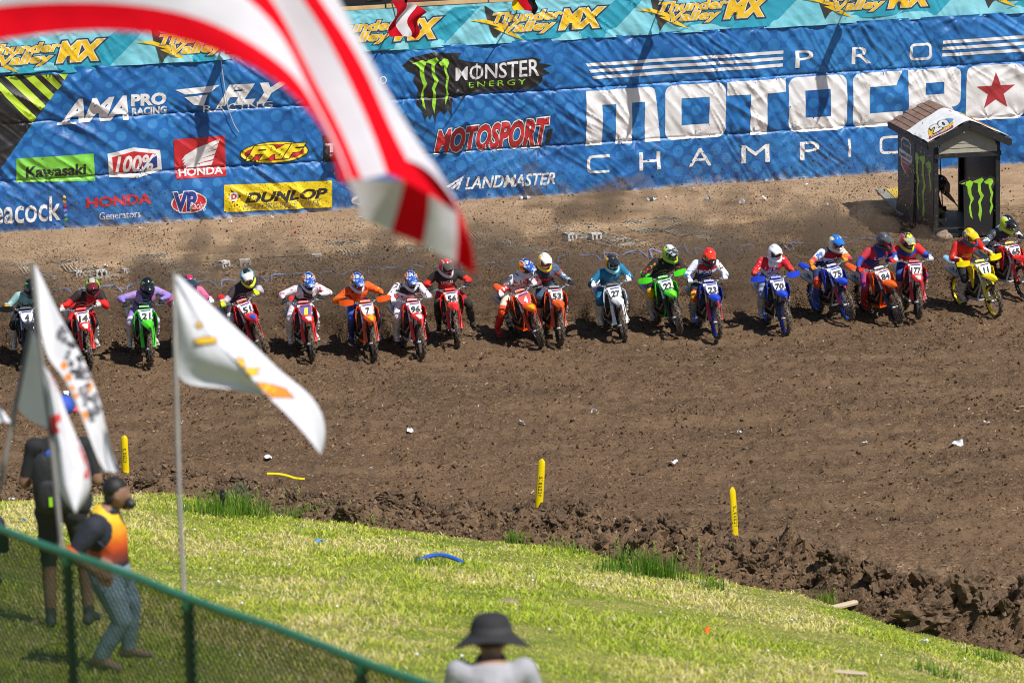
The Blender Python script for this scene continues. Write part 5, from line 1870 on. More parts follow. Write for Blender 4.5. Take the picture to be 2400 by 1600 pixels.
# roof decks, fascia
OV, OVF = 0.17, 0.16
c = SW / 2
sl = (RH - SH) / (c + 0.0)
def roof_z(s):
    return RH - abs(s - c) * sl * 1.0
for sg in (-1, 1):
    e = c + sg * (c + OV)
    mb = MB()
    mb.plate([SP(c, -OVF, RH), SP(e, -OVF, roof_z(e)), SP(e, SL + OVF, roof_z(e)), SP(c, SL + OVF, RH)], Vector((0, 0, 0.03)))
    deck = sbuild(mb, 'roof_slope', BKT)
    mb = MB()
    mb.beam(SP(c, -OVF - 0.02, RH - 0.045), SP(e, -OVF - 0.02, roof_z(e) - 0.045), 0.035, 0.15)
    sbuild(mb, 'fascia', BKT)
    mb = MB()
    mb.beam(SP(e + sg * 0.015, -OVF, roof_z(e) - 0.03), SP(e + sg * 0.015, SL + OVF, roof_z(e) - 0.03), 0.03, 0.13)
    sbuild(mb, 'fascia', BKT)
    # shingle tabs, course by course
    nrow, ncol = 7, 9
    wlen = c + OV
    for r in range(nrow):
        for k in range(ncol):
            a0 = c + sg * (wlen * (r + 1.12) / nrow)
            a1 = c + sg * (wlen * r / nrow)
            w = (SL + 2 * OVF) / ncol
            t0 = -OVF + k * w + (w * 0.5 if r % 2 else 0) - w * 0.25
            t1 = min(t0 + w - 0.008, SL + OVF + 0.02)
            t0 = max(t0, -OVF - 0.01)
            if abs(a0 - c) > wlen + 0.03:
                a0 = c + sg * (wlen + 0.03)
            mb = MB()
            mb.plate([SP(a1, t0, roof_z(a1) + 0.034), SP(a0, t0, roof_z(a0) + 0.048), SP(a0, t1, roof_z(a0) + 0.048), SP(a1, t1, roof_z(a1) + 0.034)], Vector((0, 0, 0.010)))
            sub(mb.build('shingle', SHIN, smooth=0), deck)
# printed white sheet laid over the front of the roof
def sheet_pt(u, v, lift=0.0):
    s = c + (u - 0.5) * 2 * (c + OV + 0.02)
    t = -OVF - 0.02 + v * (SL * 0.62 + OVF) * (1.0 - 0.25 * abs(u - 0.5))
    z = RH - math.sqrt((abs(s - c) * sl) ** 2 + 0.0009) + 0.08 + 0.014 * math.sin(u * 19 + v * 7) * math.sin(v * 11 + u * 5) + lift
    return SP(s, t, z)
mb = MB()
mb.sheet(sheet_pt, 29, 15, (0, 0, -0.004))
cover = sbuild(mb, 'vinyl_cover', VIN, smooth=60)

def cover_print(name, v, f, m, lift):
    V, F = slice2d(np.asarray(v), f, 0.05)
    me = bpy.data.meshes.new(name)
    me.from_pydata([tuple(sheet_pt(p[0], p[1], lift)) for p in V], [], F)
    me.polygons.foreach_set('use_smooth', [True] * len(me.polygons))
    me.update()
    return sub(link(name, me, m), cover)
def cp_word(txt, u0, u1, v0, v1, m, bold, lift, outline=None):
    jobs = ([(bold + outline[0], outline[1], lift - 0.003)] if outline else []) + [(bold, m, lift)]
    for b, mm, l in jobs:
        v, f = text_unit(txt, b, 0.2, ref=bold)
        cover_print('lettering', np.stack([u0 + v[:, 0] * (u1 - u0), v0 + v[:, 1] * (v1 - v0)], -1), f, mm, l)
v, f = shape2d([[(0.06, 0.16), (0.30, 0.10), (0.36, 0.18), (0.40, 0.42), (0.30, 0.55), (0.12, 0.44)]])
cover_print('emblem', v, f, GOLD, 0.012)
v, f = shape2d([[(0.16, 0.12), (0.40, 0.30), (0.38, 0.50), (0.28, 0.58)]])
cover_print('emblem', v, f, SKY, 0.015)
cp_word('20', 0.12, 0.34, 0.17, 0.52, WHITE, 0.05, 0.024, (0.05, BLACK))
v, f = shape2d([[(0.03, 0.05), (0.31, 0.02), (0.33, 0.10), (0.05, 0.14)]])
cover_print('emblem', v, f, DRED, 0.016)
cp_word('ANNIVERSARY', 0.05, 0.31, 0.05, 0.11, WHITE, 0.02, 0.022)
v, f = shape2d([[(0.62, 0.40), (0.72, 0.30), (0.80, 0.36), (0.90, 0.24), (0.93, 0.36), (0.86, 0.50), (0.74, 0.58), (0.70, 0.72), (0.58, 0.74)]])
cover_print('emblem', v, f, GOLD, 0.012)
v, f = shape2d([[(0.66, 0.48), (0.78, 0.42), (0.86, 0.34), (0.82, 0.50), (0.70, 0.62)]])
cover_print('emblem', v, f, ORANGE, 0.016)

# claw marks and a shield on the left wall, claw board in the doorway
def wall_print(name, pts_list, m, lift, parent=None, skew=True):
    v, f = shape2d(pts_list)
    me = bpy.data.meshes.new(name)
    V = []
    for a, z in v:
        V.append(tuple(SP(-0.013 - lift, SL * (1 - a), z)))
    me.from_pydata(V, [], f)
    me.update()
    return sub(link(name, me, m), lw)
# claws measured in a unit box x:0..1, y:0 (top)..1
UC = []
for cl in CL:
    UC.append([((x - 466) / 257, (y - 384) / 382) for x, y in cl])
def claw_at(fn, n=3):
    rj = random.Random(4)
    return [jag([fn(x, y) for x, y in c], 0.0, rj) for c in UC]
CLG = mat('claw_green', (0.30, 0.62, 0.03), 0.5, vary=0.3, vscale=3.0, coords='World')
zt, zb = SH * 0.82, SH * 0.10
for i, cpts in enumerate(UC):
    pts = []
    for x, y in cpts:
        a = 0.40 + 0.55 * x
        pts.append((a, zt - (zt - zb) * y * (1.0 if i else 0.9) - 0.10 * x))
    wall_print('claw_mark', [pts], CLG, 0.006)
shp = [(0.10, 1.66), (0.16, 1.74), (0.32, 1.74), (0.38, 1.66), (0.38, 1.10), (0.24, 0.92), (0.10, 1.10)]
zo = SH * 0.86 - 1.74
wall_print('shield', [[(a, z + zo) for a, z in shp]], WHITE, 0.004)
wall_print('shield', [[(0.12 + (a - 0.10) * 0.86, z * 1.0 + zo - 0.0 + (0.03 if z < 1.2 else -0.03)) for a, z in shp]], BLACK, 0.007)
wall_print('shield', [[(0.125, 1.28 + zo), (0.355, 1.28 + zo), (0.355, 1.13 + zo), (0.24, 0.97 + zo), (0.125, 1.13 + zo)]], DRED, 0.010)
wall_print('shield', [[(0.06, 1.46 + zo), (0.43, 1.42 + zo), (0.43, 1.24 + zo), (0.06, 1.28 + zo)]], WHITE, 0.013)
def wall_word(txt, a0, a1, z0, z1, m, lift):
    v, f = text_unit(txt, 0.03)
    me = bpy.data.meshes.new('lettering')
    me.from_pydata([tuple(SP(-0.013 - lift, SL * (1 - (a0 + x * (a1 - a0))), z0 + y * (z1 - z0))) for x, y in v], [], f)
    me.update()
    sub(link('lettering', me, m), lw)
wall_word('THUNDER VALLEY', 0.075, 0.415, 1.31 + zo, 1.38 + zo, BLACK, 0.016)
wall_word('TOYOTA', 0.17, 0.36, 1.56 + zo, 1.61 + zo, WHITE, 0.012)
wall_word('NATIONAL', 0.15, 0.34, 1.18 + zo, 1.215 + zo, WHITE, 0.014)

# cut-out claw board closing the lower right of the doorway
db = empty('claw_board', SP(SW * 0.66, -0.06, 0.0))
tag(db, 'black cut-out board with three green claw marks in the shed doorway', 'sign')
bw, bh = SW * 0.52, 1.30
def BP(x, y, lift=0.0):
    return SP(SW * 0.38 + x * bw, -0.085 - lift, 0.03 + y * bh)
out_ = [(0.10, 0), (0.92, 0), (0.94, 0.78), (1.0, 0.88), (0.98, 0.97), (0.86, 1.0), (0.78, 0.965), (0.62, 1.0), (0.46, 0.975), (0.36, 0.99), (0.20, 0.955), (0.02, 0.945), (-0.06, 0.90), (0.08, 0.86)]
mb = MB()
mb.plate([BP(x, y) for x, y in out_], bdir * 0.02)
under(mb.build('board', BK, smooth=0), db)
for cpts in UC:
    v, f = shape2d([[(0.0 + 0.95 * x, 0.975 - 0.74 * y) for x, y in cpts]])
    me = bpy.data.meshes.new('claw_mark')
    me.from_pydata([tuple(BP(x, y, 0.004)) for x, y in v], [], f)
    me.update()
    under(link('claw_mark', me, CLG), db)

# tools leaning inside the shed
for i in range(2):
    o = MB()
    s = SW * (0.58 + 0.06 * i)
    o.tube([SP(s, SL - 0.25, 0.1), SP(s + 0.04 * (i - 2), SL - 0.12, 1.55 + 0.1 * (i % 3))], 0.014, 6)
    o.box(SP(s, SL - 0.25, 0.16), (0.16, 0.04, 0.12))
    t = o.build('garden_rake', mat('tool_%d' % (i % 2), ((0.35, 0.27, 0.03), (0.08, 0.06, 0.04))[i % 2], 0.6))
    tag(t, ('yellow handled rake leaning inside the dark shed', 'dark handled rake leaning inside the shed')[i], 'rake', 'tools in the shed')

# yellow ramp mat left of the shed
ra = [onz(x, y, 0.13) for x, y in ((2068, 428), (2105, 430), (2106, 512), (2062, 462))]
rw = empty('loading_ramp', ra[0])
tag(rw, 'dusty yellow ramp with grey edge lying left of the shed', 'ramp')
mb = MB()
q0, q1 = onz(2052, 447, 0.12), onz(2110, 506, 0.12)
d = (q1 - q0)
side = Vector((d.y, -d.x, 0)).normalized()
for k, (w0, w1, cm, nm) in enumerate(((0.0, 0.22, (0.25, 0.24, 0.20), 'ramp_edge'), (0.23, 1.0, (0.55, 0.38, 0.05), 'ramp_panel'))):
    mb = MB()
    mb.plate([q0 - side * w0, q1 - side * w0, q1 - side * w1, q0 - side * w1], Vector((0, 0, 0.04 + 0.01 * k)))
    under(mb.build(nm, mat(nm, cm, 0.8, vary=0.3, vscale=4, dirt=(0.3, 0.21, 0.13), dirt_amt=0.3, dirt_scale=4, coords='World'), smooth=0), rw)

# rock at the shed corner
def rock_mesh(name, r, seed, n=2, flat=0.7):
    bm = bmesh.new()
    bmesh.ops.create_icosphere(bm, subdivisions=n, radius=1.0)
    rr = random.Random(seed)
    o = Vector((rr.random() * 50, rr.random() * 50, rr.random() * 50))
    from mathutils import noise as mn
    for v in bm.verts:
        k = 1 + 0.55 * mn.noise(v.co * 1.3 + o) + 0.25 * mn.noise(v.co * 3.1 + o)
        v.co = v.co * k
        v.co.z *= flat
        v.co *= r
    me = bpy.data.meshes.new(name)
    bm.to_mesh(me)
    bm.free()
    me.polygons.foreach_set('use_smooth', [n > 2] * len(me.polygons))
    return me
STONE = mat('stone', (0.26, 0.19, 0.13), 0.9, vary=0.3, vscale=6, bump=0.02, bscale=12)
o = link('rock', rock_mesh('rock', 0.17, 3, 3), STONE)
o.location = onz(2212, 562) + Vector((0, 0, 0.06))
tag(o, 'brown rock at the foot of the shed post', 'rock')

# terrace and fire truck behind the wall
TER = mat('terrace_gravel', (0.27, 0.25, 0.23), 0.95, vary=0.2, vscale=2, coords='World')
p = [wall_pt(UA - 60, TQ1 - 0.25, -0.1), wall_pt(UB + 60, TQ1 - 0.25, -0.1), wall_pt(UB + 60, TQ1 + 5.5, -60), wall_pt(UA - 60, TQ1 + 5.5, -60)]
tag(link('terrace', np_mesh('terrace', [tuple(q) for q in p], [(0, 1, 2, 3)]), TER), 'gravel terrace behind the banner wall', kind='structure')
trk = empty('fire_truck', wall_pt(wall_uv(1000, 20)[0], TQ1, -2.2))
tag(trk, 'red fire truck parked behind the banner wall, mostly out of frame', 'truck')
def WB_(px, dv0, dv1, d0, d1, px1, m, name):
    u0, u1 = wall_uv(px, 20)[0], wall_uv(px1, 20)[0]
    mb = MB()
    a = [wall_pt(u0, TQ1 + dv0, d0), wall_pt(u1, TQ1 + dv0, d0), wall_pt(u1, TQ1 + dv1, d0), wall_pt(u0, TQ1 + dv1, d0)]
    mb.plate(a, EN * (d1 - d0))
    return under(mb.build(name, m, smooth=0), trk)
TRED = mat('truck_red', (0.45, 0.015, 0.025), 0.3, coat=0.5)
TBLK = mat('truck_black', (0.02, 0.02, 0.022), 0.35)
WB_(700, -0.10, 2.2, -2.4, -0.25, 925, TBLK, 'cab')
WB_(925, -0.1, 2.2, -2.4, -0.28, 955, TRED, 'door_pillar')
WB_(866, 0.17, 0.5, -0.24, -0.22, 902, mat('reflective_green', (0.05, 0.45, 0.12), 0.4), 'reflector')
WB_(960, 0.10, 2.2, -2.4, -0.2, 1190, TRED, 'body_panel')
WB_(960, -0.05, 0.095, -2.3, -0.22, 1190, mat('truck_trim', (0.4, 0.4, 0.4), 0.3, 0.8), 'running_board')
v, f = text_unit('FIRE RESCUE', 0.04, 0.25)
u0, u1 = wall_uv(985, 8)[0], wall_uv(1205, 8)[0]
me = bpy.data.meshes.new('lettering')
me.from_pydata([tuple(wall_pt(u0 + a * (u1 - u0), TQ1 + 0.15 + b * 0.30, -0.185)) for a, b in v], [], f)
me.update()
under(link('lettering', me, WHITE), trk)

# national flags leaning out over the banner; their shadows fall on the vinyl
CLOTH_T = 0.25
def cloth_mat(name, c, tr=CLOTH_T):
    return mat('flag_' + name, c, 0.8, vary=0.04, bump=0.012, bscale=7, trans=tr, spec=0.12)
FRED, FWHT, FBLU = cloth_mat('red', (0.62, 0.008, 0.022)), cloth_mat('white', (0.80, 0.79, 0.80)), cloth_mat('blue', (0.02, 0.03, 0.20))
FYEL, FBLK = cloth_mat('yellow', (0.80, 0.60, 0.02)), cloth_mat('black', (0.015, 0.015, 0.016))
POLE = mat('flag_pole', (0.10, 0.09, 0.08), 0.5, 0.5)
def nation(px, cols, label, lean=2.3, up=0.55, drop=0.62, w=0.55, du=0.45, along=False):
    u = wall_uv(px, 15 - 0.06 * (px - 1200))[0]
    base = wall_pt(u, TQ1 - 0.25, 0.12)
    tip = wall_pt(u + du, TQ1 + up, lean)
    r = empty('national_flag', base)
    tag(r, label, 'flag', 'flags along the banner wall')
    mb = MB()
    mb.tube([base, tip], 0.016, 6)
    under(mb.build('pole', POLE), r)
    ax = (tip - base)
    for q, cm in enumerate(cols):
        mb = MB()
        def cl(a, b, q=q):
            t = (q + a) / len(cols)
            if along:
                return tip - ax * (0.68 * (1 - t)) + EU * (0.10 * b * math.sin(7 * t + 3 * b)) + Vector((0, 0, -b * drop * (0.35 + 0.65 * t)))
            p = tip - ax * (0.10 * t)
            sway = EN * (0.10 * math.sin(8 * t + 4 * b) - 0.25 * b * t) + EU * (0.10 * math.sin(6 * b + 3 * t))
            return p + EU * (w * t * (1 - 0.30 * b)) + sway + Vector((0, 0, -b * drop * (1 - 0.2 * t) - 0.22 * t * t))
        mb.sheet(cl, 8, 12, EN * 0.003)
        under(mb.build('flag_cloth', cm, smooth=60), r)
for px, cols, lab, kw in ((-40, [FBLU, FWHT, FRED], 'flag past the left edge whose shadow crosses the left banner', dict(up=1.5, drop=1.2, along=True)),
                          (925, [FRED, FWHT, FRED], 'red and white flag hanging over the turquoise banner', dict(up=0.42, drop=0.80, du=-0.55, w=0.75)),
                          (1208, [FYEL, FRED, FBLK], 'yellow red and black flag hanging over the turquoise banner', dict(up=0.78, drop=0.72, du=-0.55, w=0.62)),
                          (535, [FRED, FWHT, FBLU], 'flag above the frame behind the large striped flag', dict(up=1.55, drop=1.2, along=True)),
                          (1545, [FRED, FYEL, FRED], 'flag above the frame over the striped title banner', dict(up=1.55, drop=1.25, along=True)),
                          (1990, [FBLU, FWHT, FRED], 'flag above the frame near the shed', dict(up=1.55, drop=1.2, along=True))):
    nation(px, cols, lab, **kw)

ro = MB()
ru = [wall_uv(x, y) for x, y in ((513, 130), (520, 185), (530, 250), (545, 290), (556, 307))]
ro.tube([wall_pt(u, v, 0.22) for u, v in ru], 0.010, 5)
tag(ro.build('rope', mat('rope', (0.5, 0.48, 0.45), 0.8)), 'thin pale rope hanging down the left blue banner', 'rope')
# ================================================================== START GATE AREA
GL0, GL1 = onz(285, 672), onz(1945, 568)
GD = (GL1 - GL0).normalized()
GN = Vector((GD.y, -GD.x, 0))
GBLUE = mat('gate_blue', (0.17, 0.29, 0.58), 0.5, vary=0.15, dirt=(0.30, 0.22, 0.15), dirt_amt=0.5, dirt_scale=7, coords='World')
vx = [62, 172, 285, 396, 505, 622, 735, 849, 950, 1065, 1183, 1292, 1400, 1508, 1612, 1720, 1838, 1945, 2050]
gp = []
for x in vx:
    t = 0.0
    p = GL0 + GD * t
    for _ in range(60):
        q = to_px(p)
        t += (x - q[0]) / 115.0
        p = GL0 + GD * t
    gp.append(t)
words = ['first', 'second', 'third', 'fourth', 'fifth', 'sixth', 'seventh', 'eighth', 'ninth', 'tenth', 'eleventh', 'twelfth', 'thirteenth', 'fourteenth', 'fifteenth', 'sixteenth', 'seventeenth', 'eighteenth']
for i in range(len(gp) - 1):
    a, b = gp[i] + 0.05, gp[i + 1] - 0.05
    mb = MB()
    pts = []
    jz = random.Random(i).uniform(-0.02, 0.03)
    def gpt(t, f, z):
        p = GL0 + GD * t + GN * f
        return Vector((p.x, p.y, float(dirt_z(p.x, p.y)) + z))
    for t, f, z in ((a + 0.00, 0.62, 0.0), (a + 0.03, 0.36, 0.035), (a + 0.06, 0.13, 0.05), (a + 0.14, 0.03, 0.05), (a + 0.32, 0.0, 0.03 + jz), (a + 0.42, 0.0, -0.02), ((a + b) / 2, 0.0, -0.08),
                    (b - 0.42, 0.0, -0.02), (b - 0.32, 0, 0.03 - jz), (b - 0.14, 0.03, 0.05), (b - 0.06, 0.13, 0.05), (b - 0.03, 0.36, 0.035), (b - 0.00, 0.62, 0.0)):
        pts.append(gpt(t, f, z))
    mb.tube(pts, 0.021, 7)
    o = mb.build('gate_hoop', GBLUE)
    tag(o, 'dropped blue start gate hoop, %s from the left' % words[i], 'gate', 'dropped start gate hoops')

MATM = mat('worn_grate', (0.40, 0.35, 0.27), 0.8, vary=0.25, vscale=5, dirt=(0.20, 0.13, 0.08), dirt_amt=0.35, dirt_scale=5, coords='World')
def gmat(cx, cy, w, l, label):
    c = onz(cx, cy)
    o = MB()
    fwd = (GN * 0.90 + GD * 0.38).normalized()
    sd = Vector((-fwd.y, fwd.x, 0))
    n = int(w / 0.075)
    for i in range(n):
        a = c + sd * (i * 0.075 - w / 2)
        for k in range(6):
            p, q = a - fwd * (l / 2 - l * k / 6), a - fwd * (l / 2 - l * (k + 0.9) / 6)
            p.z, q.z = float(dirt_z(p.x, p.y)) - 0.004, float(dirt_z(q.x, q.y)) - 0.004
            o.beam(p, q, 0.022, 0.05)
    for k in range(int(l / 0.16)):
        a = c + fwd * (k * 0.16 - l / 2)
        p, q = a - sd * w / 2, a + sd * (w / 2 - 0.07)
        p.z, q.z = float(dirt_z(p.x, p.y)) - 0.006, float(dirt_z(q.x, q.y)) - 0.006
        o.beam(p, q, 0.022, 0.04)
    t = o.build('traction_grate', MATM, smooth=0)
    tag(t, label, 'grate', 'traction grates behind the gate')
for cx, cy, w, l, lab in ((12, 660, 0.5, 2.0, 'worn grate at the left edge behind the gate'), (82, 640, 0.5, 1.4, 'worn grate behind the checkered flag tip'),
                          (212, 638, 0.7, 2.0, 'grate behind the number 14 rider'), (408, 628, 0.75, 2.3, 'large grate behind the white pennant tip'),
                          (528, 622, 0.4, 1.0, 'small grate behind the number 51 rider'), (850, 594, 0.7, 1.9, 'grate behind the orange number 7 rider'),
                          (690, 612, 0.35, 1.4, 'narrow grate behind the purple plate rider'), (1203, 580, 0.75, 2.6, 'long grate behind the red plate number 4'),
                          (1418, 563, 0.9, 2.6, 'broad ribbed grate behind the teal rider'), (1506, 540, 0.5, 0.9, 'small grate between the teal and black riders'),
                          (1630, 548, 0.9, 3.0, 'broad grate behind the red helmeted rider'), (2030, 505, 0.5, 0.6, 'grey plate left of the shed')):
    gmat(cx, cy, w, l, lab)

BLOCKM = mat('cast_block', (0.62, 0.60, 0.56), 0.8, vary=0.15, dirt=(0.2, 0.14, 0.09), dirt_amt=0.2, dirt_scale=9)
def block(cx, cy, s, label, legs):
    p = onz(cx, cy)
    z = float(dirt_z(p.x, p.y))
    o = MB()
    w, d, h = 0.26 * s, 0.20 * s, 0.17 * s
    if legs:
        o.box((0, 0, h * 0.82), (w, d, h * 0.36))
        for sx in (-1, 0, 1):
            o.box((sx * w * 0.40, -d * 0.1 * abs(sx), h * 0.32), (w * 0.18, d * 0.8, h * 0.64), Matrix.Rotation(R_(sx * 14), 3, 'Y'))
    else:
        for sx in (-1, 0, 1):
            o.box((sx * w * 0.42, 0, h / 2), (w * 0.16, d, h))
        for k in (0, 1):
            o.box((0, 0, h * (0.1 + 0.8 * k)), (w, d * 0.98, h * 0.2))
        o.box((0, d * 0.4, h / 2), (w, d * 0.18, h * 0.96))
    t = o.build('gate_block', BLOCKM, smooth=0)
    t.location = (p.x, p.y, z - 0.01)
    t.rotation_euler = (0, 0, 0.24 + (cx % 7) * 0.1)
    tag(t, label, 'block', 'small blocks behind the gate')
for cx, cy, s, lab, lg in ((238, 648, 0.9, 'white block with holes behind the number 14 rider', 0), (293, 640, 0.6, 'small tan block right of the number 14 rider', 0),
                       (185, 648, 0.7, 'white scrap block left of the number 14 helmet', 1), (125, 652, 0.4, 'tiny block behind the checkered flag', 0),
                       (524, 626, 0.9, 'white legged block, left of a close pair', 1), (574, 622, 0.9, 'white legged block, right of a close pair', 1),
                       (742, 610, 0.8, 'dusty legged block right of the purple plate rider', 1), (1182, 582, 0.9, 'tan block on the long grate behind number 4', 0),
                       (1335, 566, 1.0, 'white block with holes left of the teal rider', 0), (1395, 566, 0.9, 'grey block on the broad ribbed grate', 0),
                       (1010, 590, 0.5, 'small pale block at the flag tip', 0), (345, 632, 0.5, 'low block between two grates on the left', 0),
                       (958, 592, 0.6, 'small white block left of the flag tip', 0), (2024, 505, 0.8, 'pale block at the pad edge left of the shed', 0)):
    block(cx, cy, s, lab, lg)

# timber kerb along the pad edge
KM = mat('kerb_timber', (0.46, 0.34, 0.21), 0.85, vary=0.25, vscale=3, dirt=(0.25, 0.17, 0.10), dirt_amt=0.4, dirt_scale=3, coords='World')
kb = empty('kerb', wall_pt(WL / 2, 0, STEP))
tag(kb, 'low timber kerb along the tan pad', kind='structure')
u = UA
i = 0
while u < UB:
    ln = 2.3 + 0.9 * ((i * 37) % 5) / 5
    jj = 0.10 * (((i * 53) % 7) / 7 - 0.5)
    a, b = wall_pt(u, 0.095, STEP + jj), wall_pt(u + ln, 0.095, STEP + jj * 0.3 + 0.04)
    mb = MB()
    mb.beam(a - Vector((0, 0, 0.035)), b - Vector((0, 0, 0.045)), 0.05, 0.13)
    if i % 3 != 1:
        under(mb.build('kerb_board', KM, smooth=0), kb)
    u += ln + 0.05
    i += 1

# litter
PAPER = mat('paper_scrap', (0.75, 0.75, 0.76), 0.6, vary=0.1)
CLEAR = mat('bottle_plastic', (0.62, 0.68, 0.74), 0.15, vary=0.1)
rl = random.Random(21)
def scrap(cx, cy, s, col=None, label=None, on=None):
    p = on or onz(cx, cy, 0.1 if cy < 640 - 0.065 * cx else 0.0)
    z = float(dirt_z(p.x, p.y))
    mb = MB()
    s = s * 0.62
    ph = rl.uniform(0, 6)
    w, h = s * rl.uniform(0.7, 1.3), s * rl.uniform(0.5, 0.9)
    mb.sheet(lambda u, v: ((u - .5) * w * (1 - 0.4 * v * v), (v - .5) * h, 0.03 + 0.20 * s * math.sin(u * 5 + ph) * math.cos(v * 4 + ph) + 0.15 * s * abs(u - .5)), 6, 5, (0, 0, 0.003))
    o = mb.build('paper_scrap', col or PAPER, smooth=0)
    o.location = (p.x, p.y, (p.z if on else z) + 0.03)
    o.rotation_euler = (rl.uniform(-.5, .5) + 0.4, rl.uniform(-.4, .4), rl.uniform(0, 6))
    tag(o, label or 'white paper scrap lying on the dirt', 'litter', 'litter on the dirt')
def bottle(cx, cy, a, label):
    p = onz(cx, cy, 0.1)
    z = float(dirt_z(p.x, p.y))
    mb = MB()
    fr = Matrix.Rotation(R_(90), 4, 'Y')
    mb.lathe([(0.02, -0.11), (0.036, -0.10), (0.036, -0.03), (0.033, -0.02), (0.036, -0.01), (0.036, 0.05), (0.014, 0.09), (0.014, 0.11)], 12, fr)
    o = mb.build('plastic_bottle', CLEAR)
    m2 = MB()
    m2.lathe([(0.0165, 0.10), (0.0165, 0.12)], 10, fr)
    m2.build('cap', GREY, o)
    m2 = MB()
    m2.lathe([(0.037, -0.06), (0.037, 0.02)], 12, fr, caps=False)
    m2.build('bottle_label', BLACK, o)
    o.location = (p.x, p.y, z + 0.038)
    o.rotation_euler = (0, 0, a)
    o.scale = (1.25, 1.25, 1.25)
    tag(o, label, 'bottle', 'bottles dropped below the banner')
for cx, cy, s, c, lab in ((268, 558, 0.25, None, 'large pale plastic scrap near the left banner hem'), (328, 540, 0.1, None, 'small white scrap under the left banner'), (541, 524, 0.14, None, 'white scrap under the yellow sponsor panel'),
                     (636, 512, 0.1, None, 'white scrap right of the yellow panel'), (690, 552, 0.2, RED, 'pink red scrap on the tan pad'), (848, 520, 0.22, None, 'crumpled clear bag beside the flag tip'), (705, 517, 0.12, RED, 'red can under the banner hem'),
                     (1388, 463, 0.1, None, 'scrap below the letter C of the title'), (1562, 468, 0.1, None, 'tiny white scrap below the letter A'), (1405, 498, 0.12, None, 'white scrap alone on the middle of the pad'), (1310, 538, 0.16, None, 'white twisted scrap on the pad edge'),
                     (1625, 450, 0.18, None, 'white cup under the banner below the letter M'), (1660, 457, 0.18, None, 'white cup lying right of another cup'), (1690, 452, 0.1, None, 'small scrap under the banner'), (1740, 478, 0.22, None, 'white cup standing on the pad'),
                     (1790, 472, 0.2, None, 'crumpled white wrapper below the letter P'), (1795, 431, 0.2, None, 'white wrapper against the banner hem'), (1890, 438, 0.16, None, 'wrapper below the last letters'), (1922, 434, 0.16, None, 'pale wrapper right of another by the hem'),
                     (1938, 486, 0.13, None, 'white scrap on the pad left of the shed'), (1967, 436, 0.1, None, 'small scrap under the hem near the shed'), (248, 617, 0.16, None, 'white scrap at the kerb near the number 14 rider'), (1720, 479, 0.12, None, 'flat scrap left of the standing cup'),
                     (152, 927, 0.25, None, 'white bag scrap on the soil right of the left flags'), (430, 998, 0.2, None, 'flat scrap beside the white pennant pole'), (627, 1082, 0.26, None, 'white paper scrap below the pennant tip'), (960, 1013, 0.22, None, 'grey scrap on the middle of the soil'),
                     (1220, 991, 0.18, None, 'white scrap above the middle yellow stake'), (1395, 978, 0.22, None, 'white scrap on the soil below the teal rider'), (1733, 1022, 0.16, None, 'small scrap above the right yellow stake'), (1580, 1094, 0.22, None, 'pale wrapper between the two yellow stakes'),
                     (2027, 1044, 0.16, None, 'scrap on the right soil'), (2245, 1046, 0.3, None, 'long white scrap on the right soil'), (869, 1100, 0.12, None, 'small white scrap above the clods'), (2310, 1000, 0.2, None, 'white scrap by the right edge of the soil')):
    scrap(cx, cy, s, c, lab)
bottle(1527, 473, 0.5, 'plastic bottle lying on the pad below the letter H')
bottle(1232, 471, 0.2, 'clear bottle lying at the foot of the banner')
bottle(1660, 470, 1.2, 'clear bottle lying below the letter A')
# ================================================================== LOOSE DIRT: crumbs on the ground, roost in the air
RS = np.random.RandomState(12)
def rand_rot(n):
    q = RS.randn(n, 4)
    q /= np.linalg.norm(q, axis=1)[:, None]
    w, x, y, z = q.T
    return np.stack([np.stack([1 - 2 * (y * y + z * z), 2 * (x * y - z * w), 2 * (x * z + y * w)], -1),
                     np.stack([2 * (x * y + z * w), 1 - 2 * (x * x + z * z), 2 * (y * z - x * w)], -1),
                     np.stack([2 * (x * z - y * w), 2 * (y * z + x * w), 1 - 2 * (x * x + y * y)], -1)], 1)
OCT = np.array([(1, 0, 0), (-1, 0, 0), (0, 1, 0), (0, -1, 0), (0, 0, 1), (0, 0, -1)], float)
OCF = np.array([(0, 2, 4), (2, 1, 4), (1, 3, 4), (3, 0, 4), (2, 0, 5), (1, 2, 5), (3, 1, 5), (0, 3, 5)])
TET = np.array([(1, 1, 1), (1, -1, -1), (-1, 1, -1), (-1, -1, 1)], float) * 0.6
TEF = np.array([(0, 1, 2), (0, 3, 1), (0, 2, 3), (1, 3, 2)])
def cloud(name, C, S, base, faces, colors, material, stretch=None):
    n = len(C)
    R = rand_rot(n)
    V = base[None] * (1 + 0.35 * RS.randn(n, len(base), 1).clip(-1.5, 1.5))
    if stretch is not None:
        V = V * stretch[:, None, :]
    V = np.einsum('nij,nkj->nki', R, V) * S[:, None, None] + C[:, None]
    F = faces[None] + (np.arange(n) * len(base))[:, None, None]
    me = np_mesh(name, V.reshape(-1, 3), F.reshape(-1, 3), smooth=False)
    ca = me.color_attributes.new('Col', 'FLOAT_COLOR', 'POINT')
    cc = np.repeat(np.concatenate([colors, np.ones((n, 1))], 1), len(base), 0)
    ca.data.foreach_set('color', cc.astype(np.float32).ravel())
    return link(name, me, material)
CRUMB = mat('dirt_crumbs', (0, 0, 0), 0.95, vary=0.2, vscale=30, attr='Col', coords='World', spec=0.1)
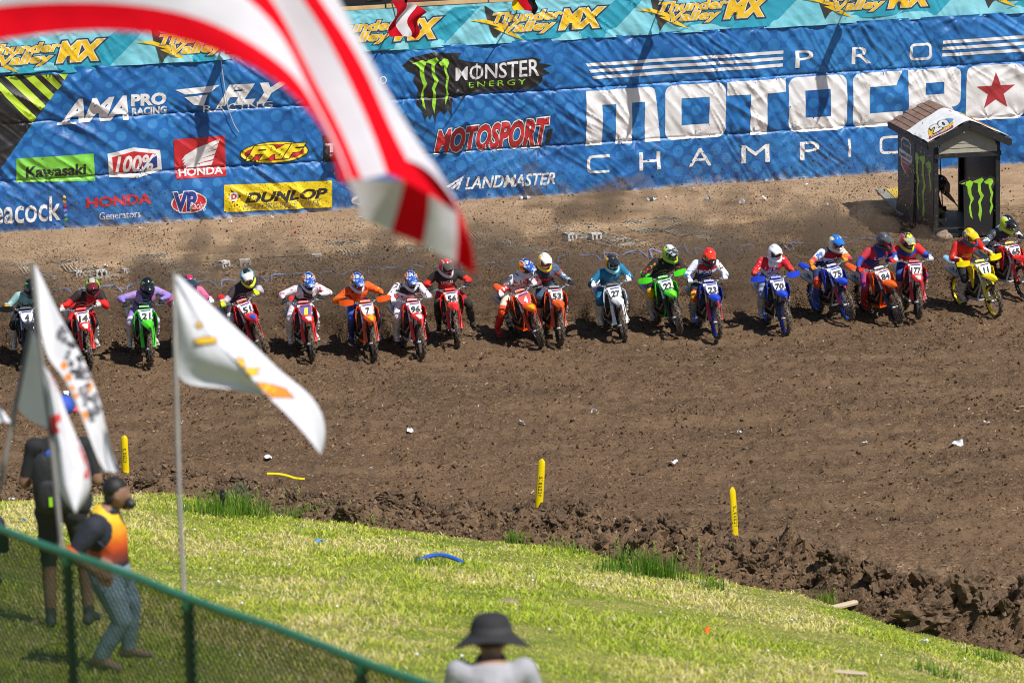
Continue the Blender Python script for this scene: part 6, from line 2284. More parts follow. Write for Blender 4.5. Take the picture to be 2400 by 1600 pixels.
# crumbs on the soil
n = 60000
cx = RS.uniform(-13, 13, n)
cy = RS.uniform(48, 82, n)
ok = (cy > ytoe(cx) - 0.2) & (wall_dist(cx, cy) > STEP + 0.3) & (fbm(cx * 0.9, cy * 0.5, 91) + 0.5 * RS.rand(len(cx)) > 0.62)
cx, cy = cx[ok], cy[ok]
s = 0.010 + 0.022 * RS.rand(len(cx)) ** 4
bermy = np.clip(1 - np.abs(cy - ytoe(cx) - 1.0) / 1.6, 0, 1)
s = s * (1 + 1.6 * bermy * RS.rand(len(cx)))
C = np.stack([cx, cy, dirt_z(cx, cy) + s * 0.5], -1)
tone = RS.rand(len(cx), 1)
cols = np.array(SOIL)[None] * (0.62 + 1.0 * tone ** 1.5) 
lt = RS.rand(len(cx)) < 0.10
s[lt] *= 0.55
cols[lt] = np.array((0.33, 0.23, 0.145)) * (0.8 + 0.5 * RS.rand(lt.sum(), 1))
# extra rubble on the berm
n = 9000
bx = RS.uniform(-10, 9.5, n)
by = ytoe(bx) - 0.15 + RS.rand(n) ** 0.9 * (1.7 + 1.0 * np.clip((bx + 3) / 10, 0, 1))
bs = 0.014 + 0.045 * RS.rand(n) ** 3.2
o = cloud('berm_rubble', np.stack([bx, by, dirt_z(bx, by) + bs * 0.2], -1), bs, OCT, OCF, np.array((0.155, 0.104, 0.066))[None] * (0.6 + 0.8 * RS.rand(n, 1)), CRUMB)
tag(o, 'crumbled dirt heaped along the grass edge', 'soil', kind='stuff')
o = cloud('soil_crumbs', C, s * 1.35, TET, TEF, cols, CRUMB)
tag(o, 'crumbs and clods of dark soil over the straight', 'soil', kind='stuff')
# straw and wood chips
n = 9000
cx = RS.uniform(-13, 13, n)
cy = RS.uniform(50, 84, n)
ok = (cy > ytoe(cx) + 1.0) & (wall_dist(cx, cy) > STEP)
cx, cy = cx[ok], cy[ok]
n = len(cx)
a = RS.uniform(0, 6.28, n)
L = 0.015 + 0.05 * RS.rand(n) ** 2.5
w = 0.005 + 0.006 * RS.rand(n)
d = np.stack([np.cos(a), np.sin(a), 0.5 * (RS.rand(n) - 0.35)], -1)
e = np.stack([-np.sin(a), np.cos(a), 0.5 * RS.rand(n)], -1)
C = np.stack([cx, cy, dirt_z(cx, cy) + 0.012], -1)
V = np.stack([C - d * L[:, None] - e * w[:, None], C + d * L[:, None] - e * w[:, None], C + d * L[:, None] + e * w[:, None], C - d * L[:, None] + e * w[:, None]], 1)
me = np_mesh('straw_chips', V.reshape(-1, 3), np.arange(n * 4).reshape(-1, 4), smooth=False)
ca = me.color_attributes.new('Col', 'FLOAT_COLOR', 'POINT')
col = np.array((0.34, 0.24, 0.145))[None] * (0.55 + 0.75 * RS.rand(n, 1))
ca.data.foreach_set('color', np.repeat(np.concatenate([col, np.ones((n, 1))], 1), 4, 0).astype(np.float32).ravel())
tag(link('straw_chips', me, CRUMB), 'bits of straw and wood chip in the soil', 'straw', kind='stuff')

# roost thrown up by the rear wheels: coarse lumps plus a haze of grains (one small face each)
P, S, K, G = [], [], [], []
for i, (M, loc, hd) in enumerate(BIKES):
    back = -np.array(hd)
    lat = np.array((-hd.y, hd.x, 0))
    p0 = np.array(loc) + np.array((0, 0, 0.05)) + back * 0.1
    side = RS.uniform(-0.40, -0.02)
    reach = RS.uniform(3.2, 6.0)
    steep = RS.uniform(0.42, 0.72)
    for n, fine in ((900, 0), (14000, 1)):
        u = RS.rand(n) ** (1.0 if fine else 1.3)
        dist = u * reach
        ang = np.clip(steep + 0.26 * RS.randn(n), 0.03, 1.2)
        h = dist * np.tan(ang) * 0.75 - 0.085 * dist ** 2 * RS.rand(n)
        sp = 0.07 + 0.15 * dist
        q = p0 + back * dist[:, None] + lat * (sp * RS.randn(n) + side * dist)[:, None] + np.array((0, 0, 1.0)) * np.clip(h, 0.0, 2.4 + 0.3 * RS.randn(n))[:, None]
        q = q + 0.16 * np.sin(q[:, [1, 2, 0]] * 2.3 + i)
        puff = fbm(q[:, 0] * 1.1 + q[:, 2], q[:, 1] * 0.7 + q[:, 2] * 1.3, 80 + i % 5)
        q = q[puff + 0.22 * RS.rand(n) > 0.50]
        if fine:
            G.append(q)
        else:
            P.append(q)
            S.append(0.006 + 0.020 * RS.rand(len(q)) ** 3)
            K.append(np.array((0.075, 0.048, 0.030))[None] * (0.5 + 0.8 * RS.rand(len(q), 1)))
o = cloud('flying_dirt', np.concatenate(P), np.concatenate(S), TET, TEF, np.concatenate(K), CRUMB)
tag(o, 'brown dirt roosting up behind the rear wheels', 'dirt', kind='stuff')
G = np.concatenate(G)
n = len(G)
TRI = np.array([(1, 0, 0), (-0.5, 0.87, 0), (-0.5, -0.87, 0)])
o = cloud('flying_dust', G, 0.0075 + 0.0075 * RS.rand(n) ** 2, TRI, np.array([(0, 1, 2)]), np.array((0.16, 0.105, 0.064))[None] * (0.6 + 0.6 * RS.rand(n, 1)), CRUMB)
tag(o, 'brown dust hanging behind the row of bikes', 'dust', kind='stuff')
# soft dust: thin even air-borne soil inside lumpy plumes
dm = bpy.data.materials.new('dust_volume')
dm.use_nodes = True
nt = dm.node_tree
nt.nodes.remove(nt.nodes['Principled BSDF'])
pv = nt.nodes.new('ShaderNodeVolumePrincipled')
pv.inputs['Color'].default_value = (0.56, 0.40, 0.27, 1)
pv.inputs['Density'].default_value = 0.85
pv.inputs['Anisotropy'].default_value = 0.2
nt.links.new(pv.outputs[0], nt.nodes['Material Output'].inputs['Volume'])
mb = MB()
rd = random.Random(77)
for M, loc, hd in BIKES:
    back = -hd
    lat = Vector((-hd.y, hd.x, 0))
    side = rd.uniform(-0.35, 0.0)
    k = rd.uniform(0.8, 1.25)
    for dist, rr_, hh in ((0.25, 0.14, 0.10), (0.7, 0.26, 0.30), (1.3, 0.40, 0.55), (2.0, 0.48, 0.75), (2.9, 0.52, 0.92), (3.9, 0.50, 0.95), (4.9, 0.44, 0.85), (5.8, 0.36, 0.7)):
        for q in range(8):
            c = Vector(loc) + back * (dist * k + rd.uniform(-.3, .3) * rr_) + lat * (side * dist + rd.gauss(0, 0.62) * rr_) + Vector((0, 0, hh * rd.uniform(0.5, 1.25)))
            r = rr_ * rd.uniform(0.28, 0.66)
            mb.ell(c, (r, r, r * rd.uniform(0.7, 1.1)), 10, 7)
for x, y in ((1420, 470), (1430, 440), (1400, 500), (1760, 455), (1650, 520), (1960, 520), (1930, 540), (1300, 500), (1150, 560), (640, 590), (900, 570), (500, 600)):
    for q in range(26):
        c = onz(x + rd.gauss(0, 48), y + 25 + rd.gauss(0, 26)) + Vector((0, 0, abs(rd.gauss(0.2, 0.3))))
        r = rd.uniform(0.10, 0.26)
        mb.ell(c, (r * rd.uniform(0.8, 2.0), r * 1.5, r * rd.uniform(0.5, 1.0)), 10, 7, Matrix.Rotation(rd.uniform(-0.6, 0.6), 3, 'Y'))
dme = remesh(mb, 0.125, 6)
o = link('dust_plumes', dme, dm)
tag(o, 'brown dust drifting behind the bikes', 'dust', kind='stuff')
# bigger crumbs hanging in the air between riders and banners
n = 2600
cx = RS.uniform(-12, 13, n)
wd = 1.0 + 12 * RS.rand(n)
cy = np.interp(cx, [W0.x, W1.x], [W0.y, W1.y]) - wd
z = RS.rand(n) ** 1.6 * 1.9 + 0.1
dens = fbm(cx * 0.5, wd * 0.3, 61)
ok = dens + 0.25 * RS.rand(n) > 0.56
C = np.stack([cx, cy, z], -1)[ok]
o = cloud('airborne_crumbs', C, 0.006 + 0.022 * RS.rand(len(C)) ** 3, OCT, OCF, np.array((0.06, 0.04, 0.026))[None] * (0.5 + RS.rand(len(C), 1)), CRUMB)
tag(o, 'dark crumbs of dirt hanging in the air', 'dirt', kind='stuff')
# ================================================================== GRASS, CLODS AND MARKERS ON THE NEAR SIDE
def on_hill(px, py):
    v = ray(px, py)
    ts = np.arange(10, 120, 0.05)
    X, Y, Z = v.x * ts, v.y * ts, CAM_Z + v.z * ts
    i = int(np.argmax(Z <= hill(X, Y)))
    return CAMP + v * float(ts[i])

GRASS = mat('grass_blade', (0, 0, 0), 0.55, vary=0.0, attr='Col', trans=0.42, spec=0.25)
def blades(name, x, y, z, h, w, cols, bend=0.5, rs=RS):
    n = len(x)
    a = rs.uniform(0, 2 * np.pi, n)
    b = rs.uniform(0, 2 * np.pi, n)
    k = bend * rs.rand(n) * h
    side = np.stack([np.cos(a), np.sin(a), np.zeros(n)], -1) * (w / 2)[:, None]
    base = np.stack([x, y, z], -1)
    midp = base + np.stack([np.cos(b) * k * 0.35, np.sin(b) * k * 0.35, h * 0.6], -1)
    tip = base + np.stack([np.cos(b) * k, np.sin(b) * k, h * (1 - 0.25 * bend * rs.rand(n))], -1)
    V = np.stack([base - side, base + side, midp + side * 0.75, midp - side * 0.75, tip], 1)
    idx = (np.arange(n) * 5)[:, None]
    q = np.array([[0, 1, 2], [0, 2, 3], [3, 2, 4]])
    F = (q[None] + idx[:, None]).reshape(-1, 3)
    me = np_mesh(name, V.reshape(-1, 3), F, smooth=True)
    ca = me.color_attributes.new('Col', 'FLOAT_COLOR', 'POINT')
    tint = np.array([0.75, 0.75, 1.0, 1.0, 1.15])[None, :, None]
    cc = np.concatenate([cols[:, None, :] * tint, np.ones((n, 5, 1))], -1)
    ca.data.foreach_set('color', cc.astype(np.float32).ravel())
    return link(name, me, GRASS)

def grass_cols(x, y, n, rs):
    dry = 0.7 * fbm(x * 0.6, y * 0.22, 71, 4) + 0.3 * fbm(x * 2.6, y * 1.1, 72, 3)
    t = np.clip((dry - 0.40) / 0.15 + 0.30 * rs.randn(n), 0, 1)[:, None]
    g = np.array((0.50, 0.60, 0.06))[None] * (0.75 + 0.55 * rs.rand(n, 1))
    yl = np.array((0.80, 0.74, 0.17))[None] * (0.75 + 0.45 * rs.rand(n, 1))
    st = np.array((0.90, 0.76, 0.42))[None] * (0.75 + 0.45 * rs.rand(n, 1))
    c = g * (1 - t) + yl * t
    m = (rs.rand(n) < np.clip((dry - 0.42) / 0.26, 0.07, 0.48))[:, None]
    c = np.where(m, st, c)
    dk = (rs.rand(n) < 0.16)[:, None]
    return np.where(dk & ~m, np.array((0.28, 0.40, 0.04))[None] * (0.8 + 0.5 * rs.rand(n, 1)), c)

n = 235000
s = 36 * RS.rand(n) ** 1.0
yy = TOEY[1] - s
half = np.maximum(3.0, (62 - s) * 0.145 + 1.0)
x = RS.uniform(-1, 1, n) * half
y = ytoe(x) + 0.25 - s
keep = y > 16
x, y = x[keep], y[keep]
sd = ytoe(x) - y
edge = fbm(x * 1.6, y * 1.6, 75)
ok = sd > (edge - 0.5) * 3.0 - 0.15 * RS.rand(len(x))
x, y = x[ok], y[ok]
n = len(x)
near = np.clip((y - 20) / 35, 0, 1)
clump = 0.55 * fbm(x * 1.5, y * 1.0, 77, 3) + 0.45 * fbm(x * 0.45, y * 0.25, 78, 2)
h = (0.025 + 0.075 * RS.rand(n) ** 1.6) * (0.20 + 4.2 * np.maximum(0, clump - 0.30))
w = 0.009 + 0.012 * near
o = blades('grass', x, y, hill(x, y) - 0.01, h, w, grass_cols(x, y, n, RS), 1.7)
tag(o, 'mown yellow green grass on the slope', 'grass', kind='stuff')

# tall tufts
def tuft(px, py, nb, hh, spread, label, dark=0.5, seeds=0):
    p = on_hill(px, py)
    rs = np.random.RandomState(int(px))
    r = empty('grass_tuft', p)
    tag(r, label, 'plant', 'tall grass tufts along the dirt edge')
    x = p.x + rs.randn(nb) * spread
    y = p.y + rs.randn(nb) * spread * 0.7
    hh = hh * 1.45
    h = hh * (0.35 + 0.75 * rs.rand(nb))
    c = np.where(rs.rand(nb, 1) < dark, np.array((0.10, 0.24, 0.02)), np.array((0.26, 0.40, 0.05))) * (0.7 + 0.6 * rs.rand(nb, 1))
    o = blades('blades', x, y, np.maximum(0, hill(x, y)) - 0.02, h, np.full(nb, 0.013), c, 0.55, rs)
    under(o, r)
    o['kind'] = 'stuff'
    for k in range(seeds):
        bx, by = p.x + rs.randn() * spread * 1.6, p.y + rs.randn() * 0.1
        hgt = hh * rs.uniform(0.7, 1.35)
        ln = rs.uniform(-0.12, 0.12)
        b0 = Vector((bx, by, p.z - 0.05))
        mb = MB()
        mb.tube([b0, b0 + Vector((ln * 0.4, 0, hgt * 0.6)), b0 + Vector((ln, 0, hgt))], 0.003, 4)
        for q in range(7):
            t = 0.72 + 0.28 * q / 6
            c0 = b0 + Vector((ln * t, 0, hgt * t))
            mb.ell(c0 + Vector((rs.uniform(-.02, .02), rs.uniform(-.02, .02), 0)), (0.009, 0.009, 0.022), 5, 4)
        under(mb.build('seed_head', mat('seed_head', (0.30, 0.31, 0.09), 0.8, vary=0.3)), r)
tuft(560, 1205, 420, 0.30, 0.26, 'tall green tuft beside the black sprinkler', 0.4, 6)
tuft(500, 1210, 260, 0.22, 0.24, 'green tuft left of the sprinkler', 0.5, 3)
tuft(1515, 1345, 420, 0.30, 0.26, 'dark green tuft with seed heads between the yellow stakes', 0.75, 16)
tuft(1450, 1345, 160, 0.18, 0.20, 'low tuft left of the seed heads', 0.5, 2)
tuft(690, 1212, 150, 0.16, 0.22, 'small tuft left of the middle clods', 0.4, 0)
tuft(760, 1205, 110, 0.17, 0.15, 'small tuft at the clods right of the sprinkler', 0.4, 1)
tuft(1215, 1272, 90, 0.18, 0.10, 'thin tuft below the middle yellow stake', 0.3, 1)
tuft(1670, 1385, 80, 0.22, 0.10, 'thin tuft at the clods below the right stake', 0.3, 1)
tuft(1330, 1290, 90, 0.16, 0.16, 'short tuft at the clods between the stakes', 0.3, 2)
tuft(1950, 1415, 70, 0.16, 0.14, 'short tuft above the short plank', 0.3, 1)
tuft(880, 1232, 90, 0.13, 0.2, 'low tuft below the pale clod', 0.3, 1)
tuft(2185, 1480, 60, 0.22, 0.06, 'thin tuft growing out of the right clods', 0.3, 2)
tuft(2320, 1545, 120, 0.14, 0.16, 'leafy tuft at the lower right corner', 0.6, 0)
tuft(2210, 1585, 120, 0.14, 0.2, 'tuft at the bottom right of the slope', 0.6, 0)
tuft(1010, 1320, 160, 0.10, 0.3, 'tuft beside the blue hose', 0.5, 0)
# grey green weed bush next to the sprinkler
p = on_hill(560, 1195)
rs = np.random.RandomState(5)
r = empty('weed_bush', p)
tag(r, 'pale grey green weed behind the sprinkler', 'plant')
nb = 500
x, y = p.x + 0.17 * rs.randn(nb), p.y + 0.25 + 0.12 * rs.randn(nb)
z = p.z + 0.05 + 0.32 * rs.rand(nb) * np.exp(-((x - p.x) / 0.25) ** 2)
lv = under(blades('leaves', x, y, z, np.full(nb, 0.05), np.full(nb, 0.022), np.array((0.24, 0.28, 0.15))[None] * (0.6 + 0.6 * rs.rand(nb, 1)), 1.0, rs), r)
lv['kind'] = 'stuff'

# clods on the berm
CLOD = mat('clod_soil', (0.150, 0.100, 0.063), 0.95, vary=0.35, vscale=7, bump=0.02, bscale=20, spec=0.1)
rr = random.Random(31)
def clod_mesh(seed):
    from mathutils import noise as mn
    bm = bmesh.new()
    bmesh.ops.create_icosphere(bm, subdivisions=4, radius=1.0)
    o = Vector((seed * 3.1, seed * 7.7, seed * 1.3))
    for v in bm.verts:
        p = v.co.copy()
        k = 0.9 + 0.45 * mn.noise(p * 1.1 + o) + 0.35 * mn.noise(p * 2.7 + o) + 0.22 * mn.noise(p * 6.0 + o) + 0.13 * mn.noise(p * 12.0 + o)
        c = mn.cell_vector(p * 2.2 + o)
        v.co = p * k + Vector(c) * 0.10
        v.co.z *= 0.8
    me = bpy.data.meshes.new('dirt_clod')
    bm.to_mesh(me)
    bm.free()
    return me
cm = [clod_mesh(40 + i) for i in range(6)]
for i in range(190):
    x = rr.uniform(-9.5, 9)
    right = min(1, max(0, (x + 3) / 10))
    y = float(ytoe(x)) + 0.1 + rr.random() * (1.5 + 1.1 * right)
    sc = (0.045 + 0.12 * rr.random() ** 2.3) * (0.85 + 0.9 * right)
    o = link('dirt_clod', cm[i % 6], CLOD)
    o.location = (x, y, float(dirt_z(x, y)) + sc * 0.22)
    o.rotation_euler = (rr.uniform(0, 6), rr.uniform(0, 6), rr.uniform(0, 6))
    o.scale = (sc, sc * rr.uniform(0.8, 1.2), sc * rr.uniform(0.7, 1))
    tag(o, 'clod of brown dirt on the heap along the grass edge', 'clod', 'clods heaped along the grass')
def bigclod(px, py, s, sx, lab, mesh):
    p = onz(px, py, 0.08)
    o = link('dirt_clod', cm[mesh], CLOD)
    o.location = (p.x, p.y, float(dirt_z(p.x, p.y)) + s * 0.15)
    o.scale = (s * sx, s, s * 0.85)
    o.rotation_euler = (0.3, 0.2, px * 0.01)
    tag(o, lab, 'clod', 'large clods along the grass')
for a in ((1860, 1275, 0.26, 1.1, 'dark upright clod right of the right yellow stake', 0), (2190, 1462, 0.34, 1.35, 'largest dark clod at the lower right', 1), (2375, 1418, 0.16, 1.1, 'round clod near the right edge', 2),
          (915, 1165, 0.20, 1.2, 'pale clod left of the middle yellow stake', 3), (1205, 1198, 0.17, 1.2, 'clod touching the middle yellow stake', 4), (820, 1215, 0.20, 1.3, 'broad clod at the grass edge left of centre', 5), (345, 1142, 0.16, 1.3, 'clod behind the orange shirt man', 0),
          (570, 1125, 0.22, 1.1, 'clod behind the sprinkler weed', 3), (1610, 1365, 0.24, 1.5, 'low clod where the grass bends', 5), (2050, 1375, 0.24, 1.3, 'lumpy clod above the planks', 2), (2320, 1470, 0.24, 1.4, 'clod right of the largest clod', 4)):
    bigclod(*a)
def stone(px, py, s, fl, lab, m=STONE):
    p = on_hill(px, py)
    o = link('rock', rock_mesh('rock', s, int(px), 3, fl), m)
    o.location = p + Vector((0, 0, s * 0.1))
    tag(o, lab, 'rock')
stone(1095, 1246, 0.17, 0.35, 'flat pale stone at the edge of the grass')
stone(1188, 1414, 0.14, 0.3, 'flat tan stone in the grass above the bucket hat')

# yellow course markers
YM = mat('marker_yellow', (0.82, 0.60, 0.0), 0.42, vary=0.06, dirt=MUD, dirt_amt=0.04)
def marker(px, py, h, tilt, lab, twist=0.0):
    p = onz(px, py, 0.12)
    p.z = max(0.05, float(dirt_z(p.x, p.y)) - 0.02)
    r = empty('course_marker', p)
    tag(r, lab, 'marker', 'yellow course markers')
    r.rotation_euler = (R_(-4), R_(tilt), R_(twist))
    def bl(u, v, lift=0.0):
        a = (v - 0.5) * 2
        w = 0.062 * (1 - 0.10 * u) * math.sqrt(max(0.02, 1 - max(0, (u - 0.90) / 0.10) ** 2))
        return (w * a, 0.028 * a * a - lift - 0.02 * math.sin(u * 2), 0.02 + h * u)
    mb = MB()
    mb.sheet(bl, 22, 7, (0, 0.008, 0))
    b = mb.build('blade', YM, r, smooth=60)
    mb = MB()
    mb.box((0, 0.01, 0.03), (0.115, 0.05, 0.07))
    mb.build('foot', YM, r)
    for i, ch in enumerate('ACERBIS'):
        v, f = text_unit(ch, 0.02)
        me = bpy.data.meshes.new('letter')
        pts = []
        for a, c in v:
            # letters turned to read upwards
            u = 0.30 + 0.055 * i + a * 0.042
            pts.append(bl(u, 0.5 - (c - 0.5) * 0.5, 0.003))
        me.from_pydata(pts, [], f)
        me.update()
        link('letter', me, mat('marker_ink', (0.02, 0.02, 0.02), 0.6, vary=0), b)
marker(294, 1105, 0.66, 0, 'yellow course marker behind the orange shirt man')
marker(1262, 1200, 0.86, 5, 'yellow course marker standing in the middle, tilted right')
marker(1727, 1266, 0.88, -1, 'yellow course marker standing on the right', 35)
p = onz(672, 1137, 0.1)
mb = MB()
mb.sheet(lambda u, v: (0.62 * (u - 0.5), 0.05 * (v - .5) + 0.05 * math.sin(u * 4), 0.10 - 0.13 * u + 0.20 * max(0, u - 0.72) + 0.02 * (v - .5) ** 2), 12, 4, (0, 0, 0.012))
o = mb.build('course_marker', YM, smooth=60)
o.location = p + Vector((0, 0, 0.10))
o.rotation_euler = (R_(20), 0, R_(-8))
tag(o, 'broken yellow course marker lying on the clods', 'marker', 'yellow course markers')

# sprinkler, hose, planks, scraps in the grass
p = on_hill(523, 1200)
r = empty('sprinkler', p)
tag(r, 'black sprinkler head standing in the grass', 'sprinkler')
mb = MB()
mb.tube([(0, 0, 0), (0, 0, 0.22)], 0.022, 8)
mb.build('riser', COMMON['black'], r)
mb = MB()
mb.lathe([(0.035, 0.20), (0.045, 0.23), (0.045, 0.29), (0.03, 0.32), (0.036, 0.33), (0.036, 0.36), (0.01, 0.37)], 12, Matrix.Identity(4))
mb.tube([(0, 0, 0.30), (-0.02, -0.07, 0.30)], 0.014, 6)
mb.build('sprinkler_head', COMMON['black'], r)
p = on_hill(1030, 1318)
mb = MB()
pts = []
for i in range(15):
    t = i / 14
    q = p + Vector(((t - 0.5) * 0.62, 0.10 * math.sin(t * 3.14), 0))
    pts.append(Vector((q.x, q.y, p.z - 0.03 * (t - 0.5) + 0.01 + 0.07 * math.sin(math.pi * t))))
mb.tube(pts, 0.030, 8)
o = mb.build('water_hose', mat('hose_blue', (0.02, 0.10, 0.50), 0.4))
tag(o, 'blue hose arching out of the grass', 'hose')
def strip(px, py, l, w, a, m, lab, name='plank', th=0.03):
    p = on_hill(px, py)
    mb = MB()
    mb.box((0, 0, 0), (l, w, th))
    mb.box((l * 0.5 + 0.01, 0.0, 0), (0.03, w * 0.6, th * 0.9))
    o = mb.build(name, m, smooth=0)
    o.location = p + Vector((0, 0, 0.05))
    o.rotation_euler = (R_(10), R_(-3), a)
    tag(o, lab, name.split('_')[-1])
PLANK = mat('pale_plank', (0.55, 0.44, 0.30), 0.75, vary=0.15, vscale=5)
strip(1978, 1425, 0.42, 0.10, 0.5, PLANK, 'short pale plank above the longer one')
strip(2068, 1438, 0.80, 0.10, 0.42, PLANK, 'long pale plank lying at the grass edge')
strip(1990, 1588, 0.34, 0.07, -0.5, PLANK, 'small plank piece at the bottom of the slope')
BLT = mat('blue_tape', (0.10, 0.30, 0.62), 0.5)
for px, py, s, m, lab in ((58, 1234, 0.16, BLT, 'blue plastic scrap left of the fence'), (748, 1282, 0.20, BLT, 'pale blue tape scrap in the grass'), (706, 1252, 0.10, BLT, 'tiny blue scrap in the grass'), (1662, 1492, 0.15, mat('orange_tag', (0.85, 0.16, 0.01), 0.5), 'orange tag in the grass'),
                          (2168, 1518, 0.22, None, 'white crumpled wrapper at the grass edge'), (2362, 1515, 0.20, None, 'white card standing in the clods at the right'), (2262, 1560, 0.10, None, 'white dot of litter in the lower right grass'), (1106, 1378, 0.08, None, 'white fleck of litter in the grass above the stone'),
                          (28, 1182, 0.18, None, 'pale scrap at the left grass edge')):
    scrap(0, 0, s, m, lab, on=on_hill(px, py) + Vector((0, 0, 0.03)))
# clover flowers
rs = np.random.RandomState(8)
for k in range(34):
    px, py = rs.uniform(440, 2300), rs.uniform(1230, 1560)
    if py < 1180 + 0.16 * (px - 400) + 25:
        continue
    p = on_hill(px, py)
    mb = MB()
    mb.tube([p, p + Vector((0, 0, 0.07))], 0.003, 4, 0)
    mb.ell(p + Vector((0, 0, 0.075)), (0.016, 0.016, 0.013), 7, 5, m=1)
    o = mb.build('clover_flower', [mat('stem', (0.1, 0.2, 0.03), 0.7), mat('clover_white', (0.75, 0.75, 0.72), 0.7)])
    tag(o, 'tiny white flower in the grass', 'flower', 'white flowers in the grass')
# ================================================================== FENCE
FG = mat('fence_green', (0.025, 0.17, 0.095), 0.4, vary=0.1, vscale=4, coat=0.2)
FD = mat('fence_post_green', (0.010, 0.050, 0.030), 0.45, vary=0.2, vscale=4)
fa, fb = aty(-160, 1180, 19.9), aty(1120, 1646, 16.1)
fdir = (fb - fa)
FLEN = fdir.length
fdir.normalize()
fence = empty('chain_link_fence', Vector((fa.x, fa.y, fa.z - 1.2)))
tag(fence, 'green chain link fence running down the slope at lower left', 'fence')
def fpt(t, dz=0.0):
    return fa + fdir * t + Vector((0, 0, dz))
mb = MB()
mb.tube([fpt(FLEN * i / 12) + Vector((0, 0, 0.006 * math.sin(i * 1.7))) for i in range(13)], 0.021, 10)
under(mb.build('top_rail', FG), fence)
pts_ = []
for x in (-120, 157, 440, 845, 1190):
    best = min((abs(to_px(fpt(t))[0] - x), t) for t in [FLEN * k / 800 for k in range(801)])
    pts_.append(best[1])
for t in pts_:
    p = fpt(t)
    g = float(hill(p.x, p.y))
    mb = MB()
    mb.tube([(p.x, p.y, g - 0.1), (p.x, p.y, p.z - 0.012)], 0.028, 10)
    post = under(mb.build('post', FD), fence)
    mb = MB()
    mb.lathe([(0.031, -0.05), (0.033, -0.02), (0.033, 0.0)], 10, Matrix.Translation((p.x, p.y, p.z - 0.01)), caps=False)
    sub(mb.build('rail_cap', FG), post)
# woven wire: two families of diagonal wires, each slightly in front of / behind the other
HF = 1.18
mb = MB()
cell = 0.048
fn = Vector((fdir.y, -fdir.x, 0)).normalized()
k = -int(HF / cell) - 1
V, Fc = [], []
def wire(p, q, r=0.0060):
    o = len(V)
    d = (q - p).normalized()
    a = fn * r
    b = d.cross(fn).normalized() * r
    V.extend([p + a, p - a * 0.5 + b, p - a * 0.5 - b, q + a, q - a * 0.5 + b, q - a * 0.5 - b])
    Fc.extend([(o, o + 1, o + 4, o + 3), (o + 1, o + 2, o + 5, o + 4), (o + 2, o, o + 3, o + 5)])
while k * cell < FLEN:
    t0 = k * cell
    for sg in (1, -1):
        ta, tb = (t0, t0 + HF) if sg > 0 else (t0 + HF, t0)
        za, zb = -HF, -0.01
        p, q = fpt(ta, za), fpt(tb, zb)
        off = fn * (0.0022 * sg)
        # clip to the fence length
        lo, hi = min(ta, tb), max(ta, tb)
        if hi < 0 or lo > FLEN:
            continue
        def cl(t):
            return min(max(t, 0), FLEN)
        f0 = (cl(ta) - ta) / (tb - ta)
        f1 = (cl(tb) - ta) / (tb - ta)
        wire(p + (q - p) * f0 + off, p + (q - p) * f1 + off)
    k += 1
me = np_mesh('wire_mesh', [tuple(v) for v in V], Fc, smooth=False)
o = under(link('wire_mesh', me, mat('fence_wire_green', (0.010, 0.055, 0.030), 0.6)), fence)
o['kind'] = 'stuff'

# ================================================================== PEOPLE ON THE SLOPE
SKIN = mat('skin', (0.42, 0.24, 0.16), 0.6, vary=0.08, vscale=10)
SKIN2 = mat('skin_tan', (0.24, 0.13, 0.08), 0.6, vary=0.1, vscale=10)
HAIR = mat('dark_hair', (0.012, 0.010, 0.009), 0.6, vary=0.3, vscale=40, bump=0.004, bscale=60)

def hand(mb, w, d, up, side, curl=0.7, s=1.0):
    """palm, four unequal fingers, thumb at the side of the palm; d = along the hand."""
    w, d, up = Vector(w), Vector(d).normalized(), Vector(up).normalized()
    lat = d.cross(up).normalized() * side
    palm = w + d * 0.05 * s
    mb.box(palm, (0.095 * s, 0.080 * s, 0.030 * s), Matrix((d, lat, up)).transposed())
    for i, L in enumerate((0.068, 0.078, 0.073, 0.058)):
        b = w + d * 0.095 * s + lat * (0.030 - 0.020 * i) * s
        p1 = b + (d * math.cos(curl * 0.5) - up * math.sin(curl * 0.5)) * L * 0.45 * s
        p2 = p1 + (d * math.cos(curl * 1.3) - up * math.sin(curl * 1.3)) * L * 0.33 * s
        p3 = p2 + (d * math.cos(curl * 2.0) - up * math.sin(curl * 2.0)) * L * 0.28 * s
        mb.tube([b, p1, p2, p3], [0.0100 * s, 0.0095 * s, 0.009 * s, 0.007 * s], 6)
    t0 = w + d * 0.025 * s + lat * 0.042 * s
    mb.tube([t0, t0 + d * 0.03 * s + lat * 0.025 * s - up * 0.012 * s, t0 + d * 0.062 * s + lat * 0.026 * s - up * 0.028 * s], [0.013 * s, 0.011 * s, 0.009 * s], 6)

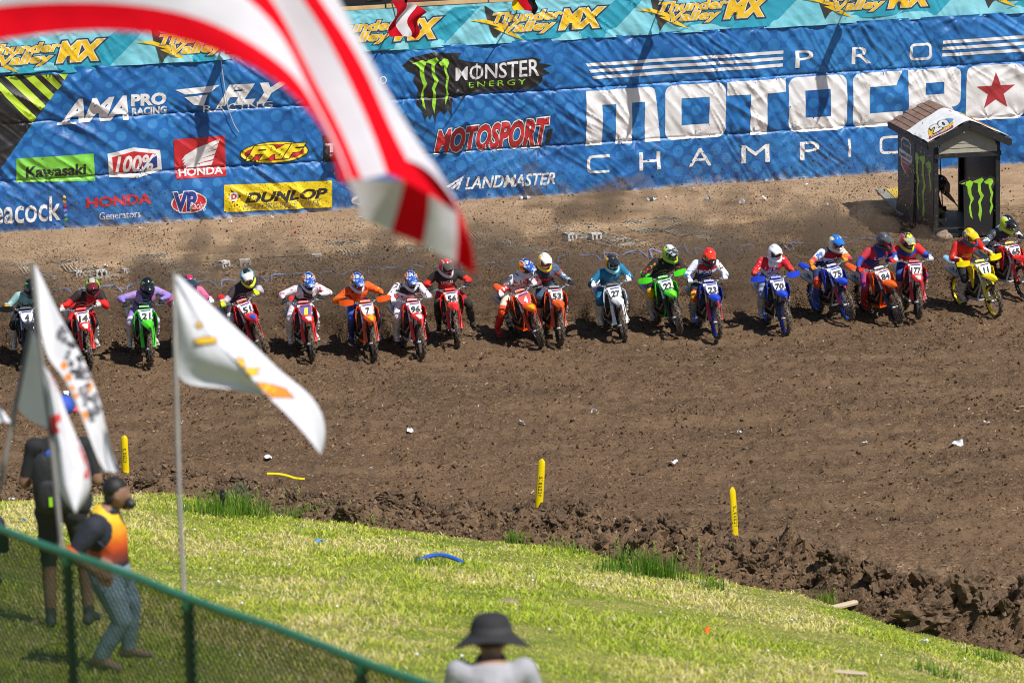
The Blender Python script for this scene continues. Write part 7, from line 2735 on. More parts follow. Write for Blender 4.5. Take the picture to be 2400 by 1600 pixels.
def figure(loc, rz, J, regions, mats, label, voxel=0.016, name='person', bulk=1.0):
    """J: dict of joints; returns the root. One continuous body mesh with clothing colours by limb."""
    root = empty(name, loc)
    root.rotation_euler = (0, 0, rz)
    tag(root, label, 'person')
    mb = MB()
    j = {k: Vector(v) for k, v in J.items() if k[0] != '_'}
    limb(mb, [j['pel'], j['waist'], j['chest'], j['neck']], [0.145 * bulk, 0.135 * bulk, 0.150 * bulk, 0.058])
    mb.ell(j['chest'], (0.205, 0.125 * bulk, 0.19 * bulk), 14, 9, J.get('_chest_rot'))
    mb.ell((j['pel'] + j['waist']) / 2, (0.175 * bulk, 0.125 * bulk, 0.17), 14, 9, J.get('_chest_rot'))
    hv = (j['head'] - j['neck'])
    limb(mb, [j['neck'], j['neck'] + hv * 0.6], [0.060, 0.062])
    mb.ell(j['head'], (0.080, 0.098, 0.118), 16, 11)
    mb.ell(j['head'] + Vector((0, 0.075, -0.012)) if '_face' not in J else j['head'] + Vector(J['_face']) * 0.095, (0.018, 0.024, 0.026), 8, 6)
    mb.ell(j['head'] + (Vector(J.get('_face', (0, 1, 0))) * 0.06) + Vector((0, 0, -0.085)), (0.045, 0.045, 0.035), 8, 6)
    fx = Vector(J.get('_face', (0, 1, 0)))
    lx = Vector((fx.y, -fx.x, 0)).normalized()
    for s in (-1, 1):
        mb.ell(j['head'] + lx * 0.084 * s + Vector((0, 0, -0.01)), (0.022, 0.028, 0.035), 8, 6)
    for s in ('l', 'r'):
        sg = 1 if s == 'r' else -1
        limb(mb, [j['chest'] * 0.6 + j['sh' + s] * 0.4, j['sh' + s]], [0.10, 0.078])
        limb(mb, [j['sh' + s], (j['sh' + s] + j['el' + s]) / 2, j['el' + s]], [0.080 * bulk, 0.068 * bulk, 0.052])
        limb(mb, [j['el' + s], j['el' + s] * 0.6 + j['wr' + s] * 0.4, j['wr' + s]], [0.050, 0.046, 0.030])
        hand(mb, j['wr' + s], j['wr' + s] - j['el' + s], J.get('_handup' + s, (0, 0, 1)), -sg)
        limb(mb, [j['pel'], j['hip' + s]], [0.125, 0.115])
        limb(mb, [j['hip' + s], (j['hip' + s] + j['kn' + s]) / 2, j['kn' + s]], [0.108 * bulk, 0.094 * bulk, 0.070 * bulk])
        limb(mb, [j['kn' + s], j['kn' + s] * 0.62 + j['an' + s] * 0.38, j['an' + s]], [0.066 * bulk, 0.064 * bulk, 0.050 * bulk])
        limb(mb, [j['an' + s], j['to' + s]], [0.048, 0.036])
        limb(mb, [j['an' + s] + Vector((0, 0, -0.03)), j['an' + s] * 1.25 - j['to' + s] * 0.25 + Vector((0, 0, -0.035))], [0.045, 0.042])
    me = remesh(mb, voxel, 3)
    bones = []
    for mi, a, b, w in regions:
        bones.append((mi, j[a] if isinstance(a, str) else Vector(a), j[b] if isinstance(b, str) else Vector(b), w))
    paint(me, bones)
    body = link('body', me, mats, root)
    return root, j

def std_regions(j):
    return None

# -- photographer seen from behind, black clothes and backpack
f1 = on_hill(158, 1472)
J = dict(pel=(0, 0, 0.98), waist=(0, 0.02, 1.14), chest=(0, 0.05, 1.36), neck=(0, 0.09, 1.54), head=(0.03, 0.15, 1.68),
         shl=(-0.19, 0.05, 1.43), shr=(0.19, 0.05, 1.43))
J.update(ell=(-0.27, 0.02, 1.16), wrl=(-0.16, 0.25, 1.26), elr=(0.28, 0.02, 1.17), wrr=(0.20, 0.32, 1.36),
         hipl=(-0.10, 0, 0.93), knl=(-0.12, 0.03, 0.50), anl=(-0.12, -0.02, 0.09), tol=(-0.15, 0.14, 0.04),
         hipr=(0.10, 0, 0.93), knr=(0.15, 0.06, 0.50), anr=(0.17, 0.02, 0.09), tor=(0.21, 0.18, 0.04))
def regs(short_sleeve=True, short_pants=True):
    r = [(0, 'waist', 'chest', 1.0), (0, 'chest', 'neck', 1.05), (1, 'pel', 'pel', 1.0), (2, 'neck', 'head', 1.0)]
    for s in 'lr':
        r += [(0, 'sh' + s, ('mid', 'sh' + s, 'el' + s, 0.75), 1.0), (2 if short_sleeve else 0, ('mid', 'sh' + s, 'el' + s, 0.95), 'wr' + s, 1.0), (1, 'hip' + s, ('mid', 'hip' + s, 'kn' + s, 0.9), 1.0),
              (2 if short_pants else 1, ('mid', 'kn' + s, 'an' + s, 0.12), ('mid', 'kn' + s, 'an' + s, 0.7 if short_pants else 0.95), 1.0), (3, ('mid', 'kn' + s, 'an' + s, 0.9), 'to' + s, 1.0), (2, 'wr' + s, ('mid', 'el' + s, 'wr' + s, 1.6), 1.0)]
    return r
def resolve(r, J):
    o = []
    for mi, a, b, w in r:
        def q(k):
            if isinstance(k, tuple) and k and k[0] == 'mid':
                A, B = Vector(J[k[1]]), Vector(J[k[2]])
                return A + (B - A) * k[3]
            return Vector(J[k])
        A, B = q(a), q(b)
        if (A - B).length < 1e-4:
            B = B + Vector((0, 0, 0.01))
        o.append((mi, tuple(A), tuple(B), w))
    return o
BLKCL = mat('black_tee', (0.014, 0.014, 0.016), 0.85, vary=0.2, bump=0.008, bscale=12)
SHORTS = mat('black_shorts', (0.020, 0.021, 0.024), 0.85, vary=0.2, bump=0.010, bscale=10)
SHOE = mat('dark_shoe', (0.05, 0.05, 0.05), 0.7)
root, j = figure(f1, 0.0, J, resolve(regs(), J), [BLKCL, SHORTS, SKIN2, SHOE], 'photographer from behind in black shorts with a black backpack', bulk=0.88)
K1 = 1.13
root.scale = (K1, K1, K1)
# cap in red, white and blue
cap = MB()
hd = j['head']
cap.ell(hd + Vector((0, -0.005, 0.045)), (0.098, 0.112, 0.088), 16, 9)
c = cap.build('cap', mat('cap_blue', (0.03, 0.08, 0.42), 0.7), root)
cap = MB()
cap.sheet(lambda u, v: tuple(hd + Vector((0.05 + 0.16 * u, 0.03 + (v - .5) * 0.14 * (1 - 0.3 * u), 0.02 - 0.05 * u * u))), 6, 5, (0, 0, -0.008))
cap.build('cap_peak', mat('cap_stripe', (0.62, 0.08, 0.09), 0.7, vary=0.5, vscale=14), c)
# his camera, held up in front, is top-level
cb = empty('photo_camera', f1 + K1 * Vector((0.02, 0.38, 1.38)))
tag(cb, 'black camera held up by the backpack man', 'camera')
mb = MB()
mb.box((0, 0, 0), (0.16, 0.08, 0.11))
mb.box((0, 0, 0.07), (0.06, 0.06, 0.04), taper=(0.6, 0.8))
mb.build('camera_body', COMMON['black'], cb)
mb = MB()
mb.lathe([(0.036, 0.03), (0.042, 0.08), (0.042, 0.22), (0.05, 0.25)], 14, Matrix.Rotation(R_(-90), 4, 'X'))
mb.build('lens', COMMON['dark'], cb)
# backpack
bp = empty('backpack', f1 + K1 * Vector((0.0, -0.19, 1.18)))
tag(bp, 'black backpack with a blue top patch worn by the photographer', 'backpack')
BPM = mat('pack_fabric', (0.018, 0.019, 0.022), 0.7, vary=0.3, vscale=5, bump=0.012, bscale=14)
mb = MB()
def packfn(p):
    q = lambda v: math.copysign(abs(v) ** 0.55, v)
    return (q(p.x), q(p.y), q(p.z))
mb.ell((-0.03, 0, 0.03), (0.175, 0.12, 0.27), 20, 14, fn=packfn)
mb.build('pack_body', BPM, bp, smooth=60)
mb = MB()
mb.ell((-0.03, -0.10, -0.06), (0.13, 0.06, 0.14), 16, 10, fn=packfn)
mb.build('front_pocket', BPM, bp, smooth=60)
mb = MB()
mb.box((-0.01, -0.02, 0.295), (0.12, 0.13, 0.03))
mb.build('top_patch', mat('pack_blue', (0.03, 0.10, 0.45), 0.5), bp)
mb = MB()
mb.box((-0.04, -0.165, -0.10), (0.03, 0.01, 0.08))
mb.build('tag', mat('neon_tag', (0.35, 0.75, 0.02), 0.5), bp)
mb = MB()
for sx in (-1, 1):
    mb.tube([(sx * 0.12, 0.10, 0.26), (sx * 0.15, 0.22, 0.30), (sx * 0.15, 0.36, 0.12), (sx * 0.14, 0.20, -0.16)], 0.02, 6, sq=0.5)
mb.build('strap', BPM, bp)
mb = MB()
mb.ell((0.02, 0.10, -0.30), (0.25, 0.17, 0.085), 18, 9, fn=packfn)
o = mb.build('waist_bag', BPM, smooth=60)
o.location = f1 + K1 * Vector((0.0, -0.06, 1.26))
tag(o, 'black belt bag round the photographer\'s waist', 'bag')

# -- man in the orange shirt, leaning and turned to the right
f2 = on_hill(236, 1566)
J = dict(pel=(0.10, 0.02, 0.76), waist=(0.10, 0.02, 0.90), chest=(0.08, 0.02, 1.10), neck=(0.12, 0.02, 1.27), head=(0.20, 0.03, 1.39),
         shl=(0.10, 0.20, 1.20), shr=(0.02, -0.18, 1.18), elr=(-0.15, -0.24, 0.98), wrr=(0.02, -0.27, 0.86), ell=(0.16, 0.30, 0.95), wrl=(0.22, 0.24, 0.72),
         hipl=(0.14, 0.10, 0.74), knl=(0.25, 0.14, 0.46), anl=(0.20, 0.16, 0.10), tol=(0.36, 0.18, 0.05),
         hipr=(0.08, -0.08, 0.74), knr=(0.20, -0.12, 0.42), anr=(0.00, -0.10, 0.10), tor=(0.16, -0.14, 0.04))
J['_face'] = (0.96, -0.1, -0.2)
J['_handupr'] = (0, -1, 0)
J['_handupl'] = (0, 1, 0)
J['_chest_rot'] = Matrix.Rotation(R_(80), 3, 'Z')
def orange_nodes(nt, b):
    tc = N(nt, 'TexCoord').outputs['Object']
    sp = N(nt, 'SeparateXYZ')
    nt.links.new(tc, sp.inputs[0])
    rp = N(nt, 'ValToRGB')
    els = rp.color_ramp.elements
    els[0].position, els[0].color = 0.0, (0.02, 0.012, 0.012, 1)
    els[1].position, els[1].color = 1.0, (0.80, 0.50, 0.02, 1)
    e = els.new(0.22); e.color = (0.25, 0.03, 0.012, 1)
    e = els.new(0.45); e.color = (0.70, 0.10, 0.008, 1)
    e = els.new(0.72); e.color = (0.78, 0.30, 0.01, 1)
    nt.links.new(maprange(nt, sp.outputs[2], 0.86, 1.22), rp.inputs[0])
    nt.links.new(rp.outputs[0], b.inputs['Base Color'])
    b.inputs['Roughness'].default_value = 0.7
    bp_ = N(nt, 'Bump')
    bp_.inputs['Distance'].default_value = 0.01
    nt.links.new(noise(nt, tc, 11, 4), bp_.inputs['Height'])
    nt.links.new(bp_.outputs[0], b.inputs['Normal'])
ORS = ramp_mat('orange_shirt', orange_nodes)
JEAN = mat('blue_jeans', (0.22, 0.31, 0.38), 0.85, vary=0.18, vscale=5, bump=0.03, bscale=5)
NAVYCL = mat('navy_sleeve', (0.016, 0.020, 0.032), 0.8, vary=0.2, bump=0.008, bscale=12)
rg = [(0, 'waist', 'chest', 1.0), (0, 'chest', 'neck', 1.1), (1, 'pel', 'pel', 1.0), (2, ('mid', 'neck', 'head', 0.3), 'head', 1.0)]
for s in 'lr':
    rg += [(4, ('mid', 'sh' + s, 'el' + s, 0.12), ('mid', 'sh' + s, 'el' + s, 0.85), 1.02), (2, ('mid', 'sh' + s, 'el' + s, 1.05), ('mid', 'el' + s, 'wr' + s, 1.6), 1.0), (1, 'hip' + s, 'kn' + s, 1.0), (1, 'kn' + s, ('mid', 'kn' + s, 'an' + s, 0.85), 1.0), (3, 'an' + s, 'to' + s, 1.0)]
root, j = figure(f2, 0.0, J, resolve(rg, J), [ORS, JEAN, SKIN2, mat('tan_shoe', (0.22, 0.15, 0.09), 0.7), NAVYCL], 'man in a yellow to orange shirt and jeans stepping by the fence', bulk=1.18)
mb = MB()
hd = j['head']
mb.ell(hd + Vector((-0.028, 0, 0.045)), (0.098, 0.094, 0.092), 16, 10)
mb.ell(hd + Vector((-0.058, 0, -0.02)), (0.058, 0.084, 0.085), 14, 9)
mb.ell(hd + Vector((0.045, 0, -0.085)), (0.045, 0.055, 0.040), 12, 7)
mb.build('hair', HAIR, root, smooth=60)
mb = MB()
for k in range(4):
    mb.plate([(0.02 + 0.02 * k, -0.155 - 0.001 * k, 1.26 - 0.02 * k), (0.07 + 0.02 * k, -0.14, 1.22), (0.09, -0.135, 1.10), (0.05, -0.150, 1.12)], Vector((0, -0.004, 0)))
mb = MB()
mb.tube([(-0.02, -0.10, 1.30), (0.06, -0.165, 1.19), (0.10, -0.150, 1.02)], [0.016, 0.022, 0.012], 6, sq=0.5)
mb.build('camera_strap', NAVYCL, root)
mb = MB()
mb.tube([Vector((0.115, 0.02, 1.255)) + Vector((0.075 * math.cos(a), 0.085 * math.sin(a), 0.02 * math.cos(a))) for a in [2 * math.pi * k / 16 for k in range(16)]], 0.020, 6, closed=True)
mb.build('collar', NAVYCL, root)
for sg, sh_, el_ in ((-1, 'shr', 'elr'), (1, 'shl', 'ell')):
    A_, B_ = j[sh_], j[el_]
    c_ = A_ + (B_ - A_) * 0.86
    fr_ = Matrix.Translation(c_) @ (B_ - A_).to_track_quat('Z', 'Y').to_matrix().to_4x4()
    mb = MB()
    mb.lathe([(0.070, -0.014), (0.078, -0.012), (0.078, 0.012), (0.070, 0.014)], 16, fr_, caps=False)
    mb.build('sleeve_cuff', mat('cuff_orange', (0.70, 0.10, 0.01), 0.7), root)
    mb = MB()
    mb.tube([Vector((0.11, sg * 0.06, 1.26)), Vector((0.03, sg * 0.15, 1.22)), Vector((0.0, sg * 0.20, 1.12)), Vector((0.10, sg * 0.185, 1.02))], 0.014, 6)
    mb.build('piping', NAVYCL, root)
mb = MB()
mb.lathe([(0.150, -0.02), (0.158, 0.0), (0.150, 0.02)], 20, Matrix.Translation((0.10, 0.02, 0.845)), caps=False)
mb.build('belt', mat('belt', (0.03, 0.02, 0.015), 0.6), root)
# black microphone ball at his mouth
cb = empty('headset_microphone', f2 + Vector((0.295, -0.04, 1.325)))
tag(cb, 'round black microphone ball at the orange shirt man\'s mouth', 'microphone')
mb = MB()
mb.ell((0, 0, 0), (0.043, 0.042, 0.045), 16, 10)
mb.tube([(0, 0.03, 0), (-0.09, 0.09, 0.01)], 0.008, 6)
mb.build('foam_ball', COMMON['black'], cb, smooth=60)
mb = MB()
mb.ell((0.018, -0.042, 0.018), (0.012, 0.009, 0.012), 10, 6)
mb.build('highlight_stud', mat('lens_glint', (0.5, 0.5, 0.52), 0.05, 0.9, vary=0), cb)  # pale bump standing in for the highlight on the black ball, no real part

# -- onlooker at the left edge
f3 = on_hill(-48, 1440)
J3 = dict(pel=(0, 0, 0.32), waist=(0, 0, 0.48), chest=(0, 0.03, 0.70), neck=(0, 0.06, 0.88), head=(0, 0.10, 1.01), shl=(-0.19, 0.02, 0.80), shr=(0.19, 0.02, 0.80), ell=(-0.26, 0.10, 0.56), wrl=(-0.18, 0.32, 0.50), elr=(0.25, 0.10, 0.56), wrr=(0.18, 0.32, 0.50),
          hipl=(-0.1, 0.04, 0.28), knl=(-0.14, 0.40, 0.46), anl=(-0.14, 0.52, 0.08), tol=(-0.16, 0.66, 0.04), hipr=(0.1, 0.04, 0.28), knr=(0.14, 0.40, 0.46), anr=(0.14, 0.52, 0.08), tor=(0.16, 0.66, 0.04))
root, j = figure(f3, 0.2, J3, resolve(regs(False, False), J3), [NAVYCL, mat('teal_trousers', (0.02, 0.06, 0.07), 0.85), SKIN2, SHOE], 'dark clothed onlooker sitting on the slope, cut off by the left edge')
mb = MB()
mb.ell(j['head'] + Vector((0, -0.01, 0.03)), (0.09, 0.11, 0.105), 14, 9)
mb.build('hair', HAIR, root, smooth=60)

# -- spectator with bucket hat, from behind
yb = 20.9
top = aty(1148, 1456, yb)
f4 = Vector((top.x, yb, float(hill(top.x, yb))))
BODY_S = (top.z - f4.z) / 1.745
J4 = dict(pel=(0, 0, 0.92), waist=(0, 0.01, 1.08), chest=(0, 0.04, 1.32), neck=(0.0, 0.11, 1.475), head=(0.005, 0.19, 1.575), shl=(-0.195, 0.05, 1.425), shr=(0.195, 0.05, 1.425), ell=(-0.28, 0.10, 1.13), wrl=(-0.16, 0.30, 1.02), elr=(0.30, 0.12, 1.14), wrr=(0.18, 0.34, 1.16),
          hipl=(-0.1, 0, 0.88), knl=(-0.11, 0.02, 0.47), anl=(-0.11, -0.02, 0.08), tol=(-0.13, 0.14, 0.04), hipr=(0.1, 0, 0.88), knr=(0.12, 0.02, 0.47), anr=(0.13, -0.02, 0.08), tor=(0.16, 0.14, 0.04))
GTEE = mat('grey_tee', (0.36, 0.36, 0.395), 0.85, vary=0.06, bump=0.012, bscale=9)
root, j = figure(f4, 0.0, J4, resolve(regs(), J4), [GTEE, SHORTS, SKIN, SHOE], 'spectator from behind in a light grey shirt and black bucket hat', voxel=0.012)
root.scale = (BODY_S,) * 3
hd = j['head']
HATK = 1.1
mb = MB()
prof = [(0.0001, 0.112), (0.05, 0.109), (0.080, 0.098), (0.100, 0.074), (0.109, 0.040), (0.114, 0.0), (0.122, -0.010), (0.165, -0.030), (0.214, -0.056), (0.212, -0.060), (0.160, -0.038), (0.112, -0.016), (0.100, -0.01)]
fr = Matrix.Translation(hd + Vector((0, 0, 0.055))) @ Matrix.Rotation(R_(-8), 4, 'X')
vs, fs = [], []
nn = 36
for r_, h_ in prof:
    for k in range(nn):
        a = 2 * math.pi * k / nn
        wob = 1 + 0.0 * r_
        dz = 0
        if r_ > 0.13:
            dz = -0.035 * abs(math.cos(a)) ** 2 * (r_ - 0.12) / 0.07 + 0.020 * math.sin(a) * -1 * (r_ - 0.12) / 0.07
        vs.append(fr @ Vector((r_ * HATK * math.cos(a), 1.08 * r_ * HATK * math.sin(a), h_ + dz)))
for i in range(len(prof) - 1):
    for k in range(nn):
        fs.append((i * nn + k, i * nn + (k + 1) % nn, (i + 1) * nn + (k + 1) % nn, (i + 1) * nn + k))
mb.add(vs, fs)
ht = mb.build('bucket_hat', mat('hat_black', (0.022, 0.022, 0.024), 0.85, vary=0.15, bump=0.003, bscale=30), root, smooth=60)
mb = MB()
mb.lathe([(0.1125, 0.035), (0.119, -0.004)], 36, fr @ Matrix.Scale(1.105, 4, (1, 0, 0)) @ Matrix.Scale(1.19, 4, (0, 1, 0)), caps=False)
mb.build('hat_band', mat('hat_band', (0.045, 0.045, 0.048), 0.8), ht, smooth=60)
mb = MB()
mb.ell(hd + Vector((0, -0.022, 0.015)), (0.088, 0.088, 0.075), 14, 9)
mb.build('hair', mat('brown_hair', (0.05, 0.028, 0.018), 0.6, vary=0.3, vscale=40), root, smooth=60)
mb = MB()
mb.tube([Vector((0, 0.10, 1.47)) + Vector((0.078 * math.cos(a), 0.078 * math.sin(a) * 1.1, 0.03 * math.sin(a))) for a in [2 * math.pi * k / 20 for k in range(20)]], 0.017, 6, closed=True)
mb.build('neck_gaiter', mat('gaiter_grey', (0.16, 0.17, 0.20), 0.8), root, smooth=60)
# ================================================================== FLAGS IN THE FOREGROUND
def resample(c, n):
    c = np.array(c, float)
    d = np.concatenate([[0], np.cumsum(np.linalg.norm(np.diff(c, axis=0), axis=1))])
    t = np.linspace(0, d[-1], n)
    x, y = np.interp(t, d, c[:, 0]), np.interp(t, d, c[:, 1])
    for _ in range(4):
        x[1:-1] = 0.25 * x[:-2] + 0.5 * x[1:-1] + 0.25 * x[2:]
        y[1:-1] = 0.25 * y[:-2] + 0.5 * y[1:-1] + 0.25 * y[2:]
    return np.stack([x, y], -1)

def cloth(mb, edges, depth, mids, ns=26, nt=4, th=0.003):
    """strips between successive edge curves; depth(px, py, k) = metres from the camera at strip coordinate k."""
    E = [resample(e, ns) for e in edges]
    for k in range(len(E) - 1):
        def fn(u, v, k=k):
            i = u * (ns - 1)
            i0 = min(int(i), ns - 2)
            f = i - i0
            a = E[k][i0] * (1 - f) + E[k][i0 + 1] * f
            b = E[k + 1][i0] * (1 - f) + E[k + 1][i0 + 1] * f
            q = a * (1 - v) + b * v
            return aty(q[0], q[1], depth(q[0], q[1], k + v, u))
        mb.sheet(fn, ns, nt, (0, th, 0), m=mids[k])

# ---- large striped flag near the camera
US_R = cloth_mat('us_red', (0.80, 0.003, 0.016), 0.40)
US_W = cloth_mat('us_white', (0.76, 0.74, 0.78), 0.34)
us = empty('striped_flag', aty(-120, 60, 13.0))
tag(us, 'large blurred red and white striped flag sweeping across the top left', 'flag')
L0 = [(-160, 150), (-60, 105), (0, 93), (115, 78), (230, 70), (344, 76), (421, 91), (498, 116), (566, 143), (631, 173), (689, 222), (746, 279), (777, 325), (789, 383), (797, 424)]
L1 = [(-160, 60), (-60, 20), (0, 14), (115, 5), (268, 6), (383, 20), (478, 43), (555, 80), (631, 126), (681, 168), (712, 191)]
L1b = L1 + [(735, 245), (770, 310), (800, 370), (818, 423)]
L2 = [(-160, -80), (0, -110), (300, -110), (480, -75), (585, -2), (631, 38), (666, 84), (689, 126), (713, 190)]
L2b = L2 + [(740, 240), (776, 306), (806, 365), (823, 422)]
L3 = [(-160, -140), (0, -170), (350, -170), (540, -110), (643, -2), (673, 57), (708, 134), (758, 230), (804, 306), (830, 383), (849, 421)]
L4 = [(-160, -200), (0, -235), (400, -235), (610, -140), (708, 0), (758, 65), (804, 161), (842, 237), (880, 325), (900, 383), (907, 408)]
L5 = [(-160, -260), (0, -300), (450, -300), (660, -150), (746, 0), (800, 65), (842, 134), (880, 210), (903, 282), (934, 338), (955, 376)]
L6 = [(-160, -330), (0, -370), (500, -370), (710, -160), (795, 0), (847, 100), (890, 182), (934, 260), (977, 338), (1014, 378), (1040, 424)]
def dus(px, py, k, u):
    return 13.0 + 0.055 * k - 0.25 * u * u + 0.025 * math.sin(k * 1.6 + u * 5.0) + 0.03 * math.sin(u * 9 + 1.0)
mb = MB()
cloth(mb, [L0, L1b, L2b, L3, L4, L5, L6], dus, [0, 1, 0, 1, 0, 1], 34, 5)
# red turn-over and the shaded back of the fly end
A0 = [(797, 420), (850, 418), (908, 404), (950, 424), (1006, 456), (1071, 500), (1100, 560), (1113, 646)]
A1 = [(850, 418), (908, 403), (956, 374), (984, 376), (1012, 400), (1044, 440), (1079, 492), (1108, 578), (1114, 646)]
def dtri(px, py, k, u):
    return 12.98 - 0.20 * 1 + 0.12 * k + 0.25 * u
cloth(mb, [[(905, 406), (950, 424), (1006, 456), (1071, 500), (1103, 570), (1113, 646)], [(952, 374), (984, 376), (1040, 432), (1079, 492), (1108, 578), (1114, 644)]], dtri, [0], 20, 5)
cloth(mb, [[(952, 374), (984, 377), (1040, 433), (1079, 493)], [(1012, 376), (1030, 405), (1052, 440), (1080, 493)]], lambda px, py, k, u: 13.04 - 0.15 + 0.1 * k, [1], 10, 3)
def dlow(px, py, k, u):
    return 12.84 + 0.06 * u + 0.05 * math.sin(k * 2.2)
cloth(mb, [[(812, 420), (836, 470), (843, 508)], [(949, 424), (935, 480), (916, 543)], [(1006, 456), (1003, 510), (991, 573)], [(1071, 500), (1073, 560), (1068, 617)], [(1105, 575), (1110, 610), (1113, 645)]], dlow, [1, 0, 1, 0], 12, 7)
cloth(mb, [[(797, 422), (812, 430), (835, 468)], [(850, 417), (836, 440), (838, 470)]], lambda px, py, k, u: 12.86 + 0.3 * u, [0], 6, 3)
under(mb.build('flag_cloth', [US_R, US_W], smooth=60), us)
mb = MB()
mb.tube([aty(-150, -420, 13.0), aty(-170, 700, 13.1), aty(-190, 1900, 13.2)], 0.018, 8)
under(mb.build('pole', POLE), us)

# ---- white pennant with yellow print on a grey pole
def strip_on(mb, pts, depth, m):
    v, f = shape2d([pts])
    V, F_ = slice2d(v, f, 8.0)
    mb.add([aty(p[0], p[1], depth(p[0], p[1])) for p in V], F_, m)
GP = mat('grey_pole', (0.17, 0.16, 0.14), 0.5, 0.3, vary=0.15)
PW = cloth_mat('pennant_white', (0.84, 0.84, 0.88), 0.30)
PY_ = mat('pennant_yellow', (0.82, 0.50, 0.02), 0.7, vary=0.1)
PO = mat('pennant_orange', (0.75, 0.25, 0.02), 0.7, vary=0.1)
PR = mat('pennant_red', (0.70, 0.03, 0.03), 0.7, vary=0.1)
PM = mat('pennant_maroon', (0.20, 0.03, 0.02), 0.7, vary=0.1)
PK = mat('pennant_black', (0.03, 0.03, 0.032), 0.7, vary=0.1)
DP = 20.5
pf = empty('white_pennant', aty(440, 1600, DP - 1.2))
tag(pf, 'white pennant with yellow print folding on a grey pole', 'flag')
mb = MB()
def pole_d(py):
    return DP - 1.4 * max(0, (py - 640) / 960)
mb.tube([aty(407, 640, DP), aty(413, 900, pole_d(900)), aty(420, 1150, pole_d(1150)), aty(436, 1500, pole_d(1500)), aty(452, 1800, pole_d(1800))], 0.013, 8)
under(mb.build('pole', GP), pf)
fold = [(410, 648), (440, 700), (471, 753), (509, 804), (554, 845), (592, 887), (624, 928)]
outer = [(418, 645), (478, 699), (541, 759), (605, 817), (653, 868), (701, 903), (733, 928), (758, 967), (768, 1024), (753, 1064)]
low = [(408, 650), (411, 740), (415, 900), (462, 904), (520, 908), (573, 915), (624, 930)]
poleedge = [(407, 648), (410, 760), (416, 902), (470, 905), (540, 910), (600, 922), (624, 930)]
mb = MB()
foldfull = fold + [(650, 948), (685, 983), (726, 1030), (750, 1062)]
def dB(px, py, k, u):
    return DP - 0.05 * math.sin(min(1, u * 1.2) * math.pi) + 0.34 * k + 0.04 * math.sin(u * 8 + k)
cloth(mb, [foldfull, outer], dB, [0], 30, 9)
def dA(px, py, k, u):
    return DP - 0.05 * math.sin(min(1, u * 0.75) * math.pi) * (1 - k) + 0.02 * math.sin(k * 6 + u * 5)
cloth(mb, [fold, poleedge], dA, [0], 24, 9)
under(mb.build('flag_cloth', PW, smooth=70), pf)
# print: lies on the folded cloth, found by casting picture rays at it
def print_on(root, cloth_name, shapes):
    c = [o for o in root.children if o.name.startswith(cloth_name)][0]
    off = parent_world(root) + c.matrix_parent_inverse.translation
    vs = [v.co + off * 0 for v in c.data.vertices]
    bvh = BVHTree.FromPolygons([tuple(v) for v in vs], [tuple(p.vertices) for p in c.data.polygons])
    for pts, m in shapes:
        v, f = shape2d([pts])
        V, F_ = slice2d(v, f, 7.0)
        P = []
        for x, y in V:
            d = ray(x, y).normalized()
            h = bvh.ray_cast(CAMP, d)
            P.append(None if h[0] is None else h[0] - d * 0.006)
        F2 = [q for q in F_ if all(P[i] is not None for i in q)]
        if not F2:
            continue
        me = bpy.data.meshes.new('print')
        me.from_pydata([tuple(p) if p is not None else (0, 0, 0) for p in P], [], F2)
        me.update()
        o = link('flag_print', me, m)
        under(o, root)
def blob(cx, cy, rx, ry, a=0, n=18):
    ca, sa = math.cos(R_(a)), math.sin(R_(a))
    return [(cx + rx * math.cos(t) * ca - ry * math.sin(t) * sa, cy + rx * math.cos(t) * sa + ry * math.sin(t) * ca) for t in [2 * math.pi * i / n for i in range(n)]]
def grow(p, k):
    c = np.mean(np.array(p), 0)
    q = np.array(p) - c
    L = np.linalg.norm(q, axis=1)[:, None]
    return [tuple(t) for t in c + q * (L + k) / L]
print_shapes = []
for sh_, cc in (([(456, 795), (480, 790), (505, 790), (506, 802), (470, 806), (457, 803)], PY_), ([(459, 760), (468, 755), (474, 762), (466, 768)], PY_), ([(554, 838), (570, 842), (574, 858), (566, 860)], PY_),
                ([(574, 862), (612, 862), (596, 872), (612, 874), (584, 882)], PY_), ([(602, 894), (640, 902), (668, 910), (690, 932), (668, 930), (625, 930)], PO), ([(606, 896), (636, 903), (650, 914), (628, 920)], PY_)):
    print_shapes += [(grow(sh_, 3), PM), (sh_, cc)]
# put the coloured shapes a little prouder than their borders
print_on(pf, 'flag_cloth', [s for s in print_shapes if s[1] is PM])
_c = CAMP.copy()
def print_on2(root, shapes):
    c = [o for o in root.children if o.name.startswith('flag_cloth')][0]
    bvh = BVHTree.FromPolygons([tuple(v.co) for v in c.data.vertices], [tuple(p.vertices) for p in c.data.polygons])
    for pts, m in shapes:
        v, f = shape2d([pts])
        V, F_ = slice2d(v, f, 7.0)
        P = []
        for x, y in V:
            d = ray(x, y).normalized()
            h = bvh.ray_cast(CAMP, d)
            P.append(None if h[0] is None else h[0] - d * 0.012)
        F2 = [q for q in F_ if all(P[i] is not None for i in q)]
        if F2:
            me = bpy.data.meshes.new('print')
            me.from_pydata([tuple(p) if p is not None else (0, 0, 0) for p in P], [], F2)
            me.update()
            under(link('flag_print', me, m), root)
print_on2(pf, [s for s in print_shapes if s[1] is not PM])

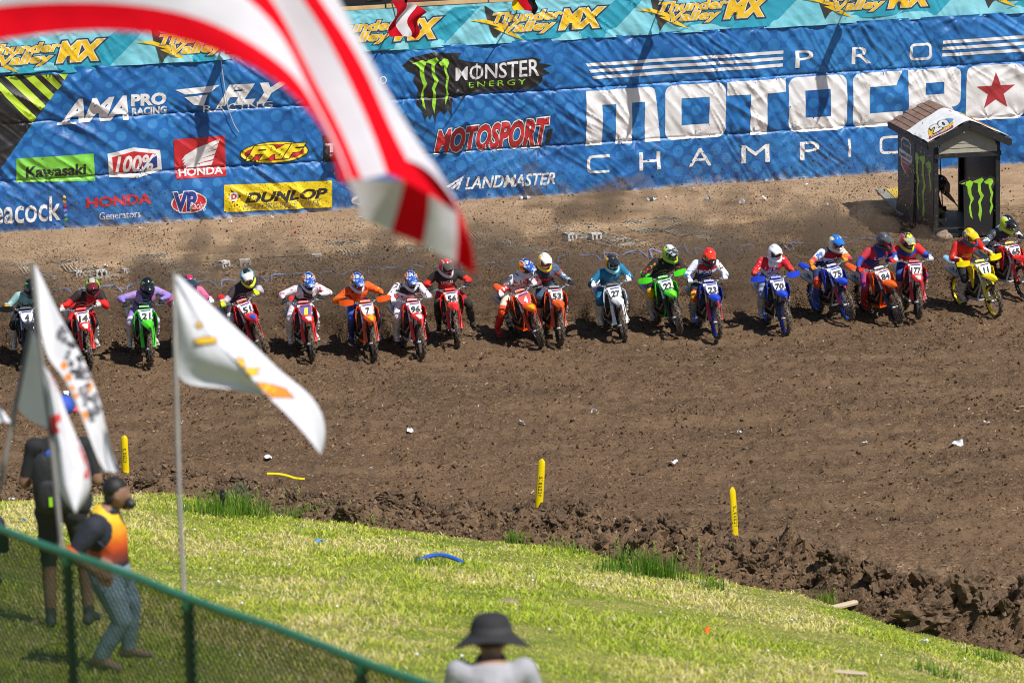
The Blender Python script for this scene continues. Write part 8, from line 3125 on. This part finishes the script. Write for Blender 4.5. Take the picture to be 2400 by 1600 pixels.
# ---- checkered flag and red lettered flag on the left pole, plain flag behind
DL = 21.0
lf = empty('checkered_flag', aty(176, 1600, DL - 1.5))
tag(lf, 'white flag with grey checks and orange dots, topmost on the left pole', 'flag')
mb = MB()
def pd(py):
    return DL - 1.5 * max(0, (py - 620) / 980)
mb.tube([aty(75, 618, DL), aty(97, 830, pd(830)), aty(118, 1010, pd(1010)), aty(141, 1240, pd(1240)), aty(178, 1600, pd(1600)), aty(205, 1850, pd(1850))], 0.014, 8)
under(mb.build('pole', GP), lf)
up_ = [(84, 622), (108, 670), (131, 722), (171, 796), (204, 861), (237, 943), (240, 967), (257, 1041), (279, 1108)]
md_ = [(80, 626), (100, 690), (120, 750), (150, 830), (176, 900), (200, 965), (216, 1010), (232, 1060), (262, 1106)]
lo_ = [(78, 630), (88, 700), (98, 780), (112, 846), (143, 870), (176, 936), (206, 1012), (228, 1075), (246, 1103)]
def dl(px, py, k, u):
    return DL - 0.04 + 0.16 * k - 0.35 * u + 0.05 * math.sin(u * 11 + k * 2)
mb = MB()
cloth(mb, [lo_, md_, up_], dl, [0, 0], 34, 7)
under(mb.build('flag_cloth', PW, smooth=70), lf)
PGR = mat('pennant_grey', (0.16, 0.16, 0.18), 0.7, vary=0.1)
shp_ = []
rq = random.Random(2)
for i in range(70):
    t = 0.30 + 0.40 * rq.random()
    i0 = t * 8
    a = np.array(up_[int(i0)]) * (1 - (i0 % 1)) + np.array(up_[min(8, int(i0) + 1)]) * (i0 % 1)
    b = np.array(md_[int(i0)]) * (1 - (i0 % 1)) + np.array(md_[min(8, int(i0) + 1)]) * (i0 % 1)
    k = 0.10 + 0.80 * rq.random()
    c = a * k + b * (1 - k)
    shp_.append(([(c[0] - 7, c[1] - 2), (c[0] + 4, c[1] - 7), (c[0] + 8, c[1] + 4), (c[0] - 4, c[1] + 7)], (PGR, PK)[i % 3 == 0]))
for c in ((150, 856, 8, 10), (160, 884, 9, 9), (168, 910, 8, 8), (176, 928, 8, 8), (196, 978, 9, 16), (212, 905, 6, 16)):
    shp_.append((blob(*c, a=15), PO))
print_on(lf, 'flag_cloth', shp_)

rf = empty('lettered_flag', aty(118, 1000, pd(1000)))
tag(rf, 'white flag with red lettering hanging lower on the left pole', 'flag')
mb = MB()
lft = [(100, 858), (110, 930), (118, 1008), (126, 1080), (131, 1139), (150, 1170), (176, 1201)]
rgt = [(104, 858), (132, 890), (150, 955), (180, 1024), (204, 1073), (214, 1131), (214, 1156), (178, 1202)]
cloth(mb, [lft, rgt], lambda px, py, k, u: pd(1000) - 0.03 - 0.20 * math.sin(k * 3.14) * u + 0.12 * k + 0.03 * math.sin(k * 9 + u * 4), [0], 26, 14)
under(mb.build('flag_cloth', PW, smooth=70), rf)
print_on(rf, 'flag_cloth', [([(110, 862), (120, 868), (138, 905), (148, 930), (140, 926), (124, 895)], PR), ([(116, 976), (140, 968), (144, 984), (132, 994), (142, 1010), (122, 1022), (118, 1004)], PR),
                            ([(168, 990), (176, 1000), (198, 1062), (206, 1098), (200, 1088), (182, 1040)], PR), ([(197, 1112), (206, 1092), (208, 1118), (199, 1122)], PR), ([(114, 972), (118, 970), (122, 1024), (118, 1022)], PK)])
wf = empty('plain_flag', aty(40, 1000, DL + 0.3))
tag(wf, 'plain pale flag on a leaning pole behind the checkered flag', 'flag')
mb = MB()
mb.tube([aty(72, 772, DL + 0.3), aty(35, 960, DL + 0.1), aty(4, 1120, DL - 0.1), aty(-60, 1420, DL - 0.4)], 0.013, 8)
under(mb.build('pole', GP), wf)
mb = MB()
cloth(mb, [[(72, 773), (52, 870), (35, 958), (70, 985), (112, 1003)], [(76, 772), (90, 800), (99, 832), (106, 902), (113, 1003)]], lambda px, py, k, u: DL + 0.28 - 0.03 * u + 0.02 * k, [0], 20, 9)
under(mb.build('flag_cloth', PW, smooth=70), wf)
cf = empty('corner_flag', aty(-30, 960, DL))
tag(cf, 'tip of a white flag at the left edge', 'flag')
mb = MB()
cloth(mb, [[(-120, 900), (-60, 985), (0, 990), (25, 989)], [(-120, 800), (-60, 880), (0, 954), (26, 987)]], lambda px, py, k, u: DL + 0.1 * k, [0], 12, 5)
under(mb.build('flag_cloth', PW, smooth=70), cf)
mb = MB()
mb.tube([aty(-118, 780, DL), aty(-125, 1000, DL), aty(-140, 1500, DL - .3)], 0.013, 8)
under(mb.build('pole', GP), cf)

# ---- official crouching inside the shed
J5 = dict(pel=(0, 0.05, 0.78), waist=(0.05, -0.08, 0.90), chest=(0.12, -0.24, 0.98), neck=(0.20, -0.38, 0.98), head=(0.26, -0.48, 0.94), shl=(0.10, -0.24, 1.06), shr=(0.12, -0.34, 0.92), ell=(0.24, -0.40, 0.82), wrl=(0.38, -0.42, 0.66), elr=(0.30, -0.44, 0.74), wrr=(0.42, -0.46, 0.60),
          hipl=(-0.02, 0.12, 0.74), knl=(0.06, 0.10, 0.42), anl=(-0.04, 0.12, 0.08), tol=(0.12, 0.08, 0.04), hipr=(0.02, -0.06, 0.74), knr=(0.14, -0.10, 0.42), anr=(0.04, -0.06, 0.08), tor=(0.20, -0.10, 0.04))
J5['_face'] = (0.6, -0.6, -0.4)
fl = SP(SW * 0.22, SL * 0.45, 0.05)
root, j = figure(fl, 0.0, J5, resolve(regs(), J5), [mat('navy_polo', (0.010, 0.013, 0.030), 0.85), SHORTS, SKIN2, SHOE], 'official in a navy shirt bending over inside the shed', voxel=0.022)
mb = MB()
mb.ell(j['head'] + Vector((-0.02, 0.02, 0.03)), (0.095, 0.10, 0.10), 12, 8)
mb.build('cap', NAVYCL, root, smooth=60)
